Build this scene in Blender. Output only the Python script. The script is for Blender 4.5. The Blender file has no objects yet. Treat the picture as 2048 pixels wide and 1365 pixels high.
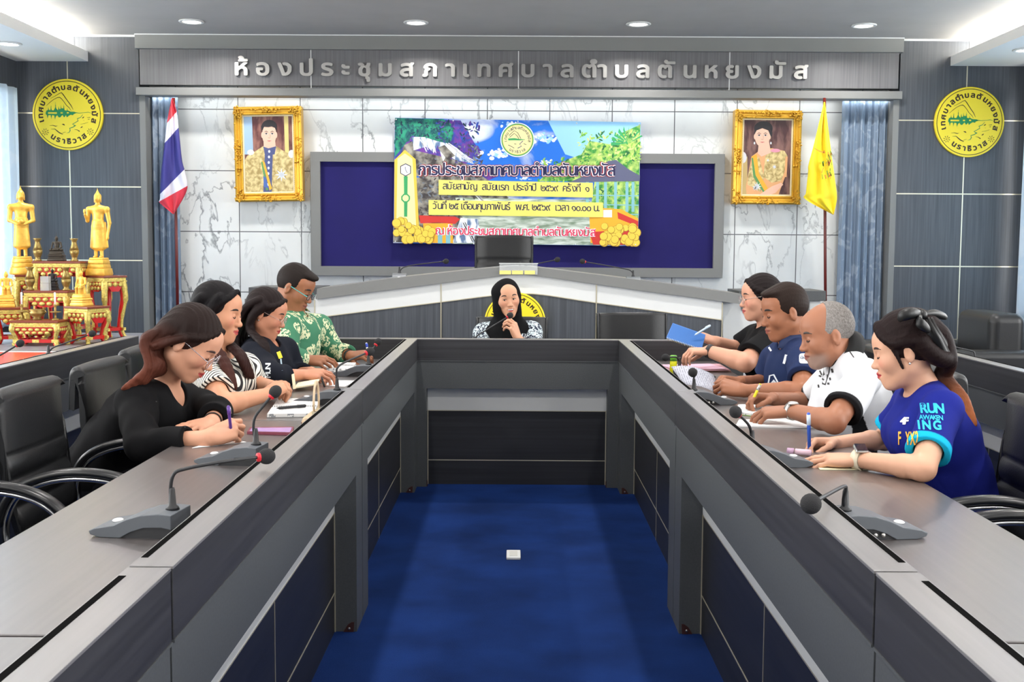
import bpy, bmesh, math, random
import numpy as np
from mathutils import Vector, Matrix

# ------------------------------------------------------------------ scene, camera, light
SC = bpy.context.scene
COL = SC.collection
FPX, CW, CH = 2300.0, 2048.0, 1365.0
CAM_Z, PITCH, YAW, ROLL = 1.40, math.atan(188.0 / FPX), 0.003, 0.0058

cam_data = bpy.data.cameras.new('camera')
cam_data.sensor_width = 36.0
cam_data.lens = FPX / CW * 36.0
cam_data.clip_start, cam_data.clip_end = 0.05, 100
cam = bpy.data.objects.new('camera', cam_data)
CAM_R = Matrix.Rotation(YAW, 3, 'Z') @ Matrix.Rotation(math.pi / 2 - PITCH, 3, 'X') @ Matrix.Rotation(ROLL, 3, 'Z')
cam.matrix_world = Matrix.Translation((0, 0, CAM_Z)) @ CAM_R.to_4x4()
COL.objects.link(cam)
SC.camera = cam

SC.view_settings.view_transform = 'Standard'
SC.view_settings.look = 'None'
SC.view_settings.gamma = 1.0
SC.view_settings.use_curve_mapping = False
SC.view_settings.exposure = -0.32

world = bpy.data.worlds.new('world')
SC.world = world
world.use_nodes = True
_bg = world.node_tree.nodes['Background']
_bg.inputs[0].default_value = (0.88, 0.94, 1.0, 1)      # overcast daylight outside the windows
_bg.inputs[1].default_value = 2.2


def area_light(name, loc, rot, size, size_y, power, color=(1, 1, 1), shape='RECTANGLE', spread=180):
    d = bpy.data.lights.new(name, 'AREA')
    d.shape, d.size, d.energy, d.color = shape, size, power, color
    if shape in ('RECTANGLE', 'ELLIPSE'):
        d.size_y = size_y
    d.spread = math.radians(spread)
    o = bpy.data.objects.new(name, d)
    o.location, o.rotation_euler = loc, rot
    o['kind'] = 'structure'
    COL.objects.link(o)
    return o


CEIL = 3.35
WALL_Y, FRONT_Y = 11.2, 10.9
XL, XR = -4.68, 4.76
BACK_Y = -3.2
LAMP_X = (-2.84, -0.88, 1.07, 3.02)
# recessed downlights of the main ceiling (only the last row is in view), cove tubes above the soffits, daylight at the windows
for _ly in (10.21, 7.8, 5.4, 3.0, 0.6, -1.8):
    for _lx in LAMP_X:
        area_light('downlight_lamp', (_lx, _ly, CEIL - 0.012), (0, 0, 0), 0.14, 0.14, 28, (1.0, 0.965, 0.93), 'DISK', 150)
for _lx in (-4.35, 4.43):
    for _ly in (9.9, 7.9, 5.9, 3.9, 1.9, -0.1):
        area_light('soffit_lamp', (_lx, _ly, 3.146), (0, 0, 0), 0.12, 0.12, 9, (1.0, 0.965, 0.91), 'DISK', 150)
    area_light('cove_tube', (_lx, 4.0, 3.185), (math.pi, 0, 0), 0.16, 13.6, 800, (1.0, 0.98, 0.94))
area_light('alcove_tube', (0.05, FRONT_Y + 0.12, 2.80), (math.radians(28), 0, 0), 7.0, 0.05, 11, (0.95, 0.98, 1.0))
for _s, _x in ((-1, XL - 0.5), (1, XR + 0.5)):
    for _ly in (9.2, 6.4, 3.6, 0.8, -2.0):
        area_light('window_daylight', (_x, _ly, 1.9), (0, _s * math.pi / 2, 0), 1.9, 1.7, 130, (1.0, 0.99, 0.97))


# ------------------------------------------------------------------ pixel -> place
def ray(px, py):
    v = Vector(((px - CW / 2) / FPX, -(py - CH / 2) / FPX, -1.0))
    return CAM_R @ v


def P(px, py, Y):
    """point seen at pixel (px, py) that lies Y metres down the room"""
    d = ray(px, py)
    t = Y / d.y
    return Vector((d.x * t, Y, CAM_Z + d.z * t))


def PZ(px, py, z):
    d = ray(px, py)
    t = (z - CAM_Z) / d.z
    return Vector((d.x * t, d.y * t, z))


def PX(px, py, x):
    d = ray(px, py)
    t = x / d.x
    return Vector((x, d.y * t, CAM_Z + d.z * t))


def V(*a):
    return Vector(a)


# ------------------------------------------------------------------ materials
def lin(c):
    return tuple(((v / 255) / 12.92 if v / 255 <= 0.04045 else ((v / 255 + 0.055) / 1.055) ** 2.4) for v in c)


_M = {}


def mat(name, rgb, rough=0.5, metal=0.0, spec=0.5, noise=None, bump=None, coat=0.0, sheen=0.0, emit=None, trans=0.0, alpha=None, sss=0.0):
    """rgb: sRGB 0-255. noise=(scale xyz, amount, detail) varies the value; bump=(scale xyz, strength)"""
    if name in _M:
        return _M[name]
    m = bpy.data.materials.new(name)
    m.use_nodes = True
    nt = m.node_tree
    b = nt.nodes['Principled BSDF']
    c = (*lin(rgb), 1)
    b.inputs['Base Color'].default_value = c
    b.inputs['Roughness'].default_value = rough
    b.inputs['Metallic'].default_value = metal
    b.inputs['Specular IOR Level'].default_value = spec
    b.inputs['Coat Weight'].default_value = coat
    b.inputs['Coat Roughness'].default_value = 0.32
    b.inputs['Coat IOR'].default_value = 2.0
    b.inputs['Sheen Weight'].default_value = sheen
    b.inputs['Transmission Weight'].default_value = trans
    if sss:
        b.inputs['Subsurface Weight'].default_value = sss
        b.inputs['Subsurface Radius'].default_value = (0.012, 0.005, 0.003)
        b.inputs['Subsurface Scale'].default_value = 1.0
    if alpha is not None:
        b.inputs['Alpha'].default_value = alpha
    if emit:
        b.inputs['Emission Color'].default_value = (*lin(emit[0]), 1)
        b.inputs['Emission Strength'].default_value = emit[1]
    if noise or bump:
        tc = nt.nodes.new('ShaderNodeTexCoord')
    if noise:
        sc_, amt, det = noise
        mp = nt.nodes.new('ShaderNodeMapping')
        mp.inputs['Scale'].default_value = sc_
        nt.links.new(tc.outputs['Object'], mp.inputs['Vector'])
        nz = nt.nodes.new('ShaderNodeTexNoise')
        nz.inputs['Scale'].default_value = 1.0
        nz.inputs['Detail'].default_value = det
        nt.links.new(mp.outputs[0], nz.inputs['Vector'])
        rp = nt.nodes.new('ShaderNodeValToRGB')
        rp.color_ramp.elements[0].position = 0.3
        rp.color_ramp.elements[1].position = 0.7
        rp.color_ramp.elements[0].color = tuple(max(0, v * (1 - amt)) for v in c[:3]) + (1,)
        rp.color_ramp.elements[1].color = tuple(min(1, v * (1 + amt)) for v in c[:3]) + (1,)
        nt.links.new(nz.outputs[0], rp.inputs[0])
        nt.links.new(rp.outputs[0], b.inputs['Base Color'])
    if bump:
        mp = nt.nodes.new('ShaderNodeMapping')
        mp.inputs['Scale'].default_value = bump[0]
        nt.links.new(tc.outputs['Object'], mp.inputs['Vector'])
        nz = nt.nodes.new('ShaderNodeTexNoise')
        nz.inputs['Scale'].default_value = 1.0
        nz.inputs['Detail'].default_value = 3
        nt.links.new(mp.outputs[0], nz.inputs['Vector'])
        bp = nt.nodes.new('ShaderNodeBump')
        bp.inputs['Strength'].default_value = bump[1]
        bp.inputs['Distance'].default_value = 0.004
        nt.links.new(nz.outputs[0], bp.inputs['Height'])
        nt.links.new(bp.outputs[0], b.inputs['Normal'])
    _M[name] = m
    return m


def mat_tint(name, rough=0.5, sss=0.0, spec=0.4, bump=None, sheen=0.0, streak=None):
    """base colour read from the mesh's own 'tint' colours (lips, hair ends, cloth print)"""
    m = mat(name, (128, 128, 128), rough, 0, spec, None, bump, sss=sss, sheen=sheen)
    nt = m.node_tree
    if not nt.nodes.get('tint'):
        a = nt.nodes.new('ShaderNodeAttribute')
        a.name = 'tint'
        a.attribute_name = 'tint'
        nt.links.new(a.outputs['Color'], nt.nodes['Principled BSDF'].inputs['Base Color'])
    return m


def mix_mat(name, base, pat, fac_nodes, rough=0.6, spec=0.4):
    """two colours mixed by a node chain made by fac_nodes(nt, texcoord) -> socket"""
    if name in _M:
        return _M[name]
    m = bpy.data.materials.new(name)
    m.use_nodes = True
    nt = m.node_tree
    b = nt.nodes['Principled BSDF']
    b.inputs['Roughness'].default_value = rough
    b.inputs['Specular IOR Level'].default_value = spec
    tc = nt.nodes.new('ShaderNodeTexCoord')
    mx = nt.nodes.new('ShaderNodeMixRGB')
    mx.inputs[1].default_value = (*lin(base), 1)
    mx.inputs[2].default_value = (*lin(pat), 1)
    nt.links.new(fac_nodes(nt, tc), mx.inputs[0])
    nt.links.new(mx.outputs[0], b.inputs['Base Color'])
    _M[name] = m
    return m


def noise_fac(scale, lo, hi, detail=4, distort=0.0, stretch=(1, 1, 1)):
    def f(nt, tc):
        mp = nt.nodes.new('ShaderNodeMapping')
        mp.inputs['Scale'].default_value = stretch
        nt.links.new(tc.outputs['Object'], mp.inputs['Vector'])
        n = nt.nodes.new('ShaderNodeTexNoise')
        n.inputs['Scale'].default_value = scale
        n.inputs['Detail'].default_value = detail
        n.inputs['Distortion'].default_value = distort
        nt.links.new(mp.outputs[0], n.inputs['Vector'])
        r = nt.nodes.new('ShaderNodeValToRGB')
        r.color_ramp.elements[0].position = lo
        r.color_ramp.elements[1].position = hi
        nt.links.new(n.outputs[0], r.inputs[0])
        return r.outputs[0]
    return f


def marble_material():
    m = bpy.data.materials.new('marble_tile')
    m.use_nodes = True
    nt = m.node_tree
    b = nt.nodes['Principled BSDF']
    b.inputs['Roughness'].default_value = 0.22
    L = nt.links.new
    tc = nt.nodes.new('ShaderNodeTexCoord')
    rot = nt.nodes.new('ShaderNodeMapping')         # veins run mostly along one diagonal
    rot.inputs['Rotation'].default_value = (0, 0.75, 0)
    rot.inputs['Scale'].default_value = (1.9, 1.0, 0.95)
    L(tc.outputs['Object'], rot.inputs['Vector'])
    n1 = nt.nodes.new('ShaderNodeTexNoise')
    n1.inputs['Scale'].default_value = 2.1
    n1.inputs['Detail'].default_value = 5
    n1.inputs['Roughness'].default_value = 0.55
    n1.inputs['Distortion'].default_value = 0.55
    L(rot.outputs[0], n1.inputs['Vector'])
    r = nt.nodes.new('ShaderNodeValToRGB')          # thin veins where the noise crosses one half
    e = r.color_ramp.elements
    e[0].position, e[0].color = 0.468, (0, 0, 0, 1)
    e[1].position, e[1].color = 0.5, (1, 1, 1, 1)
    x = e.new(0.511)
    x.color = (0, 0, 0, 1)
    L(n1.outputs[0], r.inputs[0])
    n2 = nt.nodes.new('ShaderNodeTexNoise')         # veins fade in and out
    n2.inputs['Scale'].default_value = 1.3
    L(tc.outputs['Object'], n2.inputs['Vector'])
    r2 = nt.nodes.new('ShaderNodeValToRGB')
    r2.color_ramp.elements[0].position = 0.40
    r2.color_ramp.elements[1].position = 0.66
    L(n2.outputs[0], r2.inputs[0])
    mu = nt.nodes.new('ShaderNodeMath')
    mu.operation = 'MULTIPLY'
    L(r.outputs[0], mu.inputs[0])
    L(r2.outputs[0], mu.inputs[1])
    n3 = nt.nodes.new('ShaderNodeTexNoise')
    n3.inputs['Scale'].default_value = 2.2
    n3.inputs['Detail'].default_value = 3
    L(tc.outputs['Object'], n3.inputs['Vector'])
    mx0 = nt.nodes.new('ShaderNodeMixRGB')
    mx0.inputs[1].default_value = (*lin((208, 212, 210)), 1)
    mx0.inputs[2].default_value = (*lin((240, 242, 240)), 1)
    L(n3.outputs[0], mx0.inputs[0])
    mx = nt.nodes.new('ShaderNodeMixRGB')
    mx.inputs[2].default_value = (*lin((132, 136, 138)), 1)
    L(mu.outputs[0], mx.inputs[0])
    L(mx0.outputs[0], mx.inputs[1])
    # joints every 0.6 m, from the tile's own coordinates
    br = nt.nodes.new('ShaderNodeTexBrick')
    br.offset = 0.0
    br.inputs['Color1'].default_value = (0, 0, 0, 1)
    br.inputs['Color2'].default_value = (0, 0, 0, 1)
    br.inputs['Mortar'].default_value = (1, 1, 1, 1)
    br.inputs['Scale'].default_value = 1.0
    br.inputs['Mortar Size'].default_value = 0.0045
    br.inputs['Mortar Smooth'].default_value = 0.0
    br.inputs['Brick Width'].default_value = 0.600
    br.inputs['Row Height'].default_value = 0.586
    mp = nt.nodes.new('ShaderNodeMapping')
    mp.inputs['Rotation'].default_value = (-math.pi / 2, 0, 0)
    L(tc.outputs['Object'], mp.inputs['Vector'])
    L(mp.outputs[0], br.inputs['Vector'])
    mx2 = nt.nodes.new('ShaderNodeMixRGB')
    mx2.inputs[2].default_value = (*lin((96, 98, 100)), 1)
    L(br.outputs[0], mx2.inputs[0])
    L(mx.outputs[0], mx2.inputs[1])
    L(mx2.outputs[0], b.inputs['Base Color'])
    return m


MT = dict(
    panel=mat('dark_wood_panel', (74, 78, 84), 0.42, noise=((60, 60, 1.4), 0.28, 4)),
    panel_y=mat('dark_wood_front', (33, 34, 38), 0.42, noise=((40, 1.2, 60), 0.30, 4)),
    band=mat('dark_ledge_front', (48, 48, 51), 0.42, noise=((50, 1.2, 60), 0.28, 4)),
    fascia=mat('fascia_grey', (104, 104, 106), 0.42, noise=((70, 70, 1.2), 0.2, 4)),
    trimgrey=mat('trim_grey', (124, 125, 123), 0.5),
    frame=mat('desk_frame_grey', (74, 77, 79), 0.48, noise=((160, 160, 160), 0.10, 2)),
    ledge=mat('ledge_top_grey', (112, 110, 110), 0.40, coat=0.8, noise=((60, 2, 60), 0.16, 4)),
    top=mat('tabletop_wood', (74, 68, 67), 0.40, coat=1.0, noise=((60, 1.6, 60), 0.28, 5)),
    white=mat('white_laminate', (222, 224, 222), 0.4),
    gold_strip=mat('pale_metal_strip', (214, 206, 180), 0.3, 0.6),
    ceiling=mat('ceiling_paint', (178, 176, 172), 0.9, noise=((3, 3, 3), 0.03, 2)),
    whitepaint=mat('white_paint', (236, 236, 232), 0.8),
    carpet=mat('blue_carpet', (18, 44, 98), 0.97, spec=0.1, noise=((3.2, 3.2, 3.2), 0.30, 6), bump=((420, 420, 420), 0.7)),
    leather=mat('black_leather', (22, 23, 25), 0.40, bump=((160, 160, 160), 0.12)),
    chrome=mat('chrome', (225, 225, 228), 0.12, 1.0),
    steel=mat('brushed_steel', (205, 204, 200), 0.28, 1.0),
    blackplastic=mat('black_plastic', (34, 35, 38), 0.45),
    greyplastic=mat('grey_plastic', (92, 97, 103), 0.42),
    foam=mat('black_foam', (36, 36, 38), 0.95, bump=((500, 500, 500), 0.6)),
    red=mat('red_ring', (190, 30, 44), 0.4, emit=((255, 30, 40), 0.15)),
    redpaint=mat('red_lacquer', (190, 18, 16), 0.3),
    gold=mat('gold_paint', (232, 186, 80), 0.38, 0.35, noise=((40, 40, 40), 0.12, 2)),
    goldrich=mat('gilded', (226, 176, 60), 0.3, 0.55, bump=((60, 60, 60), 0.5)),
    goldpale=mat('gilded_pale', (206, 186, 100), 0.36, 0.5, noise=((90, 90, 90), 0.3, 3), bump=((140, 140, 140), 0.7)),
    bronze=mat('dark_bronze', (62, 56, 48), 0.42, 0.5),
    brass=mat('aged_brass', (150, 128, 72), 0.36, 0.65, noise=((30, 30, 30), 0.25, 3)),
    paper=mat('white_paper', (240, 240, 240), 0.8),
    black=mat('black_paint', (26, 24, 24), 0.6),
    yellow=mat('emblem_yellow', (244, 222, 44), 0.4),
    boardblue=mat('navy_felt', (26, 21, 92), 0.95, noise=((2, 2, 2), 0.12, 3)),
    wood=mat('red_brown_wood', (104, 32, 24), 0.35),
)


# ------------------------------------------------------------------ object helpers
def tag(o, label=None, cat=None, group=None, kind=None):
    if label:
        o['label'] = label
    if cat:
        o['category'] = cat
    if group:
        o['group'] = group
    if kind:
        o['kind'] = kind
    return o


def thing(name, label, cat, loc=(0, 0, 0), rz=0.0, group=None):
    o = bpy.data.objects.new(name, None)
    o.empty_display_size = 0.05
    o.location = loc
    o.rotation_euler = (0, 0, rz)
    COL.objects.link(o)
    return tag(o, label, cat, group)


def base_of(parent):
    p = Vector((0, 0, 0))
    while parent is not None:
        p = p + parent.location
        parent = parent.parent
    return p


def link_mesh(name, me, parent=None, wpos=False):
    """wpos: vertices are world positions; shift them into the (unrotated) parent's frame"""
    o = bpy.data.objects.new(name, me)
    if parent is not None:
        if wpos:
            b = base_of(parent)
            me.transform(Matrix.Translation(-b))
        o.parent = parent
    COL.objects.link(o)
    return o


def dup(root, loc, rz=0.0, label=None):
    r = root.copy()
    COL.objects.link(r)
    r.location = loc
    r.rotation_euler = (0, 0, rz)
    if label:
        r['label'] = label
    for ch in list(root.children):
        c = ch.copy()
        COL.objects.link(c)
        c.parent = r
        for g in list(ch.children):
            d = g.copy()
            COL.objects.link(d)
            d.parent = c
    return r


def catmull(pts, n=8):
    pts = [Vector(p) for p in pts]
    if len(pts) < 3:
        return pts
    out = []
    for i in range(len(pts) - 1):
        p0 = pts[max(i - 1, 0)]
        p1, p2 = pts[i], pts[i + 1]
        p3 = pts[min(i + 2, len(pts) - 1)]
        for k in range(n):
            t = k / n
            out.append(0.5 * ((2 * p1) + (p2 - p0) * t + (2 * p0 - 5 * p1 + 4 * p2 - p3) * t * t + (3 * p1 - p0 - 3 * p2 + p3) * t ** 3))
    out.append(pts[-1])
    return out


class MB:
    """collects shapes, then links them as ONE mesh"""

    def __init__(s):
        s.v, s.f, s.m, s.sm = [], [], [], []

    def add(s, verts, faces, mi=0, smooth=False):
        b = len(s.v)
        s.v += [tuple(v) for v in verts]
        for f in faces:
            s.f.append([b + i for i in f])
            s.m.append(mi)
            s.sm.append(smooth)
        return s

    def box(s, lo, hi, mi=0, M=None):
        x0, y0, z0 = lo
        x1, y1, z1 = hi
        vs = [V(x, y, z) for z in (z0, z1) for y in (y0, y1) for x in (x0, x1)]
        if M is not None:
            vs = [M @ v for v in vs]
        return s.add(vs, [(0, 2, 3, 1), (4, 5, 7, 6), (0, 1, 5, 4), (2, 6, 7, 3), (0, 4, 6, 2), (1, 3, 7, 5)], mi)

    def prism(s, poly, vec, mi=0, smooth=False):
        """poly: list of 3d points (planar), extruded by vec"""
        vec = Vector(vec)
        n = len(poly)
        a = [Vector(p) for p in poly]
        vs = a + [p + vec for p in a]
        fs = [tuple(range(n))[::-1], tuple(range(n, 2 * n))]
        for i in range(n):
            j = (i + 1) % n
            fs.append((i, j, n + j, n + i))
        return s.add(vs, fs, mi, smooth)

    def poly(s, pts, mi=0):
        return s.add(pts, [tuple(range(len(pts)))], mi)

    def tube(s, path, r, n=10, mi=0, closed=False, caps=True, flat=None):
        path = [Vector(p) for p in path]
        N = len(path)
        rs = r if isinstance(r, (list, tuple)) else [r] * N
        vs, fs = [], []
        up = None
        for i, p in enumerate(path):
            if closed:
                t = path[(i + 1) % N] - path[i - 1]
            else:
                t = path[min(i + 1, N - 1)] - path[max(i - 1, 0)]
            t.normalize()
            if up is None:
                up = V(0, 0, 1) if abs(t.z) < 0.9 else V(1, 0, 0)
                if flat is not None:
                    up = Vector(flat)
            u = up - t * up.dot(t)
            if u.length < 1e-6:
                u = t.orthogonal()
            u.normalize()
            up = u
            w = t.cross(u)
            for k in range(n):
                a = 2 * math.pi * k / n
                ra = rs[i]
                if isinstance(ra, tuple):
                    vs.append(p + u * (math.cos(a) * ra[0]) + w * (math.sin(a) * ra[1]))
                else:
                    vs.append(p + u * (math.cos(a) * ra) + w * (math.sin(a) * ra))
        for i in range(N if closed else N - 1):
            i2 = (i + 1) % N
            for k in range(n):
                k2 = (k + 1) % n
                fs.append((i * n + k, i * n + k2, i2 * n + k2, i2 * n + k))
        if caps and not closed:
            fs.append(tuple(range(n))[::-1])
            fs.append(tuple(range((N - 1) * n, N * n)))
        return s.add(vs, fs, mi, True)

    def lathe(s, prof, c=(0, 0, 0), n=24, mi=0, M=None, squash=(1, 1)):
        """prof: list of (radius, z)"""
        c = Vector(c)
        vs, fs = [], []
        for r_, z in prof:
            for k in range(n):
                a = 2 * math.pi * k / n
                p = V(r_ * math.cos(a) * squash[0], r_ * math.sin(a) * squash[1], z)
                vs.append((M @ p if M is not None else p) + c)
        for i in range(len(prof) - 1):
            for k in range(n):
                k2 = (k + 1) % n
                fs.append((i * n + k, i * n + k2, (i + 1) * n + k2, (i + 1) * n + k))
        fs.append(tuple(range(n))[::-1])
        fs.append(tuple(range((len(prof) - 1) * n, len(prof) * n)))
        return s.add(vs, fs, mi, True)

    def ball(s, c, r, n=14, mi=0, M=None):
        if not isinstance(r, (tuple, list, Vector)):
            r = (r, r, r)
        c = Vector(c)
        vs, fs = [], []
        rings = max(6, n // 2 + 2)
        for i in range(rings + 1):
            th = math.pi * i / rings
            for k in range(n):
                a = 2 * math.pi * k / n
                p = V(math.sin(th) * math.cos(a) * r[0], math.sin(th) * math.sin(a) * r[1], math.cos(th) * r[2])
                vs.append((M @ p if M is not None else p) + c)
        for i in range(rings):
            for k in range(n):
                k2 = (k + 1) % n
                fs.append((i * n + k, (i + 1) * n + k, (i + 1) * n + k2, i * n + k2))
        return s.add(vs, fs, mi, True)

    def grid(s, rows, mi=0, smooth=True, closed=False):
        R, C = len(rows), len(rows[0])
        vs = [p for r in rows for p in r]
        fs = []
        for i in range(R - 1):
            for j in range(C if closed else C - 1):
                j2 = (j + 1) % C
                fs.append((i * C + j, i * C + j2, (i + 1) * C + j2, (i + 1) * C + j))
        return s.add(vs, fs, mi, smooth)

    def build(s, name, mats, parent=None, bevel=0.0, wpos=False, solid=0.0, subsurf=0):
        me = bpy.data.meshes.new(name)
        me.from_pydata(s.v, [], s.f)
        if not isinstance(mats, (list, tuple)):
            mats = [mats]
        for m in mats:
            me.materials.append(m)
        me.polygons.foreach_set('material_index', s.m)
        me.polygons.foreach_set('use_smooth', s.sm)
        bm = bmesh.new()
        bm.from_mesh(me)
        bmesh.ops.remove_doubles(bm, verts=bm.verts, dist=1e-6)
        bmesh.ops.recalc_face_normals(bm, faces=bm.faces)
        bm.to_mesh(me)
        bm.free()
        me.update()
        o = link_mesh(name, me, parent, wpos)
        if solid:
            md = o.modifiers.new('solid', 'SOLIDIFY')
            md.thickness = solid
            md.offset = 0
        if bevel:
            md = o.modifiers.new('bevel', 'BEVEL')
            md.width = bevel
            md.segments = 2 if bevel < 0.02 else 6
            md.harden_normals = bevel >= 0.02
            if bevel >= 0.02:
                me.polygons.foreach_set('use_smooth', [True] * len(me.polygons))
            md.limit_method = 'ANGLE'
            md.angle_limit = math.radians(40)
        if subsurf:
            md = o.modifiers.new('sub', 'SUBSURF')
            md.levels = md.render_levels = subsurf
        return o


def struct(name, mb, mats, bevel=0.0):
    o = mb.build(name, mats, None, bevel)
    o['kind'] = 'structure'
    return o


# ------------------------------------------------------------------ lettering (outlines -> filled flat mesh)
_GLYPH = {}


def glyph(txt, size_off):
    """filled 2-D cells of one letter cluster at size 1: list of polygons, and its x extent"""
    key = (txt, size_off)
    if key in _GLYPH:
        return _GLYPH[key]
    c = bpy.data.curves.new('glyph', 'FONT')
    c.body = txt
    c.size = 1.0
    c.fill_mode = 'NONE'
    c.resolution_u = 4
    o = bpy.data.objects.new('glyph', c)
    COL.objects.link(o)
    dg = bpy.context.evaluated_depsgraph_get()
    me = o.evaluated_get(dg).to_mesh()
    P0 = np.array([v.co[:2] for v in me.vertices], dtype=float).reshape(-1, 2)
    E0 = np.array([e.vertices[:] for e in me.edges], dtype=int).reshape(-1, 2)
    # order edges so that each loop keeps its winding: follow curve vertex order
    o.evaluated_get(dg).to_mesh_clear()
    bpy.data.objects.remove(o)
    bpy.data.curves.remove(c)
    if len(P0) == 0:
        _GLYPH[key] = ([], 0.0, 0.3)
        return _GLYPH[key]
    A, B = P0[E0[:, 0]], P0[E0[:, 1]]
    # make the direction consistent (the closing edge of a loop is stored low->high)
    d = E0[:, 1] - E0[:, 0]
    flip = np.abs(d) > 1
    A2, B2 = A.copy(), B.copy()
    sgn = np.where(d < 0, -1, 1)
    sw = (sgn < 0) ^ flip
    A2[sw], B2[sw] = B[sw], A[sw]
    lo, hi = P0.min(0), P0.max(0)
    N = 44
    h = 1.0 / N
    ss = 3
    pad = 2 * h + size_off
    gx = np.arange(lo[0] - pad, hi[0] + pad + h, h / ss)
    gy = np.arange(lo[1] - pad, hi[1] + pad + h, h / ss)
    W = np.zeros((len(gy), len(gx)), dtype=int)
    for j, y in enumerate(gy + 1e-5):
        up = (A2[:, 1] <= y) & (B2[:, 1] > y)
        dn = (A2[:, 1] > y) & (B2[:, 1] <= y)
        for idx, s in ((np.where(up)[0], 1), (np.where(dn)[0], -1)):
            if len(idx):
                t = (y - A2[idx, 1]) / (B2[idx, 1] - A2[idx, 1])
                xs = A2[idx, 0] + t * (B2[idx, 0] - A2[idx, 0])
                for x in xs:
                    W[j, gx > x] += s
    C = (W != 0).astype(float)
    rr = size_off * N * ss                      # bolder letters: grow the filled area by size_off em
    D = C.copy()
    for dx in range(-int(rr), int(rr) + 1):
        for dy in range(-int(rr), int(rr) + 1):
            if 0 < dx * dx + dy * dy <= rr * rr:
                D = np.maximum(D, np.roll(np.roll(C, dx, 1), dy, 0))
    C = D
    ny, nx = (len(gy) // ss) * ss, (len(gx) // ss) * ss
    F = C[:ny, :nx].reshape(ny // ss, ss, nx // ss, ss).mean((1, 3))
    cx = gx[:nx].reshape(-1, ss).mean(1)
    cy = gy[:ny].reshape(-1, ss).mean(1)
    polys = []
    th = 0.5
    for j in range(len(cy) - 1):
        i = 0
        while i < len(cx) - 1:
            q = (F[j, i], F[j, i + 1], F[j + 1, i + 1], F[j + 1, i])
            if min(q) >= th:
                k = i
                while k + 1 < len(cx) - 1 and min(F[j, k + 1], F[j, k + 2], F[j + 1, k + 1], F[j + 1, k + 2]) >= th:
                    k += 1
                polys.append([(cx[i], cy[j]), (cx[k + 1], cy[j]), (cx[k + 1], cy[j + 1]), (cx[i], cy[j + 1])])
                i = k + 1
                continue
            if max(q) >= th:
                cs = [(cx[i], cy[j]), (cx[i + 1], cy[j]), (cx[i + 1], cy[j + 1]), (cx[i], cy[j + 1])]
                pg = []
                for a in range(4):
                    b = (a + 1) % 4
                    if q[a] >= th:
                        pg.append(cs[a])
                    if (q[a] >= th) != (q[b] >= th):
                        t = (th - q[a]) / (q[b] - q[a])
                        pg.append((cs[a][0] + t * (cs[b][0] - cs[a][0]), cs[a][1] + t * (cs[b][1] - cs[a][1])))
                if len(pg) >= 3:
                    polys.append(pg)
            i += 1
    _GLYPH[key] = (polys, lo[0] - size_off, hi[0] + size_off)
    return _GLYPH[key]


MARKS = set('ำัิีึืฺุู็่้๊๋์ํ๎')


def clusters(s):
    out = []
    for ch in s:
        if ch in MARKS and out:
            out[-1] += ch
        else:
            out.append(ch)
    return out


def put_text(mb, s, place, width, size, off=0.0, mi=0, depth=None, gap=None, xs=1.0):
    """lays the clusters of s in a line of the given total width (or gap in em); place(x, y) -> 3-D point"""
    cl = clusters(s)
    items, tot = [], 0.0
    for c in cl:
        if c == ' ':
            items.append((None, 0, 0.24))
            tot += 0.24 * size
            continue
        pg, a, b = glyph(c, off)
        items.append((pg, a, b - a))
        tot += (b - a) * size * xs
    n = sum(1 for _ in items) - 1
    if gap is None:
        gap = (width - tot) / max(n, 1)
    x = 0.0
    for pg, a, w in items:
        if pg is None:
            x += w * size + gap
            continue
        for q in pg:
            pts = [place(x + (px - a) * size * xs, py * size) for px, py in q]
            if depth is None:
                mb.poly(pts, mi)
            else:
                mb.prism(pts, depth, mi)
        x += w * size * xs + gap
    return x - gap


def stroke(mb, pts, w, place, mi=0):
    """flat pen stroke through 2-D points; w one width or one per point"""
    n = len(pts)
    ws = w if isinstance(w, (list, tuple)) else [w] * n
    L, R = [], []
    for i in range(n):
        a = Vector(pts[max(i - 1, 0)][:2])
        b = Vector(pts[min(i + 1, n - 1)][:2])
        t = (b - a)
        t = t.normalized() if t.length > 1e-9 else Vector((1, 0))
        nrm = Vector((-t.y, t.x)) * ws[i] / 2
        p = Vector(pts[i][:2])
        L.append(p + nrm)
        R.append(p - nrm)
    for i in range(n - 1):
        mb.poly([place(*L[i]), place(*R[i]), place(*R[i + 1]), place(*L[i + 1])], mi)
# ------------------------------------------------------------------ room shell
m = MB(); m.box((XL - 0.2, BACK_Y - 0.2, -0.1), (XR + 0.2, WALL_Y + 0.3, 0.0)); struct('floor', m, MT['carpet'])
m = MB(); m.box((XL - 0.2, BACK_Y - 0.2, CEIL), (XR + 0.2, WALL_Y + 0.3, CEIL + 0.1)); struct('ceiling', m, MT['ceiling'])
m = MB(); m.box((XL - 0.2, BACK_Y - 0.2, 0), (XR + 0.2, BACK_Y, CEIL)); struct('wall_back', m, MT['whitepaint'])

# front wall: marble tiles in a shallow alcove, dark panelled wings either side
_tile_o = PX(0, 0, -1)  # unused helper keeps the import of the camera model local
TX0 = P(477.6, 341.8, WALL_Y)
me = MB()
_ax0, _ax1 = P(283, 400, FRONT_Y).x, P(1792, 400, FRONT_Y).x
me.box((_ax0 - 0.3 - TX0.x, 0, -TX0.z), (_ax1 + 0.3 - TX0.x, 0.1, CEIL - TX0.z))
marble = struct('wall_front', me, marble_material())
marble.location = (TX0.x, WALL_Y, TX0.z)

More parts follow.
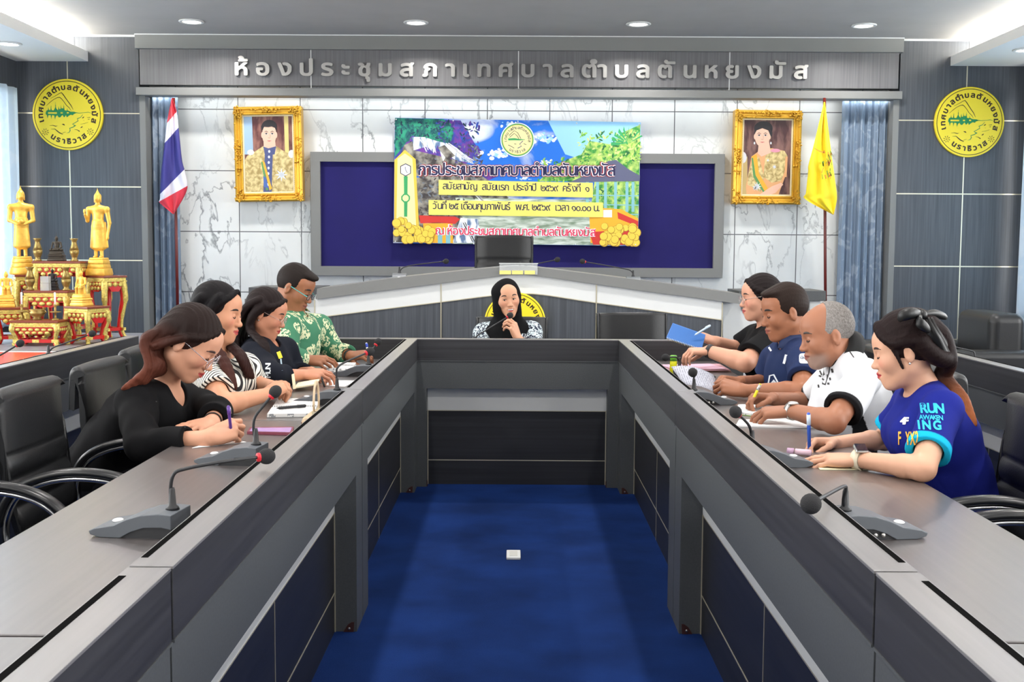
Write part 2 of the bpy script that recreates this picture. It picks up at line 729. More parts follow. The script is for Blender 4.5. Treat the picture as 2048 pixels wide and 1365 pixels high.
FZ0, FZ1 = P(1031, 196, FRONT_Y).z, CEIL
_xe = [P(143, 466, FRONT_Y).x, P(1921, 500, FRONT_Y).x]
seam = MB()
for side, xa, xb, zs, sx in (('left', XL - 0.1, _ax0, [P(220, y, FRONT_Y).z for y in (227, 374, 521, 667)], _xe[0]),
                             ('right', _ax1, XR + 0.1, [P(1850, y, FRONT_Y).z for y in (241, 388, 533, 679)], _xe[1])):
    m = MB()
    m.box((xa, FRONT_Y, 0), (xb, WALL_Y + 0.1, CEIL))
    xin = xb if side == 'left' else xa
    struct('wall_front_' + side, m, MT['panel'])
    m = MB()
    # grey reveal of the alcove
    e = 0.055 if side == 'left' else -0.055
    m.box((min(xin, xin + e), FRONT_Y - 0.006, 0), (max(xin, xin + e), WALL_Y, FZ0))
    struct('trim_1' if side == 'left' else 'trim_2', m, MT['trimgrey'])
    m = MB()
    for z in zs:
        m.box((xa, FRONT_Y - 0.003, z - 0.005), (xb, FRONT_Y + 0.001, z + 0.005))
    m.box((sx - 0.005, FRONT_Y - 0.003, 0), (sx + 0.005, FRONT_Y + 0.001, CEIL - 0.1))
    struct('trim_3' if side == 'left' else 'trim_4', m, MT['gold_strip'])
# fascia beam over the alcove
fx0, fx1 = P(275, 130, FRONT_Y).x, P(1802, 130, FRONT_Y).x
m = MB(); m.box((fx0 + 0.03, FRONT_Y - 0.03, FZ0 + 0.1), (fx1 - 0.03, FRONT_Y + 0.06, CEIL)); struct('wall_front_beam', m, MT['fascia'])
zt, zb = P(1031, 101, FRONT_Y - 0.06).z, P(1031, 178.5, FRONT_Y - 0.06).z
m = MB()
m.box((fx0, FRONT_Y - 0.07, zt), (fx1, FRONT_Y + 0.06, CEIL))
m.box((fx0, FRONT_Y - 0.07, FZ0), (fx1, FRONT_Y + 0.10, zb))
struct('trim_5', m, MT['trimgrey'], 0.004)
m = MB()
for px_ in (622, 1037, 1459):
    x = P(px_, 140, FRONT_Y - 0.03).x
    m.box((x - 0.004, FRONT_Y - 0.033, zb), (x + 0.004, FRONT_Y - 0.029, zt))
m.box((XL, FRONT_Y - 0.012, CEIL - 0.018), (fx0, FRONT_Y, CEIL))
m.box((fx1, FRONT_Y - 0.012, CEIL - 0.018), (XR, FRONT_Y, CEIL))
m.box((fx0, FRONT_Y - 0.078, CEIL - 0.008), (fx1, FRONT_Y - 0.066, CEIL))
struct('trim_6', m, MT['white'])

# side walls with window openings, soffit troughs under the ceiling
WZ0, WZ1 = 0.72, P(20, 176, 10.6).z
for side, x, s in (('left', XL, -1), ('right', XR, 1)):
    m = MB()
    a, b = (x - 0.2, x) if s < 0 else (x, x + 0.2)
    m.box((a, BACK_Y, 0), (b, WALL_Y, WZ0))
    m.box((a, BACK_Y, WZ1), (b, WALL_Y, CEIL))
    wins = [(8.35, 10.62), (5.55, 7.55), (2.75, 4.75), (-0.05, 1.95), (-2.85, -0.85)]
    ys = [BACK_Y] + [v for w in sorted(wins) for v in w] + [WALL_Y]
    for i in range(0, len(ys), 2):
        m.box((a, ys[i], WZ0), (b, ys[i + 1], WZ1))
    struct('wall_' + side, m, MT['panel'])
    for k, (w0, w1) in enumerate(sorted(wins)):
        m = MB()
        for (ya, yb, za, zb_) in ((w0, w1, WZ0, WZ0 + .05), (w0, w1, WZ1 - .05, WZ1), (w0, w0 + .05, WZ0, WZ1), (w1 - .05, w1, WZ0, WZ1), ((w0 + w1) / 2 - .025, (w0 + w1) / 2 + .025, WZ0, WZ1)):
            m.box((min(x + s * .08, x + s * .13), ya, za), (max(x + s * .08, x + s * .13), yb, zb_))
        m.box((min(x - s * .05, x + s * .2), w0 - .03, WZ0 - .04), (max(x - s * .05, x + s * .2), w1 + .03, WZ0))
        o = struct('window_%d' % (k + 1 + (5 if s > 0 else 0)), m, MT['white'])
    # soffit: shelf with an upstand lip, open above
    xi = P(176, 113, FRONT_Y).x if s < 0 else P(1901, 122, FRONT_Y).x
    z0, z1 = P(176, 123, FRONT_Y).z if s < 0 else P(1901, 132, FRONT_Y).z, P(176, 103, FRONT_Y).z if s < 0 else P(1901, 113, FRONT_Y).z
    m = MB()
    m.box((min(x, xi + s * .03), BACK_Y, z0), (max(x, xi + s * .03), FRONT_Y - 0.001, z0 + 0.025))
    m.box((min(xi, xi + s * .03), BACK_Y, z0), (max(xi, xi + s * .03), FRONT_Y - 0.001, z1))
    struct('ceiling_soffit_' + side, m, MT['whitepaint'])
    m = MB()
    xw = P(148, 90, FRONT_Y).x if s < 0 else P(1939, 95, FRONT_Y).x
    m.box((min(x, xw), FRONT_Y - 0.008, z0 + 0.02), (max(x, xw), FRONT_Y, CEIL - 0.001))
    m.box((min(x - s * .01, x), BACK_Y, z0 + 0.02), (max(x - s * .01, x), FRONT_Y, CEIL - 0.001))
    struct('trim_7' if s < 0 else 'trim_8', m, MT['whitepaint'])

# ceiling lamps (rim + glowing disc)
lampmat = mat('lamp_diffuser', (255, 252, 245), 0.5, emit=((255, 250, 240), 9))


def make_downlight(loc, label, group):
    t = thing('ceiling_downlight', label, 'ceiling light', loc, 0, group)
    m = MB(); m.lathe([(0.105, 0.0), (0.11, -0.006), (0.104, -0.012), (0.084, -0.013), (0.080, 0.0)], (0, 0, 0), 32)
    m.build('rim', MT['white'], t)
    m = MB(); m.lathe([(0.079, -0.002), (0.07, -0.0105), (0.001, -0.0108)], (0, 0, 0), 32)
    m.build('diffuser', lampmat, t)
    return t


lab = ['round ceiling downlight at the left of the row above the signboard beam', 'round ceiling downlight second from left in the row of four',
       'round ceiling downlight third from left in the row of four', 'round ceiling downlight at the right end of the row of four']
for k, (px_, py_) in enumerate(((383, 42), (832, 44), (1277, 47), (1728, 50))):
    q = PZ(px_, py_, CEIL)
    make_downlight((q.x, q.y, CEIL), lab[k], 'downlights in the main ceiling')
for (px_, py_), l_, zz in (((17, 86.5), 'round downlight set in the left soffit near the window', P(176, 123, FRONT_Y).z),
                           ((2052, 99), 'round downlight set in the right soffit, cut by the picture edge', P(1901, 132, FRONT_Y).z)):
    q = PZ(px_, py_, zz)
    make_downlight((q.x, q.y, zz), l_, 'downlights in the side soffits')

# ------------------------------------------------------------------ curtains
def curtain_rows(p0, p1, ztop, zbot, nx, amp, waves, seed, nrm):
    rnd = random.Random(seed)
    ph = [rnd.uniform(0, 6.28) for _ in range(4)]
    rows = []
    for iz in range(25):
        v = iz / 24
        z = ztop + (zbot - ztop) * v
        r = []
        for i in range(nx + 1):
            u = i / nx
            a = amp * (0.55 + 0.45 * v)
            w = math.sin(u * waves * 6.283 + ph[0] + 0.4 * math.sin(v * 3 + ph[1])) + 0.45 * math.sin(u * waves * 2.3 * 6.283 + ph[2] + v) + 0.3 * math.sin(u * waves * 0.41 * 6.283 + ph[3])
            p = Vector(p0).lerp(Vector(p1), u)
            r.append(V(p.x, p.y, z) + Vector(nrm) * (a * w))
        rows.append(r)
    return rows


def damask(name, c1, c2, trans=0.0):
    m = mix_mat(name, c1, c2, noise_fac(7, 0.52, 0.60, 3, 1.2, (1, 1, 0.8)), 0.7)
    if trans:
        nt = m.node_tree
        b = nt.nodes['Principled BSDF']
        t = nt.nodes.new('ShaderNodeBsdfTranslucent')
        t.inputs[0].default_value = (0.82, 0.92, 1, 1)
        mx = nt.nodes.new('ShaderNodeMixShader')
        mx.inputs[0].default_value = trans
        out = nt.nodes['Material Output']
        nt.links.new(b.outputs[0], mx.inputs[1])
        nt.links.new(t.outputs[0], mx.inputs[2])
        nt.links.new(mx.outputs[0], out.inputs[0])
    return m


blue_cloth = damask('blue_curtain_cloth', (124, 142, 162), (154, 168, 184))
sheer = damask('sheer_curtain_cloth', (226, 238, 246), (240, 246, 250), 0.55)
m = MB(); m.grid(curtain_rows(P(287, 300, 11.05), P(357, 300, 11.05), FZ0 + 0.08, 0.02, 90, 0.028, 5, 3, (0, 1, 0)))
tag(m.build('curtain', blue_cloth, solid=0.003), 'blue patterned curtain hanging behind the striped flag', 'curtain', 'blue alcove curtains')
m = MB(); m.grid(curtain_rows(P(1683, 300, 11.05), P(1790, 300, 11.05), FZ0 + 0.08, 0.02, 120, 0.03, 7, 8, (0, 1, 0)))
tag(m.build('curtain', blue_cloth, solid=0.003), 'blue patterned curtain hanging beside the yellow flag', 'curtain', 'blue alcove curtains')
m = MB(); m.grid(curtain_rows((XL + 0.07, 8.2, 0), (XL + 0.09, 10.70, 0), WZ1 + 0.01, P(20, 520, 10.5).z - 0.6, 150, 0.03, 12, 5, (1, 0, 0)))
tag(m.build('sheer_curtain', sheer, solid=0.002), 'bright white sheer curtain over the window behind the golden statues', 'curtain', 'sheer window curtains')
m = MB(); m.grid(curtain_rows((XR - 0.07, 8.2, 0), (XR - 0.09, 10.70, 0), WZ1 + 0.01, P(2035, 640, 10.6).z, 150, 0.03, 12, 15, (1, 0, 0)))
tag(m.build('sheer_curtain', sheer, solid=0.002), 'pale blue sheer curtain over the window behind the black armchair', 'curtain', 'sheer window curtains')

# ------------------------------------------------------------------ pinboard, lettering
BY = WALL_Y - 0.05
t = thing('notice_board', 'large navy felt board in a wide grey frame on the marble wall', 'board', P(1035, 430, BY))
c = [P(622, 303.5, BY), P(1449, 309, BY), P(1444.5, 556, BY), P(622.5, 551.5, BY)]
bx0, bx1, bz0, bz1 = (c[0].x + c[3].x) / 2, (c[1].x + c[2].x) / 2, (c[2].z + c[3].z) / 2, (c[0].z + c[1].z) / 2
fw = 0.092
m = MB()
for (xa, xb, za, zb_) in ((bx0, bx1, bz1 - fw, bz1), (bx0, bx1, bz0, bz0 + fw), (bx0, bx0 + fw, bz0 + fw, bz1 - fw), (bx1 - fw, bx1, bz0 + fw, bz1 - fw)):
    m.box((xa, BY - 0.02, za), (xb, WALL_Y, zb_))
m.build('frame', MT['trimgrey'], t, 0.002, True)
m = MB(); m.box((bx0 + fw, BY + 0.02, bz0 + fw), (bx1 - fw, WALL_Y - 0.005, bz1 - fw))
m.build('felt_panel', MT['boardblue'], t, 0, True)

t = thing('wall_lettering', 'silver raised Thai letters fixed along the dark beam', 'sign', P(1040, 150, FRONT_Y - 0.03))
txt = 'ห้องประชุมสภาเทศบาลตำบลตันหยงมัส'
p0, p1 = P(471, 150.5, FRONT_Y - 0.032), P(1615, 157.5, FRONT_Y - 0.032)
ux = (p1 - p0).normalized()
cl = clusters(txt)
size, wx = 0.200, 1.22
ws = [glyph(c_, 0.032) for c_ in cl]
tot = sum((b - a) * size * wx for _, a, b in ws)
gap = ((p1 - p0).length - tot) / (len(cl) - 1)
x = 0
for (pg, a, b) in ws:
    m = MB()
    for q in pg:
        m.prism([p0 + ux * (x + (qx - a) * size * wx) + V(0, -0.028, qy * size) for qx, qy in q], V(0, 0.026, 0))
    o = m.build('letter', MT['steel'], t, 0, True)
    x += (b - a) * size * wx + gap

# ------------------------------------------------------------------ round yellow emblems
def emblem(label, px_, py_, Y, R):
    o0 = P(px_, py_, Y)
    t = thing('round_emblem', label, 'emblem', o0, 0, 'round yellow emblems')
    n = 72
    m = MB()
    ring = [V(R * math.cos(2 * math.pi * k / n), 0, R * math.sin(2 * math.pi * k / n)) for k in range(n)]
    m.prism([p + V(0, -0.03, 0) for p in ring], V(0, 0.03, 0))
    m.build('disc', MT['yellow'], t, 0.004)
    pl = lambda x, z: V((x - 745) / 583 * R, -0.0312, (643 - z) / 583 * R)
    m = MB()
    circ = [(745 + 546 * math.cos(2 * math.pi * k / 96), 643 + 546 * math.sin(2 * math.pi * k / 96)) for k in range(97)]
    stroke(m, circ, 11, pl)
    # lettering round the rim
    for s, angs, r0, flip in (('เทศบาลตำบลตันหยงมัส', None, 408, 1), ('นราธิวาส', None, 478, -1)):
        cl = clusters(s)
        a0, a1 = (194, -13) if flip > 0 else (236.5, 307)
        wd = [glyph(c_, 0.042) for c_ in cl]
        wd = [b - a + 0.24 for _, a, b in wd]
        cum = [sum(wd[:i]) + wd[i] / 2 for i in range(len(wd))]
        for i, c_ in enumerate(cl):
            pg, a, b = glyph(c_, 0.042)
            th = math.radians(a0 + (a1 - a0) * (cum[i] - cum[0]) / (cum[-1] - cum[0]))
            er = Vector((math.cos(th), -math.sin(th)))
            et = Vector((math.sin(th), math.cos(th))) * flip
            sz = 122
            for q in pg:
                m.poly([pl(*(Vector((745, 643)) + er * (r0 + flip * py * sz) + et * ((px - (a + b) / 2) * sz * 1.15))) for px, py in q])
    # hills, rocks, suns in brown-black
    for pts, w in (([(472, 382), (560, 336), (620, 300), (655, 285), (685, 320), (720, 372), (760, 430), (805, 490), (842, 562)], [4, 7, 8, 12, 14, 13, 12, 12, 4]),
                   ([(400, 500), (455, 450), (520, 400), (580, 370), (622, 362), (650, 382), (690, 430), (730, 490), (775, 530), (808, 580)], [4, 8, 8, 9, 12, 10, 9, 9, 9, 3]),
                   ([(445, 826), (500, 822), (545, 834), (575, 828)], [3, 9, 12, 3]), ([(465, 882), (530, 880), (570, 915), (610, 945), (660, 965)], [3, 10, 16, 16, 10]),
                   ([(650, 800), (680, 806), (698, 822)], [6, 22, 3]), ([(655, 945), (690, 932), (712, 928)], [5, 5, 2]),
                   ([(985, 705), (1005, 690), (1020, 675)], [3, 18, 3]), ([(1068, 692), (1120, 686)], [4, 9]), ([(1080, 722), (1108, 718)], [6, 9]),
                   ([(955, 800), (1020, 790), (1085, 768)], [3, 5, 3]), ([(955, 862), (975, 850), (990, 835)], [6, 18, 6]), ([(855, 886), (900, 892), (940, 918)], [3, 8, 16]),
                   ([(1010, 735), (1014, 742)], [6, 6])):
        stroke(m, pts, w, pl)
    for (cx, cz) in ((373, 928), (1118, 922)):
        for k in range(8):
            th = k * math.pi / 4 + 0.25
            stroke(m, [(cx + 20 * math.cos(th), cz + 20 * math.sin(th)), (cx + 56 * math.cos(th), cz + 56 * math.sin(th))], [3, 13], pl)
        stroke(m, [(cx - 9, cz), (cx + 9, cz)], 14, pl)
    m.build('lettering', mat('emblem_black', (52, 34, 14), 0.5), t)
    m = MB()
    pl2 = lambda x, z: V((x - 745) / 583 * R, -0.0314, (643 - z) / 583 * R)
    up = [(385, 615), (400, 580), (425, 570), (432, 525), (440, 568), (465, 575), (478, 490), (484, 575), (520, 578), (545, 530), (552, 440), (560, 540), (590, 575), (604, 505), (612, 560), (634, 550), (640, 490), (648, 545), (668, 540), (688, 475), (682, 545), (700, 575), (738, 578), (742, 535), (750, 575), (800, 596), (860, 598), (885, 608)]
    lo = [(885, 622), (850, 635), (835, 655), (800, 645), (765, 665), (735, 690), (720, 655), (690, 690), (660, 650), (625, 690), (600, 690), (575, 655), (550, 680), (538, 725), (525, 660), (490, 655), (475, 715), (468, 655), (430, 655), (415, 710), (405, 655), (388, 640)]
    # filled lake shore: strips between the upper and lower outline, with three clear gaps
    def interp(pl_, x):
        ps = sorted(pl_)
        for (xa, ya), (xb, yb) in zip(ps, ps[1:]):
            if xa <= x <= xb:
                return ya + (yb - ya) * (x - xa) / max(xb - xa, 1e-6)
        return ps[-1][1] if x > ps[-1][0] else ps[0][1]
    xs = np.arange(386, 884, 3.5)
    holes = [(425, 572, 606, 632), (632, 668, 606, 628), (735, 770, 604, 626)]
    for xa, xb in zip(xs, xs[1:]):
        xm = (xa + xb) / 2
        segs = [(interp(up, xm), interp(lo, xm))]
        for h0, h1, ha, hb in holes:
            if h0 < xm < h1:
                segs = [(segs[0][0], ha), (hb, segs[0][1])]
        for za, zb_ in segs:
            m.poly([pl2(xa, za), pl2(xb, za), pl2(xb, zb_), pl2(xa, zb_)])
    stroke(m, [(870, 612), (940, 618), (1030, 612), (1090, 604), (1140, 618)], [14, 7, 6, 8, 3], pl2)
    stroke(m, [(1000, 642), (960, 690), (905, 712), (920, 745), (880, 770), (825, 800), (870, 825), (830, 850), (775, 868), (785, 900), (765, 935), (725, 948)], [6, 10, 14, 12, 10, 14, 30, 12, 12, 14, 10, 3], pl2)
    m.build('green_lake', mat('emblem_green', (16, 134, 76), 0.5), t)
    return t


emblem('round yellow emblem high on the dark wall above the golden statues', 137.5, 230, FRONT_Y, 69.5 * FRONT_Y / FPX)
emblem('round yellow emblem high on the dark wall right of the yellow flag', 1936.5, 245, FRONT_Y, 68.5 * FRONT_Y / FPX)
# ------------------------------------------------------------------ blended solids (distance field -> surface nets)
class Field:
    def __init__(s, lo, hi, h):
        s.h = h
        s.lo = np.array(lo, dtype=np.float64)
        s.n = np.maximum(4, np.ceil((np.array(hi) - s.lo) / h).astype(int) + 1)
        s.ax = [(s.lo[i] + h * np.arange(s.n[i])).astype(np.float32) for i in range(3)]
        s.d = np.full(s.n, 0.06, dtype=np.float32)

    def op(s, prim, k=0.0, mode='u', cut=None):
        fn, lo, hi = prim
        m = 0.012 + k + 2 * s.h
        a = np.floor((np.array(lo) - m - s.lo) / s.h).astype(int)
        b = np.ceil((np.array(hi) + m - s.lo) / s.h).astype(int) + 1
        a = np.clip(a, 0, s.n)
        b = np.clip(b, 0, s.n)
        if np.any(b - a < 1):
            return s
        sl = tuple(slice(int(a[i]), int(b[i])) for i in range(3))
        X = s.ax[0][sl[0]][:, None, None]
        Y = s.ax[1][sl[1]][None, :, None]
        Z = s.ax[2][sl[2]][None, None, :]
        e = fn(X, Y, Z)
        if cut is not None:
            for c, n in cut:
                n = Vector(n).normalized()
                e = np.maximum(e, (X - c[0]) * n.x + (Y - c[1]) * n.y + (Z - c[2]) * n.z)
        d = s.d[sl]
        if mode == 'u':
            if k > 0:
                q = np.maximum(k - np.abs(d - e), 0) / k
                s.d[sl] = np.minimum(d, e) - q * q * (k * 0.25)
            else:
                s.d[sl] = np.minimum(d, e)
        else:
            e = -e
            if k > 0:
                q = np.maximum(k - np.abs(d - e), 0) / k
                s.d[sl] = np.maximum(d, e) + q * q * (k * 0.25)
            else:
                s.d[sl] = np.maximum(d, e)
        return s

    def keep(s, c, n):
        """cut away everything on the side n points to"""
        n = Vector(n).normalized()
        e = (s.ax[0][:, None, None] - c[0]) * n.x + (s.ax[1][None, :, None] - c[1]) * n.y + (s.ax[2][None, None, :] - c[2]) * n.z
        s.d = np.maximum(s.d, e)
        return s

    def ripple(s, amp, freq, seed=0, stretch=(1, 1, 1)):
        """cloth folds / hair locks: a sum of slow waves added to the distance"""
        r = np.random.RandomState(seed)
        X, Y, Z = s.ax[0][:, None, None], s.ax[1][None, :, None], s.ax[2][None, None, :]
        w = 0
        for i in range(5):
            v = r.normal(size=3)
            v = v / np.linalg.norm(v) * freq * r.uniform(0.6, 1.5) * np.array(stretch)
            w = w + np.sin(X * v[0] + Y * v[1] + Z * v[2] + r.uniform(0, 6.28))
        s.d = s.d + (amp * 0.4 * w).astype(np.float32)
        return s

    def nets(s):
        d = s.d
        d[0], d[-1] = 0.05, 0.05
        d[:, 0], d[:, -1] = 0.05, 0.05
        d[:, :, 0], d[:, :, -1] = 0.05, 0.05
        I = d < 0
        c = [I[i:I.shape[0] - 1 + i, j:I.shape[1] - 1 + j, k:I.shape[2] - 1 + k] for i in (0, 1) for j in (0, 1) for k in (0, 1)]
        anyc, allc = c[0].copy(), c[0].copy()
        for q in c[1:]:
            anyc |= q
            allc &= q
        act = anyc & ~allc
        idx = np.argwhere(act)
        num = np.full(act.shape, -1, dtype=np.int32)
        num[act] = np.arange(len(idx))
        offs = np.array([(i, j, k) for i in (0, 1) for j in (0, 1) for k in (0, 1)])
        val = np.stack([d[idx[:, 0] + o[0], idx[:, 1] + o[1], idx[:, 2] + o[2]] for o in offs], 1)
        pos = np.zeros((len(idx), 3))
        cnt = np.zeros(len(idx))
        for a in range(8):
            for b in range(a + 1, 8):
                if np.abs(offs[a] - offs[b]).sum() != 1:
                    continue
                va, vb = val[:, a], val[:, b]
                cr = (va < 0) != (vb < 0)
                t = np.where(cr, va / np.where(cr, va - vb, 1), 0)
                pos += np.where(cr[:, None], offs[a] + t[:, None] * (offs[b] - offs[a]), 0)
                cnt += cr
        pos = (idx + pos / cnt[:, None]) * s.h + s.lo
        faces = []
        for ax in range(3):
            s0 = [slice(None)] * 3
            s1 = [slice(None)] * 3
            s0[ax] = slice(0, -1)
            s1[ax] = slice(1, None)
            ch = I[tuple(s0)] != I[tuple(s1)]
            o1, o2 = [(1, 2), (2, 0), (0, 1)][ax]
            e = np.argwhere(ch)
            e = e[(e[:, o1] > 0) & (e[:, o2] > 0) & (e[:, o1] < I.shape[o1] - 1) & (e[:, o2] < I.shape[o2] - 1)]
            if len(e) == 0:
                continue
            u = np.zeros(3, int); u[o1] = 1
            w = np.zeros(3, int); w[o2] = 1
            q = np.stack([num[tuple((e - x).T)] for x in (u * 0, u, u + w, w)], 1)
            ins = I[tuple(e.T)]
            q[~ins] = q[~ins][:, ::-1]
            faces.append(q)
        F = np.concatenate(faces) if faces else np.zeros((0, 4), int)
        return pos, F[(F >= 0).all(1)]

    def mesh(s, name, material, parent=None, tint=None, smooth_iter=0, wpos=True):
        v, f = s.nets()
        if smooth_iter:
            for _ in range(smooth_iter):
                acc = np.zeros_like(v)
                n = np.zeros(len(v))
                for a in range(4):
                    b = (a + 1) % 4
                    np.add.at(acc, f[:, a], v[f[:, b]])
                    np.add.at(acc, f[:, b], v[f[:, a]])
                    np.add.at(n, f[:, a], 1)
                    np.add.at(n, f[:, b], 1)
                v = 0.5 * v + 0.5 * acc / np.maximum(n, 1)[:, None]
        me = bpy.data.meshes.new(name)
        me.vertices.add(len(v))
        me.loops.add(len(f) * 4)
        me.polygons.add(len(f))
        me.vertices.foreach_set('co', v.astype(np.float32).ravel())
        me.loops.foreach_set('vertex_index', f.astype(np.int32).ravel())
        me.polygons.foreach_set('loop_start', np.arange(0, len(f) * 4, 4, dtype=np.int32))
        me.polygons.foreach_set('use_smooth', np.ones(len(f), dtype=bool))
        me.update(calc_edges=True)
        me.materials.append(material)
        if tint is not None:
            c = tint(v)
            at = me.color_attributes.new('tint', 'FLOAT_COLOR', 'POINT')
            at.data.foreach_set('color', np.concatenate([c, np.ones((len(v), 1))], 1).astype(np.float32).ravel())
        return link_mesh(name, me, parent, wpos)


def rc(a, b, ra, rb=None):
    a, b = Vector(a), Vector(b)
    rb = ra if rb is None else rb
    ab = b - a
    L2 = max(ab.length_squared, 1e-12)
    r = max(ra, rb)

    def fn(X, Y, Z):
        px, py, pz = X - a.x, Y - a.y, Z - a.z
        t = np.clip((px * ab.x + py * ab.y + pz * ab.z) / L2, 0, 1)
        return np.sqrt((px - t * ab.x) ** 2 + (py - t * ab.y) ** 2 + (pz - t * ab.z) ** 2) - (ra + (rb - ra) * t)
    return fn, [min(a[i], b[i]) - r for i in range(3)], [max(a[i], b[i]) + r for i in range(3)]


def ell(c, r, R=None):
    c = Vector(c)
    R = R if R is not None else Matrix.Identity(3)
    m = max(r)

    def fn(X, Y, Z):
        px, py, pz = X - c.x, Y - c.y, Z - c.z
        k0 = k1 = 0
        for i in range(3):
            q = (px * R[0][i] + py * R[1][i] + pz * R[2][i]) / r[i]
            k0 = k0 + q * q
            k1 = k1 + (q / r[i]) ** 2
        k0 = np.sqrt(k0)
        return k0 * (k0 - 1) / np.maximum(np.sqrt(k1), 1e-6)
    return fn, [c[i] - m for i in range(3)], [c[i] + m for i in range(3)]


def eseg(a, b, u, ra, rb):
    """limb or trunk piece with an elliptic section: u = direction of the first radius"""
    a, b, u = Vector(a), Vector(b), Vector(u)
    ab = b - a
    L = max(ab.length, 1e-6)
    t_ = ab / L
    u = (u - t_ * u.dot(t_)).normalized()
    w = t_.cross(u)
    m = max(max(ra), max(rb))

    def fn(X, Y, Z):
        px, py, pz = X - a.x, Y - a.y, Z - a.z
        l = px * t_.x + py * t_.y + pz * t_.z
        t = np.clip(l / L, 0, 1)
        du = px * u.x + py * u.y + pz * u.z
        dw = px * w.x + py * w.y + pz * w.z
        dl = l - t * L
        ru = ra[0] + (rb[0] - ra[0]) * t
        rw = ra[1] + (rb[1] - ra[1]) * t
        rl = np.minimum(ru, rw)
        k0 = np.sqrt((du / ru) ** 2 + (dw / rw) ** 2 + (dl / rl) ** 2)
        k1 = np.sqrt((du / ru ** 2) ** 2 + (dw / rw ** 2) ** 2 + (dl / rl ** 2) ** 2)
        return k0 * (k0 - 1) / np.maximum(k1, 1e-6)
    return fn, [min(a[i], b[i]) - m for i in range(3)], [max(a[i], b[i]) + m for i in range(3)]


# ------------------------------------------------------------------ council desks
HL, TZ = 0.869, 0.75


def make_desk(L, label, group, loc, rz, rec=None, mid=True, depth=0.545):
    """corridor face at local x = 0, table running to -x, length along y"""
    t = thing('council_desk', label, 'desk', loc, rz, group)
    h = L / 2 - 0.005
    y0, y1 = rec if rec else (-h + 0.155, h - 0.155)
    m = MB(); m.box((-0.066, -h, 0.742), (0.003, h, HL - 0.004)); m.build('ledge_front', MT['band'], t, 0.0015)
    m = MB(); m.box((-0.0687, -h, HL - 0.006), (0.004, h, HL)); m.build('ledge_top', MT['ledge'], t, 0.001)
    m = MB(); m.box((0.0, -h, 0.738), (0.0045, h, 0.743)); m.build('edge_strip', MT['frame'], t)
    m = MB(); m.box((-0.0655, -h + 0.05, HL - 0.001), (-0.0535, h - 0.05, HL + 0.0006)); m.build('cable_slot', mat('slot_black', (20, 20, 20), 1.0, spec=0.0), t)
    m = MB()
    m.box((-0.10, -h, 0.579), (-0.0005, h, 0.742))
    m.box((-0.10, -h, 0.0), (-0.0005, y0, 0.579))
    m.box((-0.10, y1, 0.0), (-0.0005, h, 0.579))
    m.build('frame', MT['frame'], t, 0.001)
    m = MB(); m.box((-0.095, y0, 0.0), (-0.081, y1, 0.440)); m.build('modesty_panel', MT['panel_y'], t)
    m = MB(); m.prism([V(-0.10, y0, 0.440), V(-0.079, y0, 0.440), V(-0.079, y0, 0.579), V(-0.10, y0, 0.579)], V(0, y1 - y0, 0)); m.build('white_band', MT['white'], t)
    m = MB()
    for a in (y0, y1 - 0.005):
        m.box((-0.0815, a, 0.0), (-0.0775, a + 0.005, 0.440))
    if mid:
        m.box((-0.0815, (y0 + y1) / 2 - 0.002, 0), (-0.0795, (y0 + y1) / 2 + 0.002, 0.440))
    m.box((-0.0815, y0, 0.142), (-0.0795, y1, 0.147))
    m.box((-0.0815, y0, 0.4375), (-0.0785, y1, 0.442))
    m.build('metal_strip', MT['gold_strip'], t)
    m = MB(); m.box((-depth, -h, TZ - 0.028), (-0.0687, h, TZ)); m.build('tabletop', MT['top'], t, 0.002)
    for y in (-h, h - 0.025):
        m = MB(); m.box((-depth + 0.04, y, 0.0), (-0.101, y + 0.025, TZ - 0.03)); m.build('end_panel', MT['frame'], t)
    for y, s in ((-h + 0.155 if not rec else y0, -1), (h - 0.155 if not rec else y1, 1)):
        # corner brackets screwed to the posts at the floor
        for yy, sg in ((y + s * 0.006, s),):
            m = MB()
            m.prism([V(-0.012, yy - sg * 0.010, 0.0), V(-0.050, yy - sg * 0.010, 0.0), V(-0.034, yy - sg * 0.010, 0.026), V(-0.020, yy - sg * 0.010, 0.036), V(-0.010, yy - sg * 0.010, 0.036)], V(0, sg * 0.006, 0))
            b = m.build('floor_bracket', mat('brown_plastic', (58, 26, 20), 0.5), t)
            m = MB(); m.ball((-0.028, yy - sg * 0.011, 0.013), (0.005, 0.003, 0.005), 8); m.build('screw', MT['steel'], b)
    return t


LX, RX, SEG = -0.570, 0.600, 2.38
YB = 6.625
grp = 'council desks along the corridor'
desk_words = {0: 'nearest to the camera', 1: 'second from the camera', 2: 'meeting the far cross desk'}
for s, X, side in ((1, LX, 'left'), (-1, RX, 'right')):
    for k in range(3):
        yc = YB - SEG * (2.5 - k)
        make_desk(SEG, 'grey council desk section of the %s row, %s' % (side, desk_words[k]), grp, (X, yc, 0), 0 if s > 0 else math.pi)
xa, xb = P(646, 676, YB).x, P(1490, 678, YB).x
ra, rb = P(855, 800, YB + 0.08).x, P(1213, 800, YB + 0.08).x
xm = (xa + xb) / 2
make_desk(xb - xa, 'grey cross desk closing the far end of the blue carpet corridor', grp, (xm, YB + 0.002, 0), -math.pi / 2, (ra - xm, rb - xm), False)
for s, X, side in ((1, -2.215, 'left'), (-1, 2.225, 'right')):
    for k in range(3):
        yc = 6.73 - SEG * (0.5 + k)
        w = ('its far end section', 'its middle section', 'its section nearest the camera')[k]
        make_desk(SEG, 'grey desk of the outer %s row behind the chairs, %s' % (side, w), 'council desks of the outer rows', (X, yc, 0), 0 if s > 0 else math.pi)

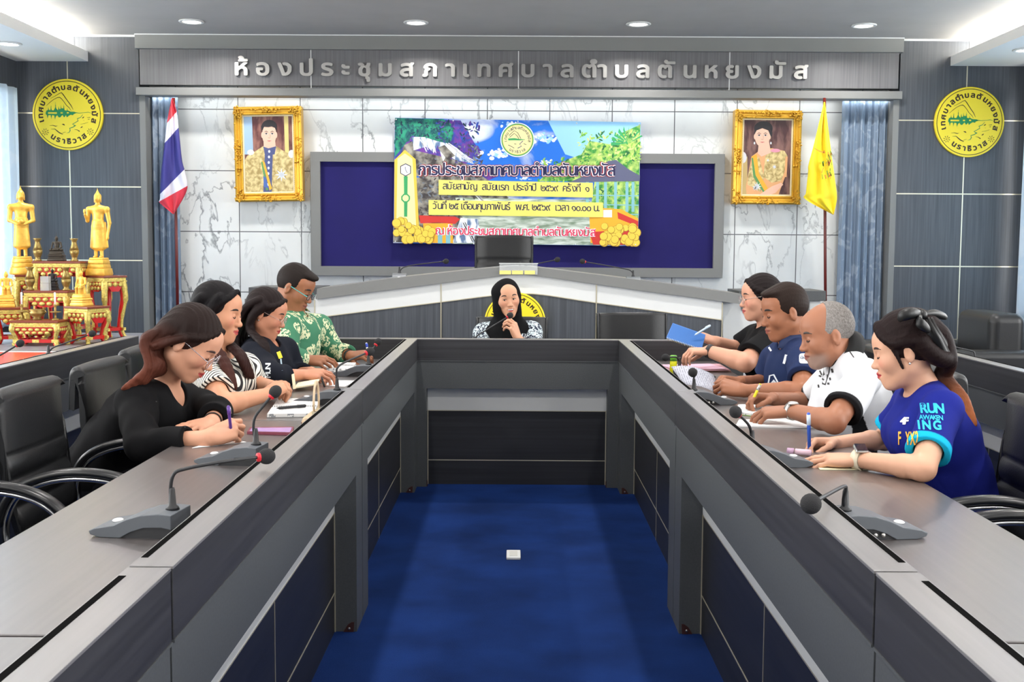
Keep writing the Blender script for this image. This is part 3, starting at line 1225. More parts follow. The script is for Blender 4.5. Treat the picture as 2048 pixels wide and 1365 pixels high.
# floor socket plate
q = PZ(1027, 1113, 0)
t = thing('floor_socket_plate', 'small white square socket plate on the blue carpet', 'socket', (q.x, q.y, 0))
m = MB(); m.box((-0.032, -0.065, 0), (0.032, 0.065, 0.012)); m.build('plate', MT['white'], t, 0.003)
m = MB(); m.box((-0.018, -0.04, 0.012), (0.018, 0.04, 0.0135)); m.build('cover', mat('plate_cover', (206, 206, 200), 0.4), t)

# ------------------------------------------------------------------ leather office chairs
def make_chair(label, group):
    t = thing('office_chair', label, 'chair', (0, 0, 0), 0, group)
    # backrest: padded sheet with three rolls low down, folded over the top rail
    prof = []
    n = 60
    for i in range(n + 1):
        v = i / n
        z = 0.44 + 0.490 * v
        x = -0.205 - 0.075 * v - 0.02 * math.sin(v * math.pi)
        if v < 0.66:
            x += 0.018 * abs(math.sin(v / 0.66 * math.pi * 4.0)) ** 0.6
        else:
            x += 0.012
        prof.append((x, z))
    xt, zt_ = prof[-1]
    for k in range(1, 9):
        a = math.pi * k / 8
        prof.append((xt - 0.028 + 0.028 * math.cos(a), zt_ + 0.028 * math.sin(a)))
    prof += [(xt - 0.060, zt_ - 0.05), (xt - 0.062, zt_ - 0.13), (xt - 0.046, zt_ - 0.135), (xt - 0.040, zt_ - 0.03)]
    prof += [(-0.275, 0.80), (-0.255, 0.60), (-0.235, 0.44)]
    W = 0.235
    rows = []
    for y, sh in ((-W, 0.020), (-W + 0.008, 0.006), (-W + 0.022, 0), (-W * 0.5, -0.004), (0, -0.006), (W * 0.5, -0.004), (W - 0.022, 0), (W - 0.008, 0.006), (W, 0.020)):
        rows.append([V(x - (sh if i <= n else -sh * 0.5), y * (1 - 0.10 * max(0, (0.6 - z) / 0.2)), z - (sh * 0.7 if z > 0.9 else 0)) for i, (x, z) in enumerate(prof)])
    m = MB()
    m.grid(rows, closed=True)
    m.poly(rows[0]); m.poly(rows[-1])
    m.build('backrest', MT['leather'], t)
    m = MB()
    rows = []
    for i in range(13):
        x = -0.22 + 0.47 * i / 12
        th = 0.085 * (1 - 0.35 * (abs(i - 6) / 6) ** 6)
        zc = 0.445 + 0.012 * math.cos(i * 0.6) - (0.03 * max(0, i - 9) / 3)
        rows.append([V(x, y, zc + s * th / 2 * (1 - 0.5 * (abs(y) / 0.24) ** 8)) for y, s in [(-0.24, 0.2), (-0.23, 1), (-0.12, 1), (0, 1), (0.12, 1), (0.23, 1), (0.24, 0.2), (0.24, -0.2), (0.2, -1), (0, -1), (-0.2, -1), (-0.24, -0.2)]])
    m.grid(rows, closed=True); m.poly(rows[0]); m.poly(rows[-1])
    m.build('seat', MT['leather'], t)
    arc = catmull([(-0.23, 0, 0.46), (-0.245, 0, 0.56), (-0.20, 0, 0.655), (-0.09, 0, 0.700), (0.04, 0, 0.702), (0.14, 0, 0.672), (0.20, 0, 0.61), (0.215, 0, 0.52), (0.17, 0, 0.45)], 6)
    for s in (-1, 1):
        y = s * 0.285
        pts = [p + V(0, y, 0) for p in arc]
        N = len(pts)
        m = MB(); m.tube(pts, [(0.010, 0.017)] * N, 10, flat=(0, 0, 1))
        a = m.build('armrest', MT['chrome'], t)
        ctr = V(0, 0, 0.55)
        pad = []
        for p in pts[6:-8]:
            d = (p - V(0, y, 0.55)); d.normalize()
            pad.append(p + d * 0.019)
        m = MB(); m.tube(pad, [(0.013, 0.027)] * len(pad), 12, flat=(0, 0, 1))
        m.build('arm_pad', mat('arm_pad_black', (30, 31, 33), 0.3), a)
        m = MB(); m.tube([V(-0.15, s * 0.2, 0.42), V(-0.15, y, 0.455)], 0.012); m.tube([V(0.13, s * 0.2, 0.42), V(0.16, y, 0.452)], 0.012); m.build('arm_bracket', MT['blackplastic'], a)
    m = MB(); m.lathe([(0.055, 0.40), (0.055, 0.385), (0.028, 0.38), (0.028, 0.14), (0.05, 0.13), (0.05, 0.08)], (0, 0, 0), 16); m.build('column', MT['blackplastic'], t)
    for k in range(5):
        a = 2 * math.pi * k / 5 + 0.3
        d = V(math.cos(a), math.sin(a), 0)
        m = MB(); m.tube([d * 0.03 + V(0, 0, 0.105), d * 0.16 + V(0, 0, 0.10), d * 0.28 + V(0, 0, 0.075)], [(0.016, 0.022), (0.014, 0.018), (0.010, 0.014)], 8, flat=(0, 0, 1))
        f = m.build('base_leg', MT['chrome'], t)
        m = MB(); m.lathe([(0.028, -0.018), (0.03, 0), (0.028, 0.018)], d * 0.28 + V(0, 0, 0.03), 12, M=Matrix.Rotation(math.pi / 2, 3, 'X')); m.build('caster', MT['blackplastic'], f)
    return t


c0 = make_chair('black leather office chair, empty, in front of the woman in the black blouse', 'office chairs')
c0.location = (-1.275, 3.66, 0)
_ch = [(-1.47, 2.90, 0, 'black leather office chair at the left picture edge, pulled back from the desk'),
       (-1.26, 2.14, 0, 'black leather office chair cut by the left picture edge, only its arm in view'),
       (-1.30, 4.38, 0, 'black leather office chair under the woman in the black blouse'),
       (-1.36, 5.06, 0, 'black leather office chair under the woman in the striped top'),
       (-1.36, 5.72, 0, 'black leather office chair under the woman in the navy jacket'),
       (-1.38, 6.38, 0, 'black leather office chair under the man in the green patterned shirt'),
       (1.26, 2.62, math.pi, 'black leather office chair, empty, at the right picture edge'),
       (1.27, 3.36, math.pi, 'black leather office chair under the woman in the blue running shirt'),
       (1.29, 4.30, math.pi, 'black leather office chair under the grey-haired man'),
       (1.36, 5.16, math.pi, 'black leather office chair under the man in the navy polo shirt'),
       (1.40, 5.92, math.pi, 'black leather office chair under the woman in the black shirt')]
for x, y, r, l in _ch:
    dup(c0, (x, y, 0), r, l)
# chairs of the cross desk: plain padded back with piped edges
def make_executive(label, px0, px1, ptop, Y, zseat, cat_h, group, two=False):
    a, b = P(px0, ptop, Y), P(px1, ptop, Y)
    t = thing('executive_chair', label, 'chair', ((a.x + b.x) / 2, Y, zseat - 0.47), 0, group)
    w = (b.x - a.x) / 2
    zt = a.z - (zseat - 0.47)
    m = MB()
    rows = []
    for y, th in ((-w, 0.012), (-w + 0.015, 0.035), (-w * 0.5, 0.045), (0, 0.048), (w * 0.5, 0.045), (w - 0.015, 0.035), (w, 0.012)):
        col = []
        for i in range(25):
            v = i / 24
            z = 0.5 + (zt - 0.5) * v
            g = 0.012 if two and abs(v - 0.62) < 0.025 else 0.0
            col.append(V(y, -th + g + 0.05 * v, z - 0.012 * (abs(y) / w) ** 6 * v))
        col += [V(y, 0.05 + th * 0.3, zt - 0.004 - 0.012 * (abs(y) / w) ** 6)]
        for i in range(24, -1, -4):
            v = i / 24
            col.append(V(y, 0.05 + th + 0.05 * v - 0.02, 0.5 + (zt - 0.5) * v - 0.01))
        rows.append(col)
    m.grid(rows, closed=True); m.poly(rows[0]); m.poly(rows[-1])
    m.build('backrest', MT['leather'], t)
    for s in (-1, 1):
        m = MB(); m.tube([V(s * (w - 0.012), -0.035 + 0.05 * v, 0.5 + (zt - 0.505) * v) for v in (0, 0.25, 0.5, 0.75, 1)], 0.005, 8); m.build('piping', MT['blackplastic'], t)
    m = MB(); m.box((-w, -0.48, 0.42), (w, 0.02, 0.50)); m.build('seat', MT['leather'], t, 0.03)
    m = MB(); m.lathe([(0.03, 0.42), (0.03, 0.1), (0.25, 0.06), (0.27, 0.0)], (0, -0.22, 0), 20); m.build('pedestal', MT['chrome'], t)
    for s in (-1, 1):
        m = MB(); m.tube([V(s * (w + 0.02), 0.0, 0.50), V(s * (w + 0.03), -0.05, 0.60), V(s * (w + 0.03), -0.36, 0.60), V(s * (w + 0.02), -0.40, 0.48)], 0.018, 8); m.build('armrest', MT['blackplastic'], t)
    return t


DAIS = 0.26
m = MB(); m.box((-3.4, 8.85, 0), (3.5, WALL_Y, DAIS)); struct('floor_dais', m, MT['carpet'])
make_executive('tall black leather chair behind the middle of the rostrum, below the banner', 949, 1067, 470, 9.95, DAIS + 0.62, 1, 'executive chairs', True)
make_executive('black leather chair behind the woman in the black headscarf', 951, 1097, 633, 7.95, 0.47, 1, 'executive chairs')
make_executive('empty black leather chair behind the cross desk, right of the woman in the headscarf', 1194, 1337, 625, 7.75, 0.47, 1, 'executive chairs')

# ------------------------------------------------------------------ rostrum at the front wall
RY = 8.9
t = thing('rostrum', 'long grey and white rostrum with a peaked top, in front of the notice board', 'rostrum', P(1037, 676, RY))


def rprism(pts, Y, dy, name, mtl, bev=0.0, mi=0):
    m = MB()
    m.prism([P(x, y, Y) for x, y in pts], V(0, dy, 0))
    return m.build(name, mtl, t, bev, True)


def sm(pts, n=6):
    return [(p.x, p.y) for p in catmull([V(x, y, 0) for x, y in pts], n)]


top_u = sm([(634, 577.5), (707, 568), (783, 557), (900, 544.5), (985, 536), (1037, 532.5), (1090, 537), (1170, 547), (1300, 563), (1400, 577), (1483, 588.5)])
top_l = sm([(632, 599), (707, 589), (800, 577.5), (900, 564.5), (985, 554), (1037, 549.5), (1090, 554), (1170, 565.5), (1300, 584), (1402, 597.5), (1483, 609)])
rprism(top_u + top_l[::-1], RY - 0.03, 0.62, 'top_edge', MT['trimgrey'])
mid_l = sm([(629, 637), (760, 620.5), (882, 605.5), (981, 593), (1037, 589), (1086, 591), (1193, 607), (1340, 627), (1445, 641.5)])
rprism([(629, 590)] + top_l[:-6] + [(1445, 603)] + mid_l[::-1], RY, 0.5, 'white_band', MT['white'])
rprism(mid_l + [(1445, 760), (629, 760)], RY + 0.004, 0.49, 'front_panel', MT['panel'])
m = MB()
for px_, a in ((882, 577), (1193, 579), (629, 600), (1445, 606)):
    p0, p1 = P(px_, 566 if px_ == 882 else a, RY - 0.003), P(px_, 760, RY - 0.003)
    m.box((p0.x - 0.004, RY - 0.004, p1.z), (p0.x + 0.004, RY + 0.002, P(px_, 568 if px_ == 882 else (570 if px_ == 1193 else a), RY).z))
m.build('metal_strip', MT['gold_strip'], t, 0, True)
m = MB()
for a, b in zip(mid_l, mid_l[1:]):
    pa, pb = P(a[0], a[1], RY - 0.003), P(b[0], b[1], RY - 0.003)
    m.prism([pa, pb, pb + V(0, 0, 0.007), pa + V(0, 0, 0.007)], V(0, 0.004, 0))
m.build('curved_strip', MT['gold_strip'], t, 0, True)
for pts, l in (((497, 575, 640, 598), 'left'), ((1478, 582, 1652, 602.5), 'right')):
    x0, y0, x1, y1 = pts
    rprism([(x0, y0), (x1, y0), (x1, y1), (x0, y1)], RY + 0.22, 0.5, 'wing_top', MT['frame'], 0.003)
    w0, w1 = (505, 632) if l == 'left' else (1446, 1640)
    rprism([(w0, y1 - 2), (w1, y1 - 2), (w1, 780), (w0, 780)], RY + 0.26, 0.4, 'wing_panel', MT['white'])
    g0, g1 = (489, 518) if l == 'left' else (1484, 1620)
    rprism([(g0, y1), (g1, y1), (g1, y1 + 19), (g0, y1 + 19)], RY + 0.24, 0.3, 'wing_shelf', MT['trimgrey'], 0.003)
emblem('round yellow emblem on the rostrum front, half hidden by the black headscarf', 1030, 646, RY - 0.001, 61.5 * RY / FPX)

# acrylic name stand on the rostrum
q0, q1 = P(999, 527, RY - 0.045), P(1075, 549.5, RY - 0.045)
t2 = thing('acrylic_name_stand', 'clear acrylic name stand with three yellow strips on the rostrum edge', 'name stand', ((q0.x + q1.x) / 2, RY - 0.045, q1.z))
glassm = mat('clear_acrylic', (235, 240, 240), 0.05, alpha=0.28)
m = MB(); m.box((q0.x, RY - 0.048, q1.z), (q1.x, RY - 0.044, q0.z)); m.build('pane', glassm, t2, 0, True)
m = MB(); m.box((q0.x - 0.004, RY - 0.05, q0.z - 0.003), (q1.x + 0.004, RY - 0.042, q0.z + 0.003)); m.build('top_edge', mat('acrylic_edge', (214, 218, 216), 0.15), t2, 0, True)
for a, b in ((999, 1022), (1024, 1046), (1049, 1070)):
    m = MB(); m.box((P(a, 545, RY - 0.05).x, RY - 0.052, P(a, 549, RY - 0.05).z), (P(b, 545, RY - 0.05).x, RY - 0.049, P(a, 541.5, RY - 0.05).z)); m.build('yellow_strip', mat('pale_yellow_card', (236, 222, 130), 0.7), t2, 0, True)

# ------------------------------------------------------------------ black armchairs behind the outer right desks
def armchair(label, X, Y, rz):
    t = thing('leather_armchair', label, 'armchair', (X, Y, 0), rz, 'black leather armchairs')
    m = MB(); m.box((-0.42, -0.30, 0.12), (0.40, 0.30, 0.46)); m.build('seat', MT['leather'], t, 0.05)
    m = MB(); m.box((-0.62, -0.33, 0.15), (-0.36, 0.33, 0.95)); m.build('backrest', MT['leather'], t, 0.07)
    for s in (-1, 1):
        m = MB(); m.box((-0.60, s * 0.33 - 0.0 if s > 0 else -0.55, 0.10), (0.42, 0.55 if s > 0 else -0.33, 0.70)); m.build('armrest', MT['leather'], t, 0.05)
    for x in (-0.5, 0.32):
        for y in (-0.45, 0.45):
            m = MB(); m.lathe([(0.02, 0.0), (0.03, 0.12)], (x, y, 0), 10); m.build('leg', MT['blackplastic'], t)
    return t


armchair('black leather armchair by the right wall window, behind the outer right desk', 3.00, 8.45, math.pi)
# ------------------------------------------------------------------ printed banner on the notice board
NY = BY - 0.055


def quad_place(c, Y, x0, x1, y0, y1):
    """c: four pixel corners TL TR BR BL; returns place(x, y, lift) for x0..x1, y0..y1 picture coordinates"""
    q = [P(*k, Y) for k in c]

    def f(x, y, lift=0.0):
        u, v = (x - x0) / (x1 - x0), (y - y0) / (y1 - y0)
        a = q[0].lerp(q[1], u)
        b = q[3].lerp(q[2], u)
        return a.lerp(b, v) + V(0, -lift, 0)
    return f


BC = [(790, 236), (1281.5, 245), (1277, 492.5), (786.5, 486)]
_bq = quad_place(BC, NY, 0, 1, 0, 1)


def bp(zx, zy, lift=0.0):
    u = (zx - 104 - (zy < 0)) / 1830.0
    u = (zx - (111 - 14 * (zy - 130) / 925.0)) / 1832.0
    v = (zy - 131 - 33 * u) / 923.0
    return _bq(u, v, lift)


bt = thing('printed_banner', 'colourful printed vinyl banner with Thai meeting title on the navy board', 'banner', P(1034, 364, NY))
pic = MB()
pm = [mix_mat('print_sky', (34, 112, 214), (238, 244, 252), noise_fac(1.7, 0.50, 0.68, 6, 0.6, (1, 1, 1.8)), 0.45),
      mix_mat('print_teal_leaves', (8, 74, 84), (44, 150, 118), noise_fac(16, 0.42, 0.60, 5), 0.45),
      mix_mat('print_purple_leaves', (52, 62, 150), (112, 58, 150), noise_fac(14, 0.4, 0.6, 5), 0.45),
      mix_mat('print_falls', (96, 122, 160), (240, 246, 252), noise_fac(9, 0.40, 0.55, 4, 0.5, (2.5, 1, 0.8)), 0.45),
      mix_mat('print_rock', (62, 58, 60), (168, 164, 152), noise_fac(12, 0.40, 0.66, 6), 0.45),
      mix_mat('print_green_leaves', (52, 140, 62), (196, 222, 120), noise_fac(15, 0.38, 0.62, 5), 0.45),
      mix_mat('print_river', (120, 142, 118), (214, 224, 214), noise_fac(10, 0.36, 0.62, 5, 0.4, (0.6, 1, 3)), 0.45),
      mat('print_roof', (92, 96, 124), 0.45), mat('print_post', (132, 190, 200), 0.45), mat('print_boat_yellow', (244, 176, 44), 0.45), mat('print_boat_red', (206, 52, 44), 0.45),
      mat('print_tower', (250, 238, 168), 0.45), mat('print_tower_gold', (232, 196, 74), 0.45), mat('print_white', (246, 246, 250), 0.45), mat('print_green', (54, 160, 96), 0.45),
      mat('print_fruit', (240, 208, 76), 0.45), mat('print_fruit_edge', (176, 132, 34), 0.45), mat('print_navy', (26, 22, 70), 0.45), mat('print_pink', (226, 54, 120), 0.45), mat('print_lightsky', (150, 206, 244), 0.45)]


def bpoly(pts, mi, lift):
    pic.poly([bp(x, y, lift) for x, y in pts], mi)


W_ = 0.0006
bpoly([(111, 130), (1943, 164), (1924, 1087), (97, 1055)], 0, 0)
bpoly([(1250, 150), (1943, 164), (1938, 420), (1600, 470), (1380, 400)], 19, W_)
bpoly([(600, 150), (750, 390), (640, 470), (880, 560), (700, 640), (420, 560), (110, 480), (111, 133)], 2, 2 * W_)
bpoly([(111, 131), (470, 140), (560, 210), (520, 330), (400, 300), (240, 260), (180, 330), (110, 420)], 1, 3 * W_)
bpoly([(240, 270), (330, 272), (420, 300), (500, 320), (640, 400), (700, 470), (560, 440), (500, 400), (470, 450), (430, 330), (400, 390), (350, 340), (250, 370)], 3, 4 * W_)
bpoly([(180, 330), (250, 300), (260, 370), (390, 400), (520, 430), (700, 490), (760, 560), (880, 640), (600, 640), (280, 560), (111, 500)], 4, 3.5 * W_)
bpoly([(430, 350), (480, 330), (560, 410), (500, 440)], 4, 5 * W_)
bpoly([(1320, 470), (1500, 400), (1560, 300), (1740, 330), (1800, 240), (1940, 180), (1932, 620), (1440, 600), (1180, 600)], 5, 2 * W_)
for k in range(9):
    a = 0.5 + k * 0.32
    bpoly([(1850, 320), (1850 + 120 * math.cos(a) - 8, 320 - 130 * math.sin(a)), (1850 + 130 * math.cos(a + .1), 335 - 120 * math.sin(a + .1))], 14, 2.6 * W_)
bpoly([(111, 560), (800, 600), (960, 720), (820, 870), (700, 1060), (98, 1050)], 4, 2 * W_)
bpoly([(560, 720), (1560, 740), (1700, 880), (1640, 1080), (540, 1062), (620, 880)], 6, 2.5 * W_)
bpoly([(600, 870), (730, 880), (760, 1060), (540, 1055)], 3, 3 * W_)
bpoly([(1600, 600), (1932, 600), (1925, 900), (1560, 870)], 5, 3 * W_)
bpoly([(1410, 608), (1560, 545), (1700, 450), (1760, 442), (1850, 510), (1938, 560), (1936, 600)], 7, 4 * W_)
for x in (1620, 1680, 1755, 1840, 1885, 1545):
    bpoly([(x - 10, 606), (x + 12, 606), (x + 12, 830), (x - 10, 830)], 8, 4.4 * W_)
for y in (700, 770, 840):
    bpoly([(1540, y), (1930, y + 6), (1930, y + 14), (1540, y + 8)], 8, 4.2 * W_)
bpoly([(1560, 830), (1660, 800), (1800, 810), (1926, 880), (1924, 1060), (1570, 1062)], 9, 5 * W_)
bpoly([(1770, 830), (1926, 900), (1925, 940), (1775, 880)], 10, 5.5 * W_)
bpoly([(1560, 980), (1920, 960), (1922, 1080), (1590, 1075)], 10, 5.5 * W_)
bpoly([(1665, 815), (1730, 815), (1730, 870), (1665, 870)], 13, 5.6 * W_)
bpoly([(290, 850), (560, 860), (595, 880), (560, 915), (430, 905), (300, 910)], 10, 4 * W_)
bpoly([(320, 910), (540, 910), (545, 1060), (330, 1055)], 9, 3.8 * W_)
for x in (430, 490):
    bpoly([(x, 960), (x + 34, 960), (x + 34, 1060), (x, 1060)], 8, 4.2 * W_)
# leaves, spray and cloud puffs that break the edges of the big shapes
rnd = random.Random(11)
leafm = [mat('print_leaf_%d' % k, c_, 0.45) for k, c_ in enumerate(((14, 92, 92), (30, 128, 96), (8, 52, 72), (58, 44, 128), (96, 52, 140), (40, 74, 170), (70, 156, 66), (150, 196, 84), (206, 226, 140), (36, 104, 58), (110, 120, 130), (70, 66, 66)))]
nb_ = len(pm)
pm += leafm
for (x0, x1, y0, y1, n_, ks, rr, lf) in ((112, 520, 135, 330, 150, (0, 1, 2), 15, 3.3), (430, 740, 150, 400, 130, (3, 4, 5, 2), 15, 3.3), (560, 760, 330, 520, 60, (3, 10, 11), 13, 3.7), (1180, 1560, 430, 600, 90, (6, 7, 9), 14, 2.4), (1480, 1940, 230, 470, 200, (6, 7, 8, 9), 15, 2.4),
                                         (1600, 1930, 610, 780, 60, (6, 9, 7), 11, 3.4), (280, 760, 430, 720, 130, (10, 11), 16, 3.8), (280, 640, 700, 860, 50, (10, 11), 14, 2.8)):
    for _ in range(n_):
        x, y = rnd.uniform(x0, x1), rnd.uniform(y0, y1)
        if y < 150 + x * 0.02:
            continue
        r, a0 = rnd.uniform(.4, 1) * rr, rnd.uniform(0, 3)
        pic.poly([bp(x + r * 1.5 * math.cos(t) * math.cos(a0) - r * .6 * math.sin(t) * math.sin(a0), y + r * 1.5 * math.cos(t) * math.sin(a0) + r * .6 * math.sin(t) * math.cos(a0), (lf + rnd.random() * .25) * W_) for t in (0, .9, 1.9, 3.1, 4.1, 5.2)], nb_ + rnd.choice(ks))
for (pts, w) in (([(300, 280), (330, 330), (350, 372)], 16), ([(380, 300), (400, 345), (410, 385)], 14), ([(500, 320), (560, 360), (620, 410), (690, 450)], 26), ([(620, 900), (660, 980), (700, 1060)], 40), ([(640, 620), (720, 700), (800, 780)], 22)):
    for k in range(7):
        dx, dy = rnd.uniform(-14, 14), rnd.uniform(-10, 10)
        stroke(pic, [(x + dx, y + dy) for x, y in pts], [w * .1, w * .28, w * .12][:len(pts)] + [w * .1] * (len(pts) - 3), lambda x, y: bp(x, y, 4.25 * W_), 13)
for cx, cy, w in ((850, 390, 90), (1230, 290, 90), (1170, 275, 50), (1240, 460, 50), (1080, 580, 40), (960, 180, 50), (900, 400, 60)):
    for _ in range(26):
        x, y, r = cx + rnd.gauss(0, .5) * w, cy + rnd.gauss(0, .18) * w, rnd.uniform(.05, .17) * w
        pic.poly([bp(x + r * 1.3 * math.cos(t), y + r * math.sin(t), (0.7 + rnd.random() * .25) * W_) for t in np.linspace(0, 6.283, 13)[:-1]], rnd.choice((13, 13, 19)))
# clock tower
bpoly([(107, 440), (185, 365), (265, 435), (275, 650), (290, 940), (103, 930)], 12, 6 * W_)
bpoly([(130, 430), (185, 392), (240, 430), (255, 650), (268, 930), (120, 930)], 11, 6.5 * W_)
bpoly([(150, 485), (190, 465), (230, 485), (230, 540), (190, 562), (150, 540)], 17, 7 * W_)
bpoly([(156, 489), (190, 472), (224, 489), (224, 537), (190, 555), (156, 537)], 13, 7.5 * W_)
bpoly([(176, 560), (206, 560), (204, 690), (178, 690)], 14, 7 * W_)
bpoly([(178, 750), (204, 750), (202, 860), (178, 860)], 14, 7 * W_)
stroke(pic, [(190 + 30 * math.cos(k * math.pi / 4 + .39), 722 + 30 * math.sin(k * math.pi / 4 + .39)) for k in range(9)], 11, lambda x, y: bp(x, y, 7.4 * W_), 14)
stroke(pic, [(190, 514), (203, 536)], 4, lambda x, y: bp(x, y, 8 * W_), 17)
stroke(pic, [(190, 514), (186, 490)], 4, lambda x, y: bp(x, y, 8 * W_), 17)
# fruit heaps
rnd = random.Random(4)
for (x0, x1, y0, y1, n_) in ((110, 390, 880, 1040, 34), (1660, 1915, 930, 1070, 34)):
    for k in range(n_):
        x, y = rnd.uniform(x0, x1), rnd.uniform(y0, y1)
        if x0 < 1000 and y < 860 + (x - 110) * 0.5:
            y += 60
        r = rnd.uniform(24, 34)
        y = min(y, 1030 + (x > 1000) * 30)
        lf = 8 + k * 0.12
        pic.poly([bp(x + r * 1.08 * math.cos(a), y + r * 1.08 * math.sin(a), lf * W_) for a in np.linspace(0, 6.283, 15)[:-1]], 16)
        pic.poly([bp(x - 1 + r * 0.96 * math.cos(a), y - 1 + r * 0.96 * math.sin(a), (lf + .06) * W_) for a in np.linspace(0, 6.283, 15)[:-1]], 15)
# small round emblem
for r, mi, lf in ((127, 13, 8), (120, 14, 8.4), (112, 12, 8.8), (108, 11, 9.2)):
    pic.poly([bp(1024 + r * math.cos(a), 293 + r * math.sin(a), lf * W_) for a in np.linspace(0, 6.283, 49)[:-1]], mi)
pl = lambda x, y: bp(x, y, 9.8 * W_)
for pts in ([(960, 262), (1000, 225), (1025, 240), (1050, 285)], [(965, 275), (1000, 245), (1020, 262), (1035, 285)], [(955, 330), (985, 345), (1000, 355)], [(1000, 322), (1015, 325)], [(1070, 320), (1090, 330)]):
    stroke(pic, pts, 4, pl, 17)
stroke(pic, [(955, 290), (1000, 288), (1040, 292), (1080, 291)], [14, 16, 10, 3], pl, 14)
stroke(pic, [(1065, 300), (1040, 325), (1055, 340), (1025, 355)], 6, pl, 7)
pic.build('printed_picture', pm, bt, 0, True)
lt = MB()
for s, a0, a1, r0, fl in (('เทศบาลตำบลตันหยงมัส', 186, -6, 80, 1), ('นราธิวาส', 235, 305, 98, -1)):
    cl = clusters(s)
    for i, c_ in enumerate(cl):
        pg, a, b = glyph(c_, 0.02)
        th = math.radians(a0 + (a1 - a0) * i / (len(cl) - 1))
        er, et = Vector((math.cos(th), -math.sin(th))), Vector((math.sin(th), math.cos(th))) * fl
        for q in pg:
            lt.poly([bp(*(Vector((1024, 293)) + er * (r0 + fl * py_ * 30) + et * ((px_ - (a + b) / 2) * 30)), 9.8 * W_) for px_, py_ in q], 0)
title = 'การประชุมสภาเทศบาลตำบลตันหยงมัส'
for off, mi, lf in ((0.085, 1, 9), (0.05, 2, 10), (0.018, 0, 11)):
    put_text(lt, title, lambda x, y: bp(285 + x, 551 - y + 8 * x / 1470, lf * W_), 1472, 122, off, mi, xs=0.93)
foot = 'ณ ห้องประชุมสภาเทศบาลตำบลตันหยงมัส'
for off, mi, lf in ((0.06, 2, 10), (0.015, 3, 11)):
    put_text(lt, foot, lambda x, y: bp(413 + x, 993 - y + 18 * x / 1195, lf * W_), 1197, 88, off, mi, xs=0.93)
lt.build('lettering', [pm[17], mat('print_darkred', (150, 26, 40), 0.45), pm[13], mat('print_red', (226, 40, 84), 0.45)], bt, 0, True)
for (x0, y0, x1, y1, xx, yb, tw, sz, s) in ((437, 588, 1586, 612, 467, 657, 1094, 74, 'สมัยสามัญ  สมัยแรก  ประจำปี  ๒๕๖๙  ครั้งที่  ๑'),
                                            (362, 737, 1662, 760, 392, 803, 1245, 76, 'วันที่ ๒๕ เดือนกุมภาพันธ์  พ.ศ. ๒๕๖๙  เวลา ๑๐.๐๐ น.')):
    m = MB()
    m.prism([bp(x0, y0, 8 * W_), bp(x1, y1, 8 * W_), bp(x1, y1 + 110, 8 * W_), bp(x0, y0 + 110, 8 * W_)], V(0, -0.006, 0))
    o = m.build('pasted_strip', mat('strip_yellow', (240, 228, 112), 0.5), bt, 0, True)
    m = MB()
    sl = (y1 - y0) / (x1 - x0)
    put_text(m, s, lambda x, y: bp(xx + x, yb - y + sl * x, 8 * W_ + 0.0066), tw, sz, 0.008, 0, xs=0.95)
    m.build('lettering', pm[17], o, 0, True)
for x, y in ((120, 142), (545, 152), (1027, 158), (1465, 170), (1930, 178), (112, 1043), (1456, 1072), (1905, 1076)):
    m = MB(); m.ball(bp(x, y, 0.006), 0.007, 8); m.build('pin', MT['white'], bt, 0, True)

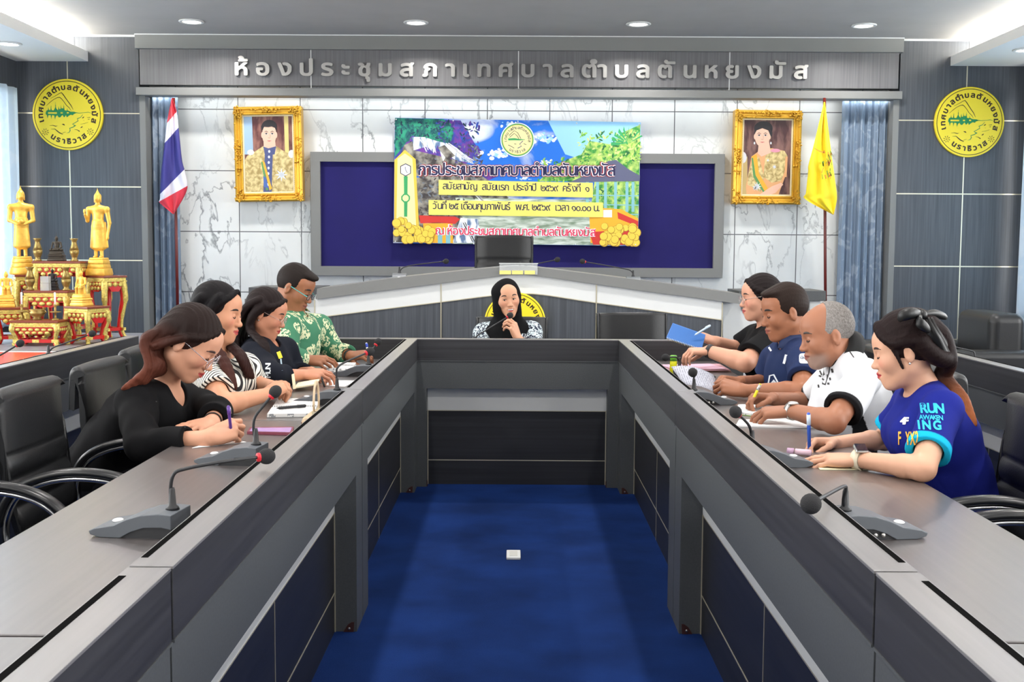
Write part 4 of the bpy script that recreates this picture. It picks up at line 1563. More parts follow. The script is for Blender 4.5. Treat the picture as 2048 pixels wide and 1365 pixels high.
# ------------------------------------------------------------------ framed portraits (plain painted stand-ins)
def framed(label, name, cpx, zo, zs, inner, paint, Y=11.10):
    t = thing('framed_portrait', label, 'picture', P(sum(c[0] for c in cpx) / 4, sum(c[1] for c in cpx) / 4, Y), 0, 'gilt framed portraits')
    fq = quad_place(cpx, Y, 0, 1, 0, 1)
    wpx, hpx = (P(*cpx[1], Y) - P(*cpx[0], Y)).length, (P(*cpx[3], Y) - P(*cpx[0], Y)).length
    prof = [(0.0, -0.099), (0.0, 0.018), (0.012, 0.028), (0.024, 0.026), (0.034, 0.012), (0.052, 0.010), (0.064, 0.020), (0.072, 0.020), (0.078, 0.006), (0.092, 0.002), (0.092, -0.099)]
    for mi_, name_, pr, mt_ in ((0, 'frame', prof[:9] + [(0.078, -0.099)], MT['goldrich']), (1, 'liner', [(0.078, -0.02), (0.078, 0.006), (0.092, 0.002), (0.092, -0.02)], mat('cream_liner', (232, 216, 176), 0.6))):
        m = MB()
        rows = []
        for (cu, cv, du, dv) in ((0, 0, 1, 1), (1, 0, -1, 1), (1, 1, -1, -1), (0, 1, 1, -1)):
            rows.append([fq(cu + du * a / wpx, cv + dv * a / hpx, l) for a, l in pr])
        rows.append(rows[0])
        m.grid(rows, smooth=False)
        fo = m.build(name_, mt_, t, 0, True)
        if mi_ == 0:
            root = fo
    r = random.Random(7)
    # carved leaf clusters at the corners and mid-sides
    m = MB()
    def blobs(u, v, su, sv, n_):
        for _ in range(n_):
            a, b = r.gauss(0, 1) * su, r.gauss(0, 1) * sv
            uu, vv = u + a / wpx, v + b / hpx
            if not (-.005 < uu < 1.005 and -.005 < vv < 1.005):
                continue
            e = min(uu * wpx, (1 - uu) * wpx, vv * hpx, (1 - vv) * hpx)
            if e > 0.068:
                continue
            ang = r.uniform(0, 3.14)
            m.ball(fq(uu, vv, 0.024), (r.uniform(.007, .014), .012, r.uniform(.005, .009)), 7, M=Matrix.Rotation(ang, 3, 'Y'))
    for u, v in ((0.05, 0.04), (0.95, 0.04), (0.05, 0.96), (0.95, 0.96)):
        blobs(u, v, 0.035, 0.045, 60)
    for u, v in ((0.5, 0.03), (0.5, 0.97)):
        blobs(u, v, 0.06, 0.018, 45)
    for u, v in ((0.04, 0.5), (0.96, 0.5)):
        blobs(u, v, 0.018, 0.075, 45)
    m.build('carving', MT['goldrich'], root, 0, True)
    m = MB()
    a, b = 0.076 / wpx, 0.076 / hpx
    for k in range(150):
        s_ = k / 150 * 4
        e = int(s_); f = s_ - e
        u, v = [(f, 0), (1, f), (1 - f, 1), (0, 1 - f)][e]
        m.ball(fq(a + u * (1 - 2 * a), b + v * (1 - 2 * b), 0.010), 0.0042, 6)
    m.build('beading', MT['goldpale'], root, 0, True)
    pm_ = MB()
    iq = quad_place([(zo[0] + x / zs, zo[1] + y / zs) for x, y in inner], Y - 0.0005, 0, 1, 0, 1)
    pp = lambda x, y, l=0.0: P(zo[0] + x / zs, zo[1] + y / zs, Y - 0.001 - l)
    mats_ = paint(pm_, pp, iq)
    pm_.build('photograph', mats_, t, 0, True)
    return t


def oval(mb, pp, cx, cy, rx, ry, mi, l, rot=0.0, n=28):
    mb.poly([pp(cx + rx * math.cos(a) * math.cos(rot) - ry * math.sin(a) * math.sin(rot), cy + rx * math.cos(a) * math.sin(rot) + ry * math.sin(a) * math.cos(rot), l) for a in np.linspace(0, 6.283, n + 1)[:-1]], mi)


E4 = 0.0005
skin_p = mat('print_skin', (236, 190, 166), 0.4)
skin_d = mat('print_skin_line', (150, 92, 76), 0.4)
hair_p = mat('print_hair', (28, 26, 32), 0.4)
gold_p = mix_mat('print_gold_cloth', (166, 142, 86), (226, 208, 150), noise_fac(26, 0.36, 0.62, 4, 0.5), 0.4)
lip_p = mat('print_lips', (196, 96, 96), 0.4)


def face(mb, pp, cx, cy, rx, ry, l, hi):
    """hi: material indices skin, line, hair, lip, white"""
    oval(mb, pp, cx, cy, rx, ry, hi[0], l)
    oval(mb, pp, cx, cy + ry * .62, rx * .62, ry * .42, hi[0], l + E4 * .2)
    for s in (-1, 1):
        oval(mb, pp, cx + s * rx * .98, cy + ry * .02, rx * .16, ry * .26, hi[0], l - E4 * .2)
        oval(mb, pp, cx + s * rx * .42, cy - ry * .10, rx * .21, ry * .060, hi[4], l + E4)
        oval(mb, pp, cx + s * rx * .42, cy - ry * .10, rx * .10, ry * .066, hi[2], l + 1.5 * E4)
        pl_ = lambda x, y: pp(x, y, l + 1.6 * E4)
        stroke(mb, [(cx + s * rx * .20, cy - ry * .12), (cx + s * rx * .42, cy - ry * .175), (cx + s * rx * .64, cy - ry * .10)], ry * .03, pl_, hi[2])
        stroke(mb, [(cx + s * rx * .16, cy - ry * .24), (cx + s * rx * .45, cy - ry * .32), (cx + s * rx * .70, cy - ry * .24)], [ry * .03, ry * .06, ry * .02], pl_, hi[2])
    pl_ = lambda x, y: pp(x, y, l + 1.6 * E4)
    stroke(mb, [(cx - rx * .16, cy + ry * .24), (cx, cy + ry * .29), (cx + rx * .16, cy + ry * .24)], ry * .03, pl_, hi[1])
    stroke(mb, [(cx + rx * .10, cy - ry * .1), (cx + rx * .15, cy + ry * .2)], ry * .02, pl_, hi[1])
    stroke(mb, [(cx - rx * .30, cy + ry * .52), (cx, cy + ry * .545), (cx + rx * .30, cy + ry * .52)], [ry * .02, ry * .10, ry * .02], pl_, hi[3])


def paint_a(mb, pp, iq):
    ms = [mix_mat('print_hall_brown', (84, 40, 44), (150, 104, 92), noise_fac(9, 0.42, 0.62, 4, 0.3, (2.2, 1, 0.6)), 0.3), mat('print_column_blue', (156, 186, 214), 0.3), mat('print_column_gold', (226, 206, 130), 0.3),
          gold_p, skin_p, skin_d, hair_p, lip_p, mat('print_pale', (226, 232, 240), 0.3), mat('print_sash_yellow', (238, 176, 48), 0.3), mat('print_sash_blue', (70, 104, 176), 0.3), mat('print_sash_green', (92, 150, 84), 0.3), mat('print_darkblue', (72, 82, 130), 0.3)]
    q = lambda pts, mi, l: mb.poly([pp(x, y, l) for x, y in pts], mi)
    mb.poly([iq(0, 0), iq(1, 0), iq(1, 1), iq(0, 1)], 0)
    q([(472, 166), (532, 166), (542, 420), (478, 420)], 1, E4)
    q([(740, 166), (768, 166), (774, 420), (748, 420)], 2, E4)
    q([(480, 470), (500, 430), (560, 395), (606, 365), (690, 365), (735, 395), (790, 420), (809, 480), (812, 671), (484, 673)], 3, 2 * E4)
    q([(608, 330), (684, 330), (690, 400), (610, 400)], 4, 2.4 * E4)
    q([(606, 368), (640, 380), (690, 366), (680, 420), (616, 420)], 12, 3 * E4)
    q([(616, 420), (668, 420), (660, 672), (606, 672)], 12, 3 * E4)
    for k in range(7):
        oval(mb, pp, 645 - k * 1.5, 400 + k * 36, 7, 9, 8, 3.4 * E4)
    q([(600, 460), (616, 470), (662, 640), (648, 655)], 9, 3.8 * E4)
    q([(592, 470), (602, 466), (640, 650), (626, 655)], 11, 3.6 * E4)
    q([(606, 560), (622, 570), (640, 640), (610, 630)], 10, 3.9 * E4)
    for (cx, cy) in ((724, 552),):
        for k in range(8):
            a = k * math.pi / 4
            q([(cx + 44 * math.cos(a), cy + 44 * math.sin(a)), (cx + 14 * math.cos(a + .5), cy + 14 * math.sin(a + .5)), (cx, cy), (cx + 14 * math.cos(a - .5), cy + 14 * math.sin(a - .5))], 8, 4 * E4)
    oval(mb, pp, 790, 416, 20, 26, 8, 3 * E4)
    oval(mb, pp, 524, 406, 22, 18, 8, 3 * E4)
    oval(mb, pp, 645, 238, 50, 44, 6, 3 * E4)
    face(mb, pp, 645, 292, 46, 74, 4 * E4, (4, 5, 6, 7, 8))
    q([(594, 280), (592, 235), (620, 205), (660, 200), (690, 218), (698, 285), (690, 250), (660, 238), (640, 242), (612, 240), (600, 260)], 6, 6 * E4)
    return ms


def paint_b(mb, pp, iq):
    ms = [mix_mat('print_hall_maroon', (70, 42, 46), (130, 96, 90), noise_fac(8, 0.42, 0.62, 4, 0.3, (2, 1, 0.6)), 0.3), mat('print_vase', (220, 220, 226), 0.3), mat('print_wood', (196, 170, 112), 0.3),
          gold_p, skin_p, skin_d, hair_p, lip_p, mat('print_pale', (226, 232, 240), 0.3), mat('print_sash_yellow', (238, 176, 48), 0.3), mat('print_rose', (222, 150, 172), 0.3), mat('print_sash_green', (92, 150, 84), 0.3), mat('print_peach', (226, 168, 116), 0.3)]
    q = lambda pts, mi, l: mb.poly([pp(x, y, l) for x, y in pts], mi)
    mb.poly([iq(0, 0), iq(1, 0), iq(1, 1), iq(0, 1)], 0)
    q([(160, 340), (200, 330), (200, 540), (160, 540)], 2, E4)
    oval(mb, pp, 178, 335, 18, 30, 1, 1.5 * E4)
    q([(205, 420), (222, 330), (262, 300), (330, 285), (400, 300), (412, 330), (405, 430), (372, 520), (365, 541), (196, 541), (192, 490)], 12, 2 * E4)
    q([(285, 440), (296, 330), (330, 290), (398, 300), (414, 325), (404, 400), (380, 460), (330, 470)], 3, 3 * E4)
    q([(200, 480), (205, 420), (225, 360), (262, 330), (290, 440), (270, 520)], 3, 2.6 * E4)
    q([(222, 330), (250, 318), (262, 420), (310, 500), (285, 520), (232, 430)], 9, 4 * E4)
    q([(222, 340), (230, 335), (244, 430), (292, 515), (284, 521), (232, 440)], 11, 4.4 * E4)
    q([(404, 330), (416, 330), (410, 440), (398, 440)], 12, 4 * E4)
    q([(255, 540), (330, 490), (380, 470), (392, 480), (350, 525), (300, 541)], 4, 4.6 * E4)
    for cx, cy, r_ in ((252, 490, 26), (345, 385, 14), (310, 350, 10), (240, 500, 14)):
        for k in range(8):
            a = k * math.pi / 4
            q([(cx + r_ * math.cos(a), cy + r_ * math.sin(a)), (cx + r_ * .3 * math.cos(a + .5), cy + r_ * .3 * math.sin(a + .5)), (cx, cy), (cx + r_ * .3 * math.cos(a - .5), cy + r_ * .3 * math.sin(a - .5))], 8, 5 * E4)
    oval(mb, pp, 350, 298, 26, 10, 10, 5 * E4)
    q([(262, 250), (316, 250), (326, 310), (275, 330), (255, 312)], 4, 3.4 * E4)
    oval(mb, pp, 286, 180, 50, 40, 6, 3 * E4)
    oval(mb, pp, 288, 205, 46, 44, 6, 3 * E4)
    face(mb, pp, 280, 222, 40, 58, 4 * E4, (4, 5, 6, 7, 8))
    q([(236, 215), (240, 180), (275, 160), (315, 165), (332, 200), (326, 225), (312, 190), (280, 178), (250, 190)], 6, 6 * E4)
    for x in (238, 326):
        oval(mb, pp, x, 258, 4, 7, 8, 6 * E4)
    return ms


framed('gilt framed portrait of a person in a gold ceremonial tunic, beside the striped flag', 'a', [(467.5, 214.5), (602.5, 212.5), (606.5, 402), (472.5, 404)], (340, 180), 3.25,
       [(470, 163), (803, 160), (812, 672), (483, 675)], paint_a)
framed('gilt framed portrait of a person in pale gold dress with yellow sash', 'b', [(1470, 220), (1603.5, 222), (1598, 409), (1464.5, 408)], (1420, 190), 2.676,
       [(168, 122), (443, 125), (434, 545), (160, 548)], paint_b)

# ------------------------------------------------------------------ flags on poles
FY = 10.80


def flag_cloth(name, Lp, Rp, ts, mats_, parent, seed, Y=FY - 0.065, ncol=22, nrow=60):
    """Lp, Rp: left and right outline in pixels (same count); ts: row share where the next colour starts"""
    Ls = catmull([V(x, y, 0) for x, y in Lp], 10)
    Rs = catmull([V(x, y, 0) for x, y in Rp], 10)
    rows = []
    N = len(Ls)
    for i in range(N):
        a, b = Ls[i], Rs[i]
        r = []
        for j in range(ncol + 1):
            u = j / ncol
            w = 0.022 * math.sin(u * 9 + i * 0.05 + seed) + 0.012 * math.sin(u * 17 - i * 0.09)
            p = a.lerp(b, u)
            r.append(P(p.x, p.y, Y + w * min(1, i / 12)))
        rows.append(r)
    m = MB()
    b0 = 0
    nb = len(ts)
    edges = [0] + [int(round(t * (N - 1))) for t in ts] + [N - 1]
    for k in range(len(edges) - 1):
        m.grid(rows[edges[k]:edges[k + 1] + 1], mats_[k])
    return m


def pole(px0, px1, label):
    p0, p1 = P(*px0, FY), P(*px1, FY)
    d = (p1 - p0)
    g = p1 + d * ((p1.z - 0.06) / -d.z)
    t = thing('flag_pole', label, 'flag', g + V(0, 0, -0.06), 0, 'flags on wooden poles')
    m = MB(); m.tube([p0, g], 0.014, 12); m.build('pole', MT['wood'], t, 0, True)
    m = MB(); m.lathe([(0.15, 0), (0.15, 0.02), (0.06, 0.045), (0.03, 0.08)], (0, 0, 0), 24); m.build('base', MT['wood'], t)
    return t


fred, fwhite, fblue = mat('flag_red', (206, 40, 62), 0.7, sheen=0.2), mat('flag_white', (226, 222, 232), 0.7), mat('flag_blue', (58, 56, 132), 0.7)
ft = pole((347, 196), (357, 700), 'red, white and blue striped flag hanging on a wooden pole before the blue curtain')
Lp = [(343.3, 197), (338, 225), (333, 253), (328, 296), (322.5, 345), (320, 396), (319.5, 406), (347, 429)]
Rp = [(344, 197), (350, 213), (354, 228), (358, 264), (364, 320), (370, 344), (374, 380), (347.5, 429)]
m = flag_cloth('f', Lp, Rp, (1.85 / 7, 2.85 / 7, 4.8 / 7, 5.8 / 7), (0, 1, 2, 1, 0), ft, 1)
m.build('flag_cloth', [fred, fwhite, fblue], ft, 0, True, 0.002)
ft = pole((1649, 196), (1651, 650), 'plain yellow flag hanging on a wooden pole beside the right portrait')
Lp = [(1648, 204), (1637, 250), (1626, 296), (1617, 330), (1616, 345), (1612, 385), (1611, 399), (1665, 429)]
Rp = [(1650, 204), (1655, 245), (1660, 285), (1666, 330), (1671, 365), (1674, 390), (1673, 405), (1667, 430)]
m = flag_cloth('f', Lp, Rp, (), (0,), ft, 3)
m.build('flag_cloth', mat('flag_yellow', (250, 222, 28), 0.7, sheen=0.2), ft, 0, True, 0.002)
m = MB()
r = random.Random(2)
for k in range(26):
    x, y = 1647 + r.uniform(-3, 16), 300 + r.uniform(0, 52)
    stroke(m, [(x, y), (x + r.uniform(-5, 5), y + r.uniform(4, 12))], r.uniform(1.0, 2.4), lambda a, b: P(a, b, FY - 0.104), r.randrange(3))
stroke(m, [(1628, 296), (1640, 303), (1650, 306)], [1, 2.6, 3], lambda a, b: P(a, b, FY - 0.104), 0)
m.build('printed_badge', [mat('badge_orange', (226, 150, 40), 0.7), mat('badge_green', (120, 150, 50), 0.7), mat('badge_red', (204, 96, 60), 0.7)], ft, 0, True)
# ------------------------------------------------------------------ altar of gilded tables by the left wall
t = thing('altar_platform', 'grey platform carrying the gilded altar tables by the left wall', 'platform', (-3.15, 7.7, 0))
m = MB(); m.box((-4.2, 7.02, 0), (-2.38, 8.45, TZ - 0.02)); m.build('body', MT['frame'], t, 0, True)
m = MB(); m.box((-4.22, 7.0, TZ - 0.02), (-2.36, 8.47, TZ)); m.build('top', mat('altar_platform_top', (120, 122, 130), 0.35), t, 0, True)
t = thing('red_cloth_table', 'low table covered with a shiny red cloth, left of the outer desk', 'table', (-3.2, 6.4, 0))
m = MB(); m.box((-3.7, 5.9, 0.0), (-2.80, 6.97, TZ - 0.012)); m.build('table_body', MT['frame'], t, 0, True)
m = MB(); m.box((-3.71, 5.89, TZ - 0.2), (-2.79, 6.975, TZ - 0.002)); m.build('red_cloth', mat('red_satin', (214, 40, 36), 0.25, coat=0.3), t, 0.01, True)
m = MB(); m.box((-3.70, 6.93, TZ - 0.003), (-2.80, 6.972, TZ)); m.build('white_hem', MT['white'], t, 0, True)


def altar_table(label, px, py, Y, w, d, rz=0.0):
    top = P(px, py, Y)
    h = top.z - TZ
    t = thing('altar_table', label, 'altar table', (top.x, Y + d / 2, TZ), rz, 'gilded altar tables')
    a, b = w / 2, d / 2
    m = MB(); m.box((-a, -b, h - 0.014), (a, b, h)); m.build('tabletop', mat('lacquer_top', (120, 52, 30), 0.3), t, 0.002)
    m = MB(); m.box((-a + .006, -b + .006, h - 0.034), (a - .006, b - .006, h - 0.014)); m.box((-a, -b, h - 0.042), (a, b, h - 0.034)); m.build('gold_moulding', MT['goldpale'], t, 0.002)
    ap = min(0.085, h * 0.36)
    m = MB()
    for s in (-1, 1):
        # scalloped apron, front/back and sides
        for (p0, p1, off) in ((V(-a + .012, s * (b - .012), 0), V(a - .012, s * (b - .012), 0), V(0, s * .006, 0)), (V(s * (a - .012), -b + .012, 0), V(s * (a - .012), b - .012, 0), V(s * .006, 0, 0))):
            n = 20
            up = [p0.lerp(p1, i / n) + V(0, 0, h - 0.04) for i in range(n + 1)]
            lo = [p0.lerp(p1, i / n) + V(0, 0, h - 0.04 - ap * (0.42 + 0.5 * (1 - abs(2 * i / n - 1)) ** 1.3 + 0.10 * math.cos(i / n * 6.283 * 3))) for i in range(n + 1)]
            m.prism(up + lo[::-1], off)
    ao = m.build('apron', MT['redpaint'], t)
    m = MB()
    for s in (-1, 1):
        nk = max(4, int(w / 0.05))
        for i in range(nk):
            for j in range(2):
                x = -a + .03 + (w - .06) * (i + 0.5 + 0.5 * (j % 2)) / nk
                if abs(x) > a - .03:
                    continue
                if j == 1 and abs(x) > a * .6:
                    continue
                m.ball((x, s * (b - .004), h - 0.058 - j * ap * 0.34), (w / nk * .36, .006, ap * .17), 6)
        nk = max(3, int(d / 0.05))
        for i in range(nk):
            y = -b + .03 + (d - .06) * (i + 0.5) / nk
            m.ball((s * (a - .004), y, h - 0.060), (.006, d / nk * .36, ap * .2), 6)
    m.build('lattice_studs', MT['goldpale'], ao)
    for sx in (-1, 1):
        for sy in (-1, 1):
            x, y = sx * (a - .022), sy * (b - .022)
            m = MB()
            pts = [V(x, y, h - .042), V(x + sx * .006, y + sy * .006, h * .80), V(x + sx * .010, y + sy * .010, h * .62), V(x - sx * .004, y - sy * .004, h * .38), V(x - sx * .010, y - sy * .010, h * .18), V(x + sx * .002, y + sy * .002, h * .05), V(x + sx * .008, y + sy * .008, 0.004)]
            m.tube(catmull(pts, 4), [(.024, .024), ] * 5 + [(.021, .021)] * 4 + [(.015, .015)] * 4 + [(.012, .012)] * 4 + [(.012, .012)] * 4 + [(.018, .016)] * 3 + [(.020, .016)], 8)
            lg = m.build('leg', MT['goldpale'], t)
            m = MB(); m.tube([p + V(-sx * .012, -sy * .012, 0) for p in catmull(pts, 3)], [.017] * 9 + [.012] * 9 + [.010], 8); m.build('leg_lining', MT['redpaint'], lg)
    m = MB()
    for s in (-1, 1):
        m.box((-a + .03, s * (b - .03) - .008, h * .13), (a - .03, s * (b - .03) + .008, h * .13 + .022))
        m.box((s * (a - .03) - .008, -b + .03, h * .13), (s * (a - .03) + .008, b - .03, h * .13 + .022))
    so = m.build('stretcher', MT['redpaint'], t)
    m = MB()
    for s in (-1, 1):
        for x in (-.4, 0, .4):
            m.box((x * w - .022, s * (b - .03) - .0095, h * .13 + .001), (x * w + .022, s * (b - .03) + .0095, h * .13 + .021))
    m.build('gold_inlay', MT['goldpale'], so)
    return t, top.z


_, z1 = altar_table('small low gilded altar table in front, holding the incense bowl', 67, 642, 7.30, 0.31, 0.20)
_, z2 = altar_table('gilded altar table in the middle tier, holding two vases and a black seated statue', 90, 582, 7.56, 0.30, 0.20)
_, z3 = altar_table('tallest central gilded altar table, holding the bronze statue and two vases', 112, 523, 7.82, 0.33, 0.24)
_, z4 = altar_table('gilded altar table right of centre, holding a small seated golden statue', 163, 614, 7.44, 0.21, 0.20, -0.45)
_, z5 = altar_table('gilded altar table at the left picture edge, holding a small seated golden statue', 8, 616, 7.44, 0.21, 0.20, 0.45)
_, z6 = altar_table('tall gilded altar table at the right end, holding a standing golden statue', 203, 552, 7.86, 0.20, 0.19, -0.6)
_, z7 = altar_table('tall gilded altar table behind at left, holding the standing golden statue with a bowl', 46, 550, 7.90, 0.20, 0.19, 0.5)


def statue_base(mb, w, h0, tiers, n=8, rot=0.39):
    z = 0
    for (r, dz) in tiers:
        mb.lathe([(r * w * 0.96, z), (r * w, z + dz * .25), (r * w * .92, z + dz)], (0, 0, 0), n, M=Matrix.Rotation(rot, 3, 'Z'))
        z += dz
    return z


def buddha(name, label, cat, loc, H, pose, material, group, rz=0.0, base_w=0.07, h=0.0035):
    """statue of total height H facing -y (then turned by rz)"""
    t = thing(name, label, cat, loc, 0, group)
    R = Matrix.Rotation(rz, 3, 'Z')
    o = Vector(loc)
    L = lambda x, y, z: o + R @ V(x, y, z)
    mb = MB()
    if pose.startswith('stand'):
        zb = statue_base(mb, base_w, 0, [(1.0, H * .08), (.86, H * .05), (.80, H * .05), (.72, H * .025)], 24 if 'bowl' in pose else 4, 0.785)
        mb.v = [tuple(R @ Vector(v)) for v in mb.v]
        mb.build('pedestal', material, t, 0.002)
        s = (H - zb)
        f = Field(L(0, 0, 0) - V(.13, .13, -zb + .02), L(0, 0, 0) + V(.13, .13, H + .02), h)
        q = lambda x, y, z: L(x * s, y * s, zb + z * s)
        U = R @ V(1, 0, 0)
        for sx in (-1, 1):
            f.op(rc(q(sx * .045, 0, .02), q(sx * .042, 0, .20), .026 * s, .030 * s), .01 * s)
            f.op(rc(q(sx * .045, -.05, .012), q(sx * .045, 0, .015), .018 * s, .022 * s), .01 * s)
        f.op(eseg(q(0, 0, .15), q(0, 0, .48), U, (.115 * s, .055 * s), (.092 * s, .058 * s)), .01 * s)
        f.op(eseg(q(0, 0, .45), q(0, 0, .58), U, (.088 * s, .056 * s), (.072 * s, .050 * s)), .03 * s)
        f.op(eseg(q(0, 0, .58), q(0, 0, .70), U, (.075 * s, .05 * s), (.115 * s, .058 * s)), .03 * s)
        if 'walk' in pose:
            f.op(eseg(q(-.10, .0, .15), q(-.07, 0, .45), U, (.03 * s, .02 * s), (.03 * s, .03 * s)), .02 * s)
            f.op(eseg(q(.11, .0, .15), q(.10, 0, .50), U, (.04 * s, .016 * s), (.02 * s, .016 * s)), .02 * s)
        f.op(eseg(q(0, -.005, .49), q(0, -.005, .515), U, (.092 * s, .062 * s), (.090 * s, .062 * s)), .006 * s)
        f.op(rc(q(0, 0, .70), q(0, -.005, .80), .034 * s, .032 * s), .03 * s)
        f.op(ell(q(0, -.008, .845), (.046 * s, .052 * s, .062 * s), R), .01 * s)
        hz = .845
        shoulders = [q(-.135, 0, .695), q(.135, 0, .695)]
        for k in (0, 1):
            f.op(rc(q(0, 0, .70), shoulders[k], .045 * s, .042 * s), .03 * s)
        if 'bowl' in pose:
            for k, sx in ((0, -1), (1, 1)):
                e = q(sx * .155, 0, .51)
                f.op(rc(shoulders[k], e, .036 * s, .030 * s), .02 * s)
                f.op(rc(e, q(sx * .05, -.10, .455), .028 * s, .020 * s), .015 * s)
                f.op(ell(q(sx * .03, -.11, .45), (.035 * s, .025 * s, .014 * s), R), .01 * s)
        else:
            e = q(.165, .01, .50)
            f.op(rc(shoulders[1], e, .036 * s, .028 * s), .02 * s)
            f.op(rc(e, q(.150, -.01, .33), .026 * s, .017 * s), .012 * s)
            f.op(ell(q(.148, -.012, .29), (.016 * s, .024 * s, .038 * s), R), .008 * s)
            e = q(-.16, .0, .53)
            f.op(rc(shoulders[0], e, .034 * s, .028 * s), .02 * s)
            f.op(rc(e, q(-.155, -.09, .62), .025 * s, .017 * s), .012 * s)
            f.op(ell(q(-.155, -.10, .665), (.020 * s, .012 * s, .036 * s), R), .006 * s)
    else:
        zb = statue_base(mb, base_w, 0, [(1.0, H * .10), (.90, H * .07), (.96, H * .05), (.80, H * .09), (.74, H * .03)], 4, 0.785)
        mb.v = [tuple(R @ Vector(v)) for v in mb.v]
        mb.build('pedestal', material, t, 0.001)
        s = (H - zb) / .66
        f = Field(L(0, 0, 0) - V(.12, .12, -zb + .01), L(0, 0, 0) + V(.12, .12, H + .02), h)
        q = lambda x, y, z: L(x * s, y * s, zb + z * s)
        U = R @ V(1, 0, 0)
        if 'chair' in pose:
            f.op(eseg(q(0, .03, .02), q(0, .03, .22), U, (.13 * s, .09 * s), (.10 * s, .07 * s)), .02 * s)
            for sx in (-1, 1):
                f.op(rc(q(sx * .05, .0, .20), q(sx * .06, -.13, .17), .05 * s, .042 * s), .02 * s)
                f.op(rc(q(sx * .06, -.13, .17), q(sx * .06, -.12, .0), .040 * s, .035 * s), .02 * s)
            base = .18
        else:
            for sx in (-1, 1):
                f.op(rc(q(sx * .04, .02, .05), q(sx * .19, -.06, .035), .055 * s, .035 * s), .02 * s)
                f.op(rc(q(sx * .19, -.06, .035), q(-sx * .06, -.11, .04), .032 * s, .022 * s), .02 * s)
            base = .03
        f.op(eseg(q(0, .02, base), q(0, .02, base + .14), U, (.085 * s, .055 * s), (.075 * s, .050 * s)), .03 * s)
        f.op(eseg(q(0, .02, base + .14), q(0, .02, base + .25), U, (.08 * s, .05 * s), (.11 * s, .052 * s)), .03 * s)
        top = base + .25
        for sx in (-1, 1):
            sh = q(sx * .125, .02, top)
            e = q(sx * .155, -.01, top - .15)
            f.op(rc(sh, e, .034 * s, .028 * s), .02 * s)
            f.op(rc(e, q(sx * (.09 if 'touch' not in pose or sx > 0 else .15), -.11, base + .04), .026 * s, .018 * s), .015 * s)
        f.op(rc(q(0, .02, top), q(0, .01, top + .07), .034 * s, .03 * s), .02 * s)
        f.op(ell(q(0, .005, top + .115), (.046 * s, .05 * s, .06 * s), R), .01 * s)
        hz = top + .115
        f.op(ell(q(0, .008, hz + .035), (.051 * s, .054 * s, .045 * s), R), .006 * s)
    # ears, nose, topknot and flame
    for sx in (-1, 1):
        f.op(rc(q(sx * .050, 0, hz + .02), q(sx * .050, 0, hz - .05), .008 * s, .007 * s), .004 * s)
    f.op(rc(q(0, -.055, hz + .01), q(0, -.066, hz - .012), .006 * s, .010 * s), .006 * s)
    f.op(ell(q(0, .004, hz + .035), (.052 * s, .055 * s, .048 * s), R), .004 * s)
    f.op(rc(q(0, .0, hz + .07), q(0, 0, hz + .095), .034 * s, .020 * s), .01 * s)
    top_z = zb + s * (hz + .095)
    f.op(rc(q(0, 0, hz + .095), V(q(0, 0, 0).x, q(0, 0, 0).y, o.z + H), .014 * s, .003 * s), .006 * s)
    f.mesh('figure', material, t)
    if 'bowl' in pose:
        m = MB(); m.lathe([(.02 * s, -.04 * s), (.05 * s, -.02 * s), (.055 * s, .01 * s), (.042 * s, .03 * s), (.034 * s, .03 * s), (.03 * s, .022 * s)], q(0, -.115, .49) - o, 18)
        m.build('alms_bowl', material, t)
        m = MB(); m.lathe([(.036 * s, 0), (.001, 0.001)], q(0, -.115, .521) - o, 14); m.build('bowl_mouth', MT['black'], t)
    return t


def on(px, Y, z):
    return V(P(px, 560, Y).x, Y, z)


buddha('standing_statue', 'golden standing statue holding a bowl, left on the altar', 'statue', on(46, 8.0, z7), 0.615, 'stand bowl', MT['gold'], 'golden altar statues', 0.35, 0.088)
buddha('standing_statue', 'golden standing statue with one hand raised, right on the altar', 'statue', on(199, 7.96, z6), 0.60, 'stand walk', MT['gold'], 'golden altar statues', -0.1, 0.098)
buddha('seated_statue', 'small golden seated statue on the gilded table right of centre', 'statue', on(162, 7.54, z4), 0.235, 'seat chair', MT['gold'], 'golden altar statues', -0.35, 0.075, 0.0025)
buddha('seated_statue', 'small golden seated statue at the left picture edge', 'statue', on(12, 7.54, z5), 0.235, 'seat chair', MT['gold'], 'golden altar statues', 0.35, 0.075, 0.0025)
buddha('seated_statue', 'dark bronze seated statue on a stepped base, at the top of the altar', 'statue', on(115, 7.94, z3), 0.205, 'seat touch', MT['bronze'], 'dark altar statues', 0.15, 0.075, 0.0025)
buddha('seated_statue', 'black seated statue on the middle altar tier', 'statue', on(105, 7.66, z2), 0.17, 'seat', MT['black'], 'dark altar statues', 0.1, 0.048, 0.0025)

vase_prof = [(.024, 0), (.026, .008), (.016, .016), (.020, .03), (.030, .055), (.031, .075), (.022, .105), (.016, .125), (.018, .14), (.028, .154), (.027, .156), (.015, .142)]
v0 = None
for px, Y, z, l in ((77, 7.90, z3, 'brass vase on the top tier, left of the bronze statue'), (150, 7.90, z3, 'brass vase on the top tier, right of the bronze statue'),
                    (60, 7.62, z2, 'brass vase on the middle tier, left of the clear box'), (132, 7.62, z2, 'brass vase on the middle tier, right of the black statue')):
    if v0 is None:
        v0 = thing('brass_vase', l, 'vase', on(px, Y, z), 0, 'brass altar vases')
        m = MB(); m.lathe(vase_prof[:6], (0, 0, 0), 20); m.build('body', MT['brass'], v0)
        m = MB(); m.lathe(vase_prof[5:], (0, 0, 0), 20); m.build('neck', MT['brass'], v0)
    else:
        dup(v0, on(px, Y, z), 0, l)
t = thing('clear_box', 'small clear acrylic box before the black statue', 'box', on(91, 7.585, z2), 0)
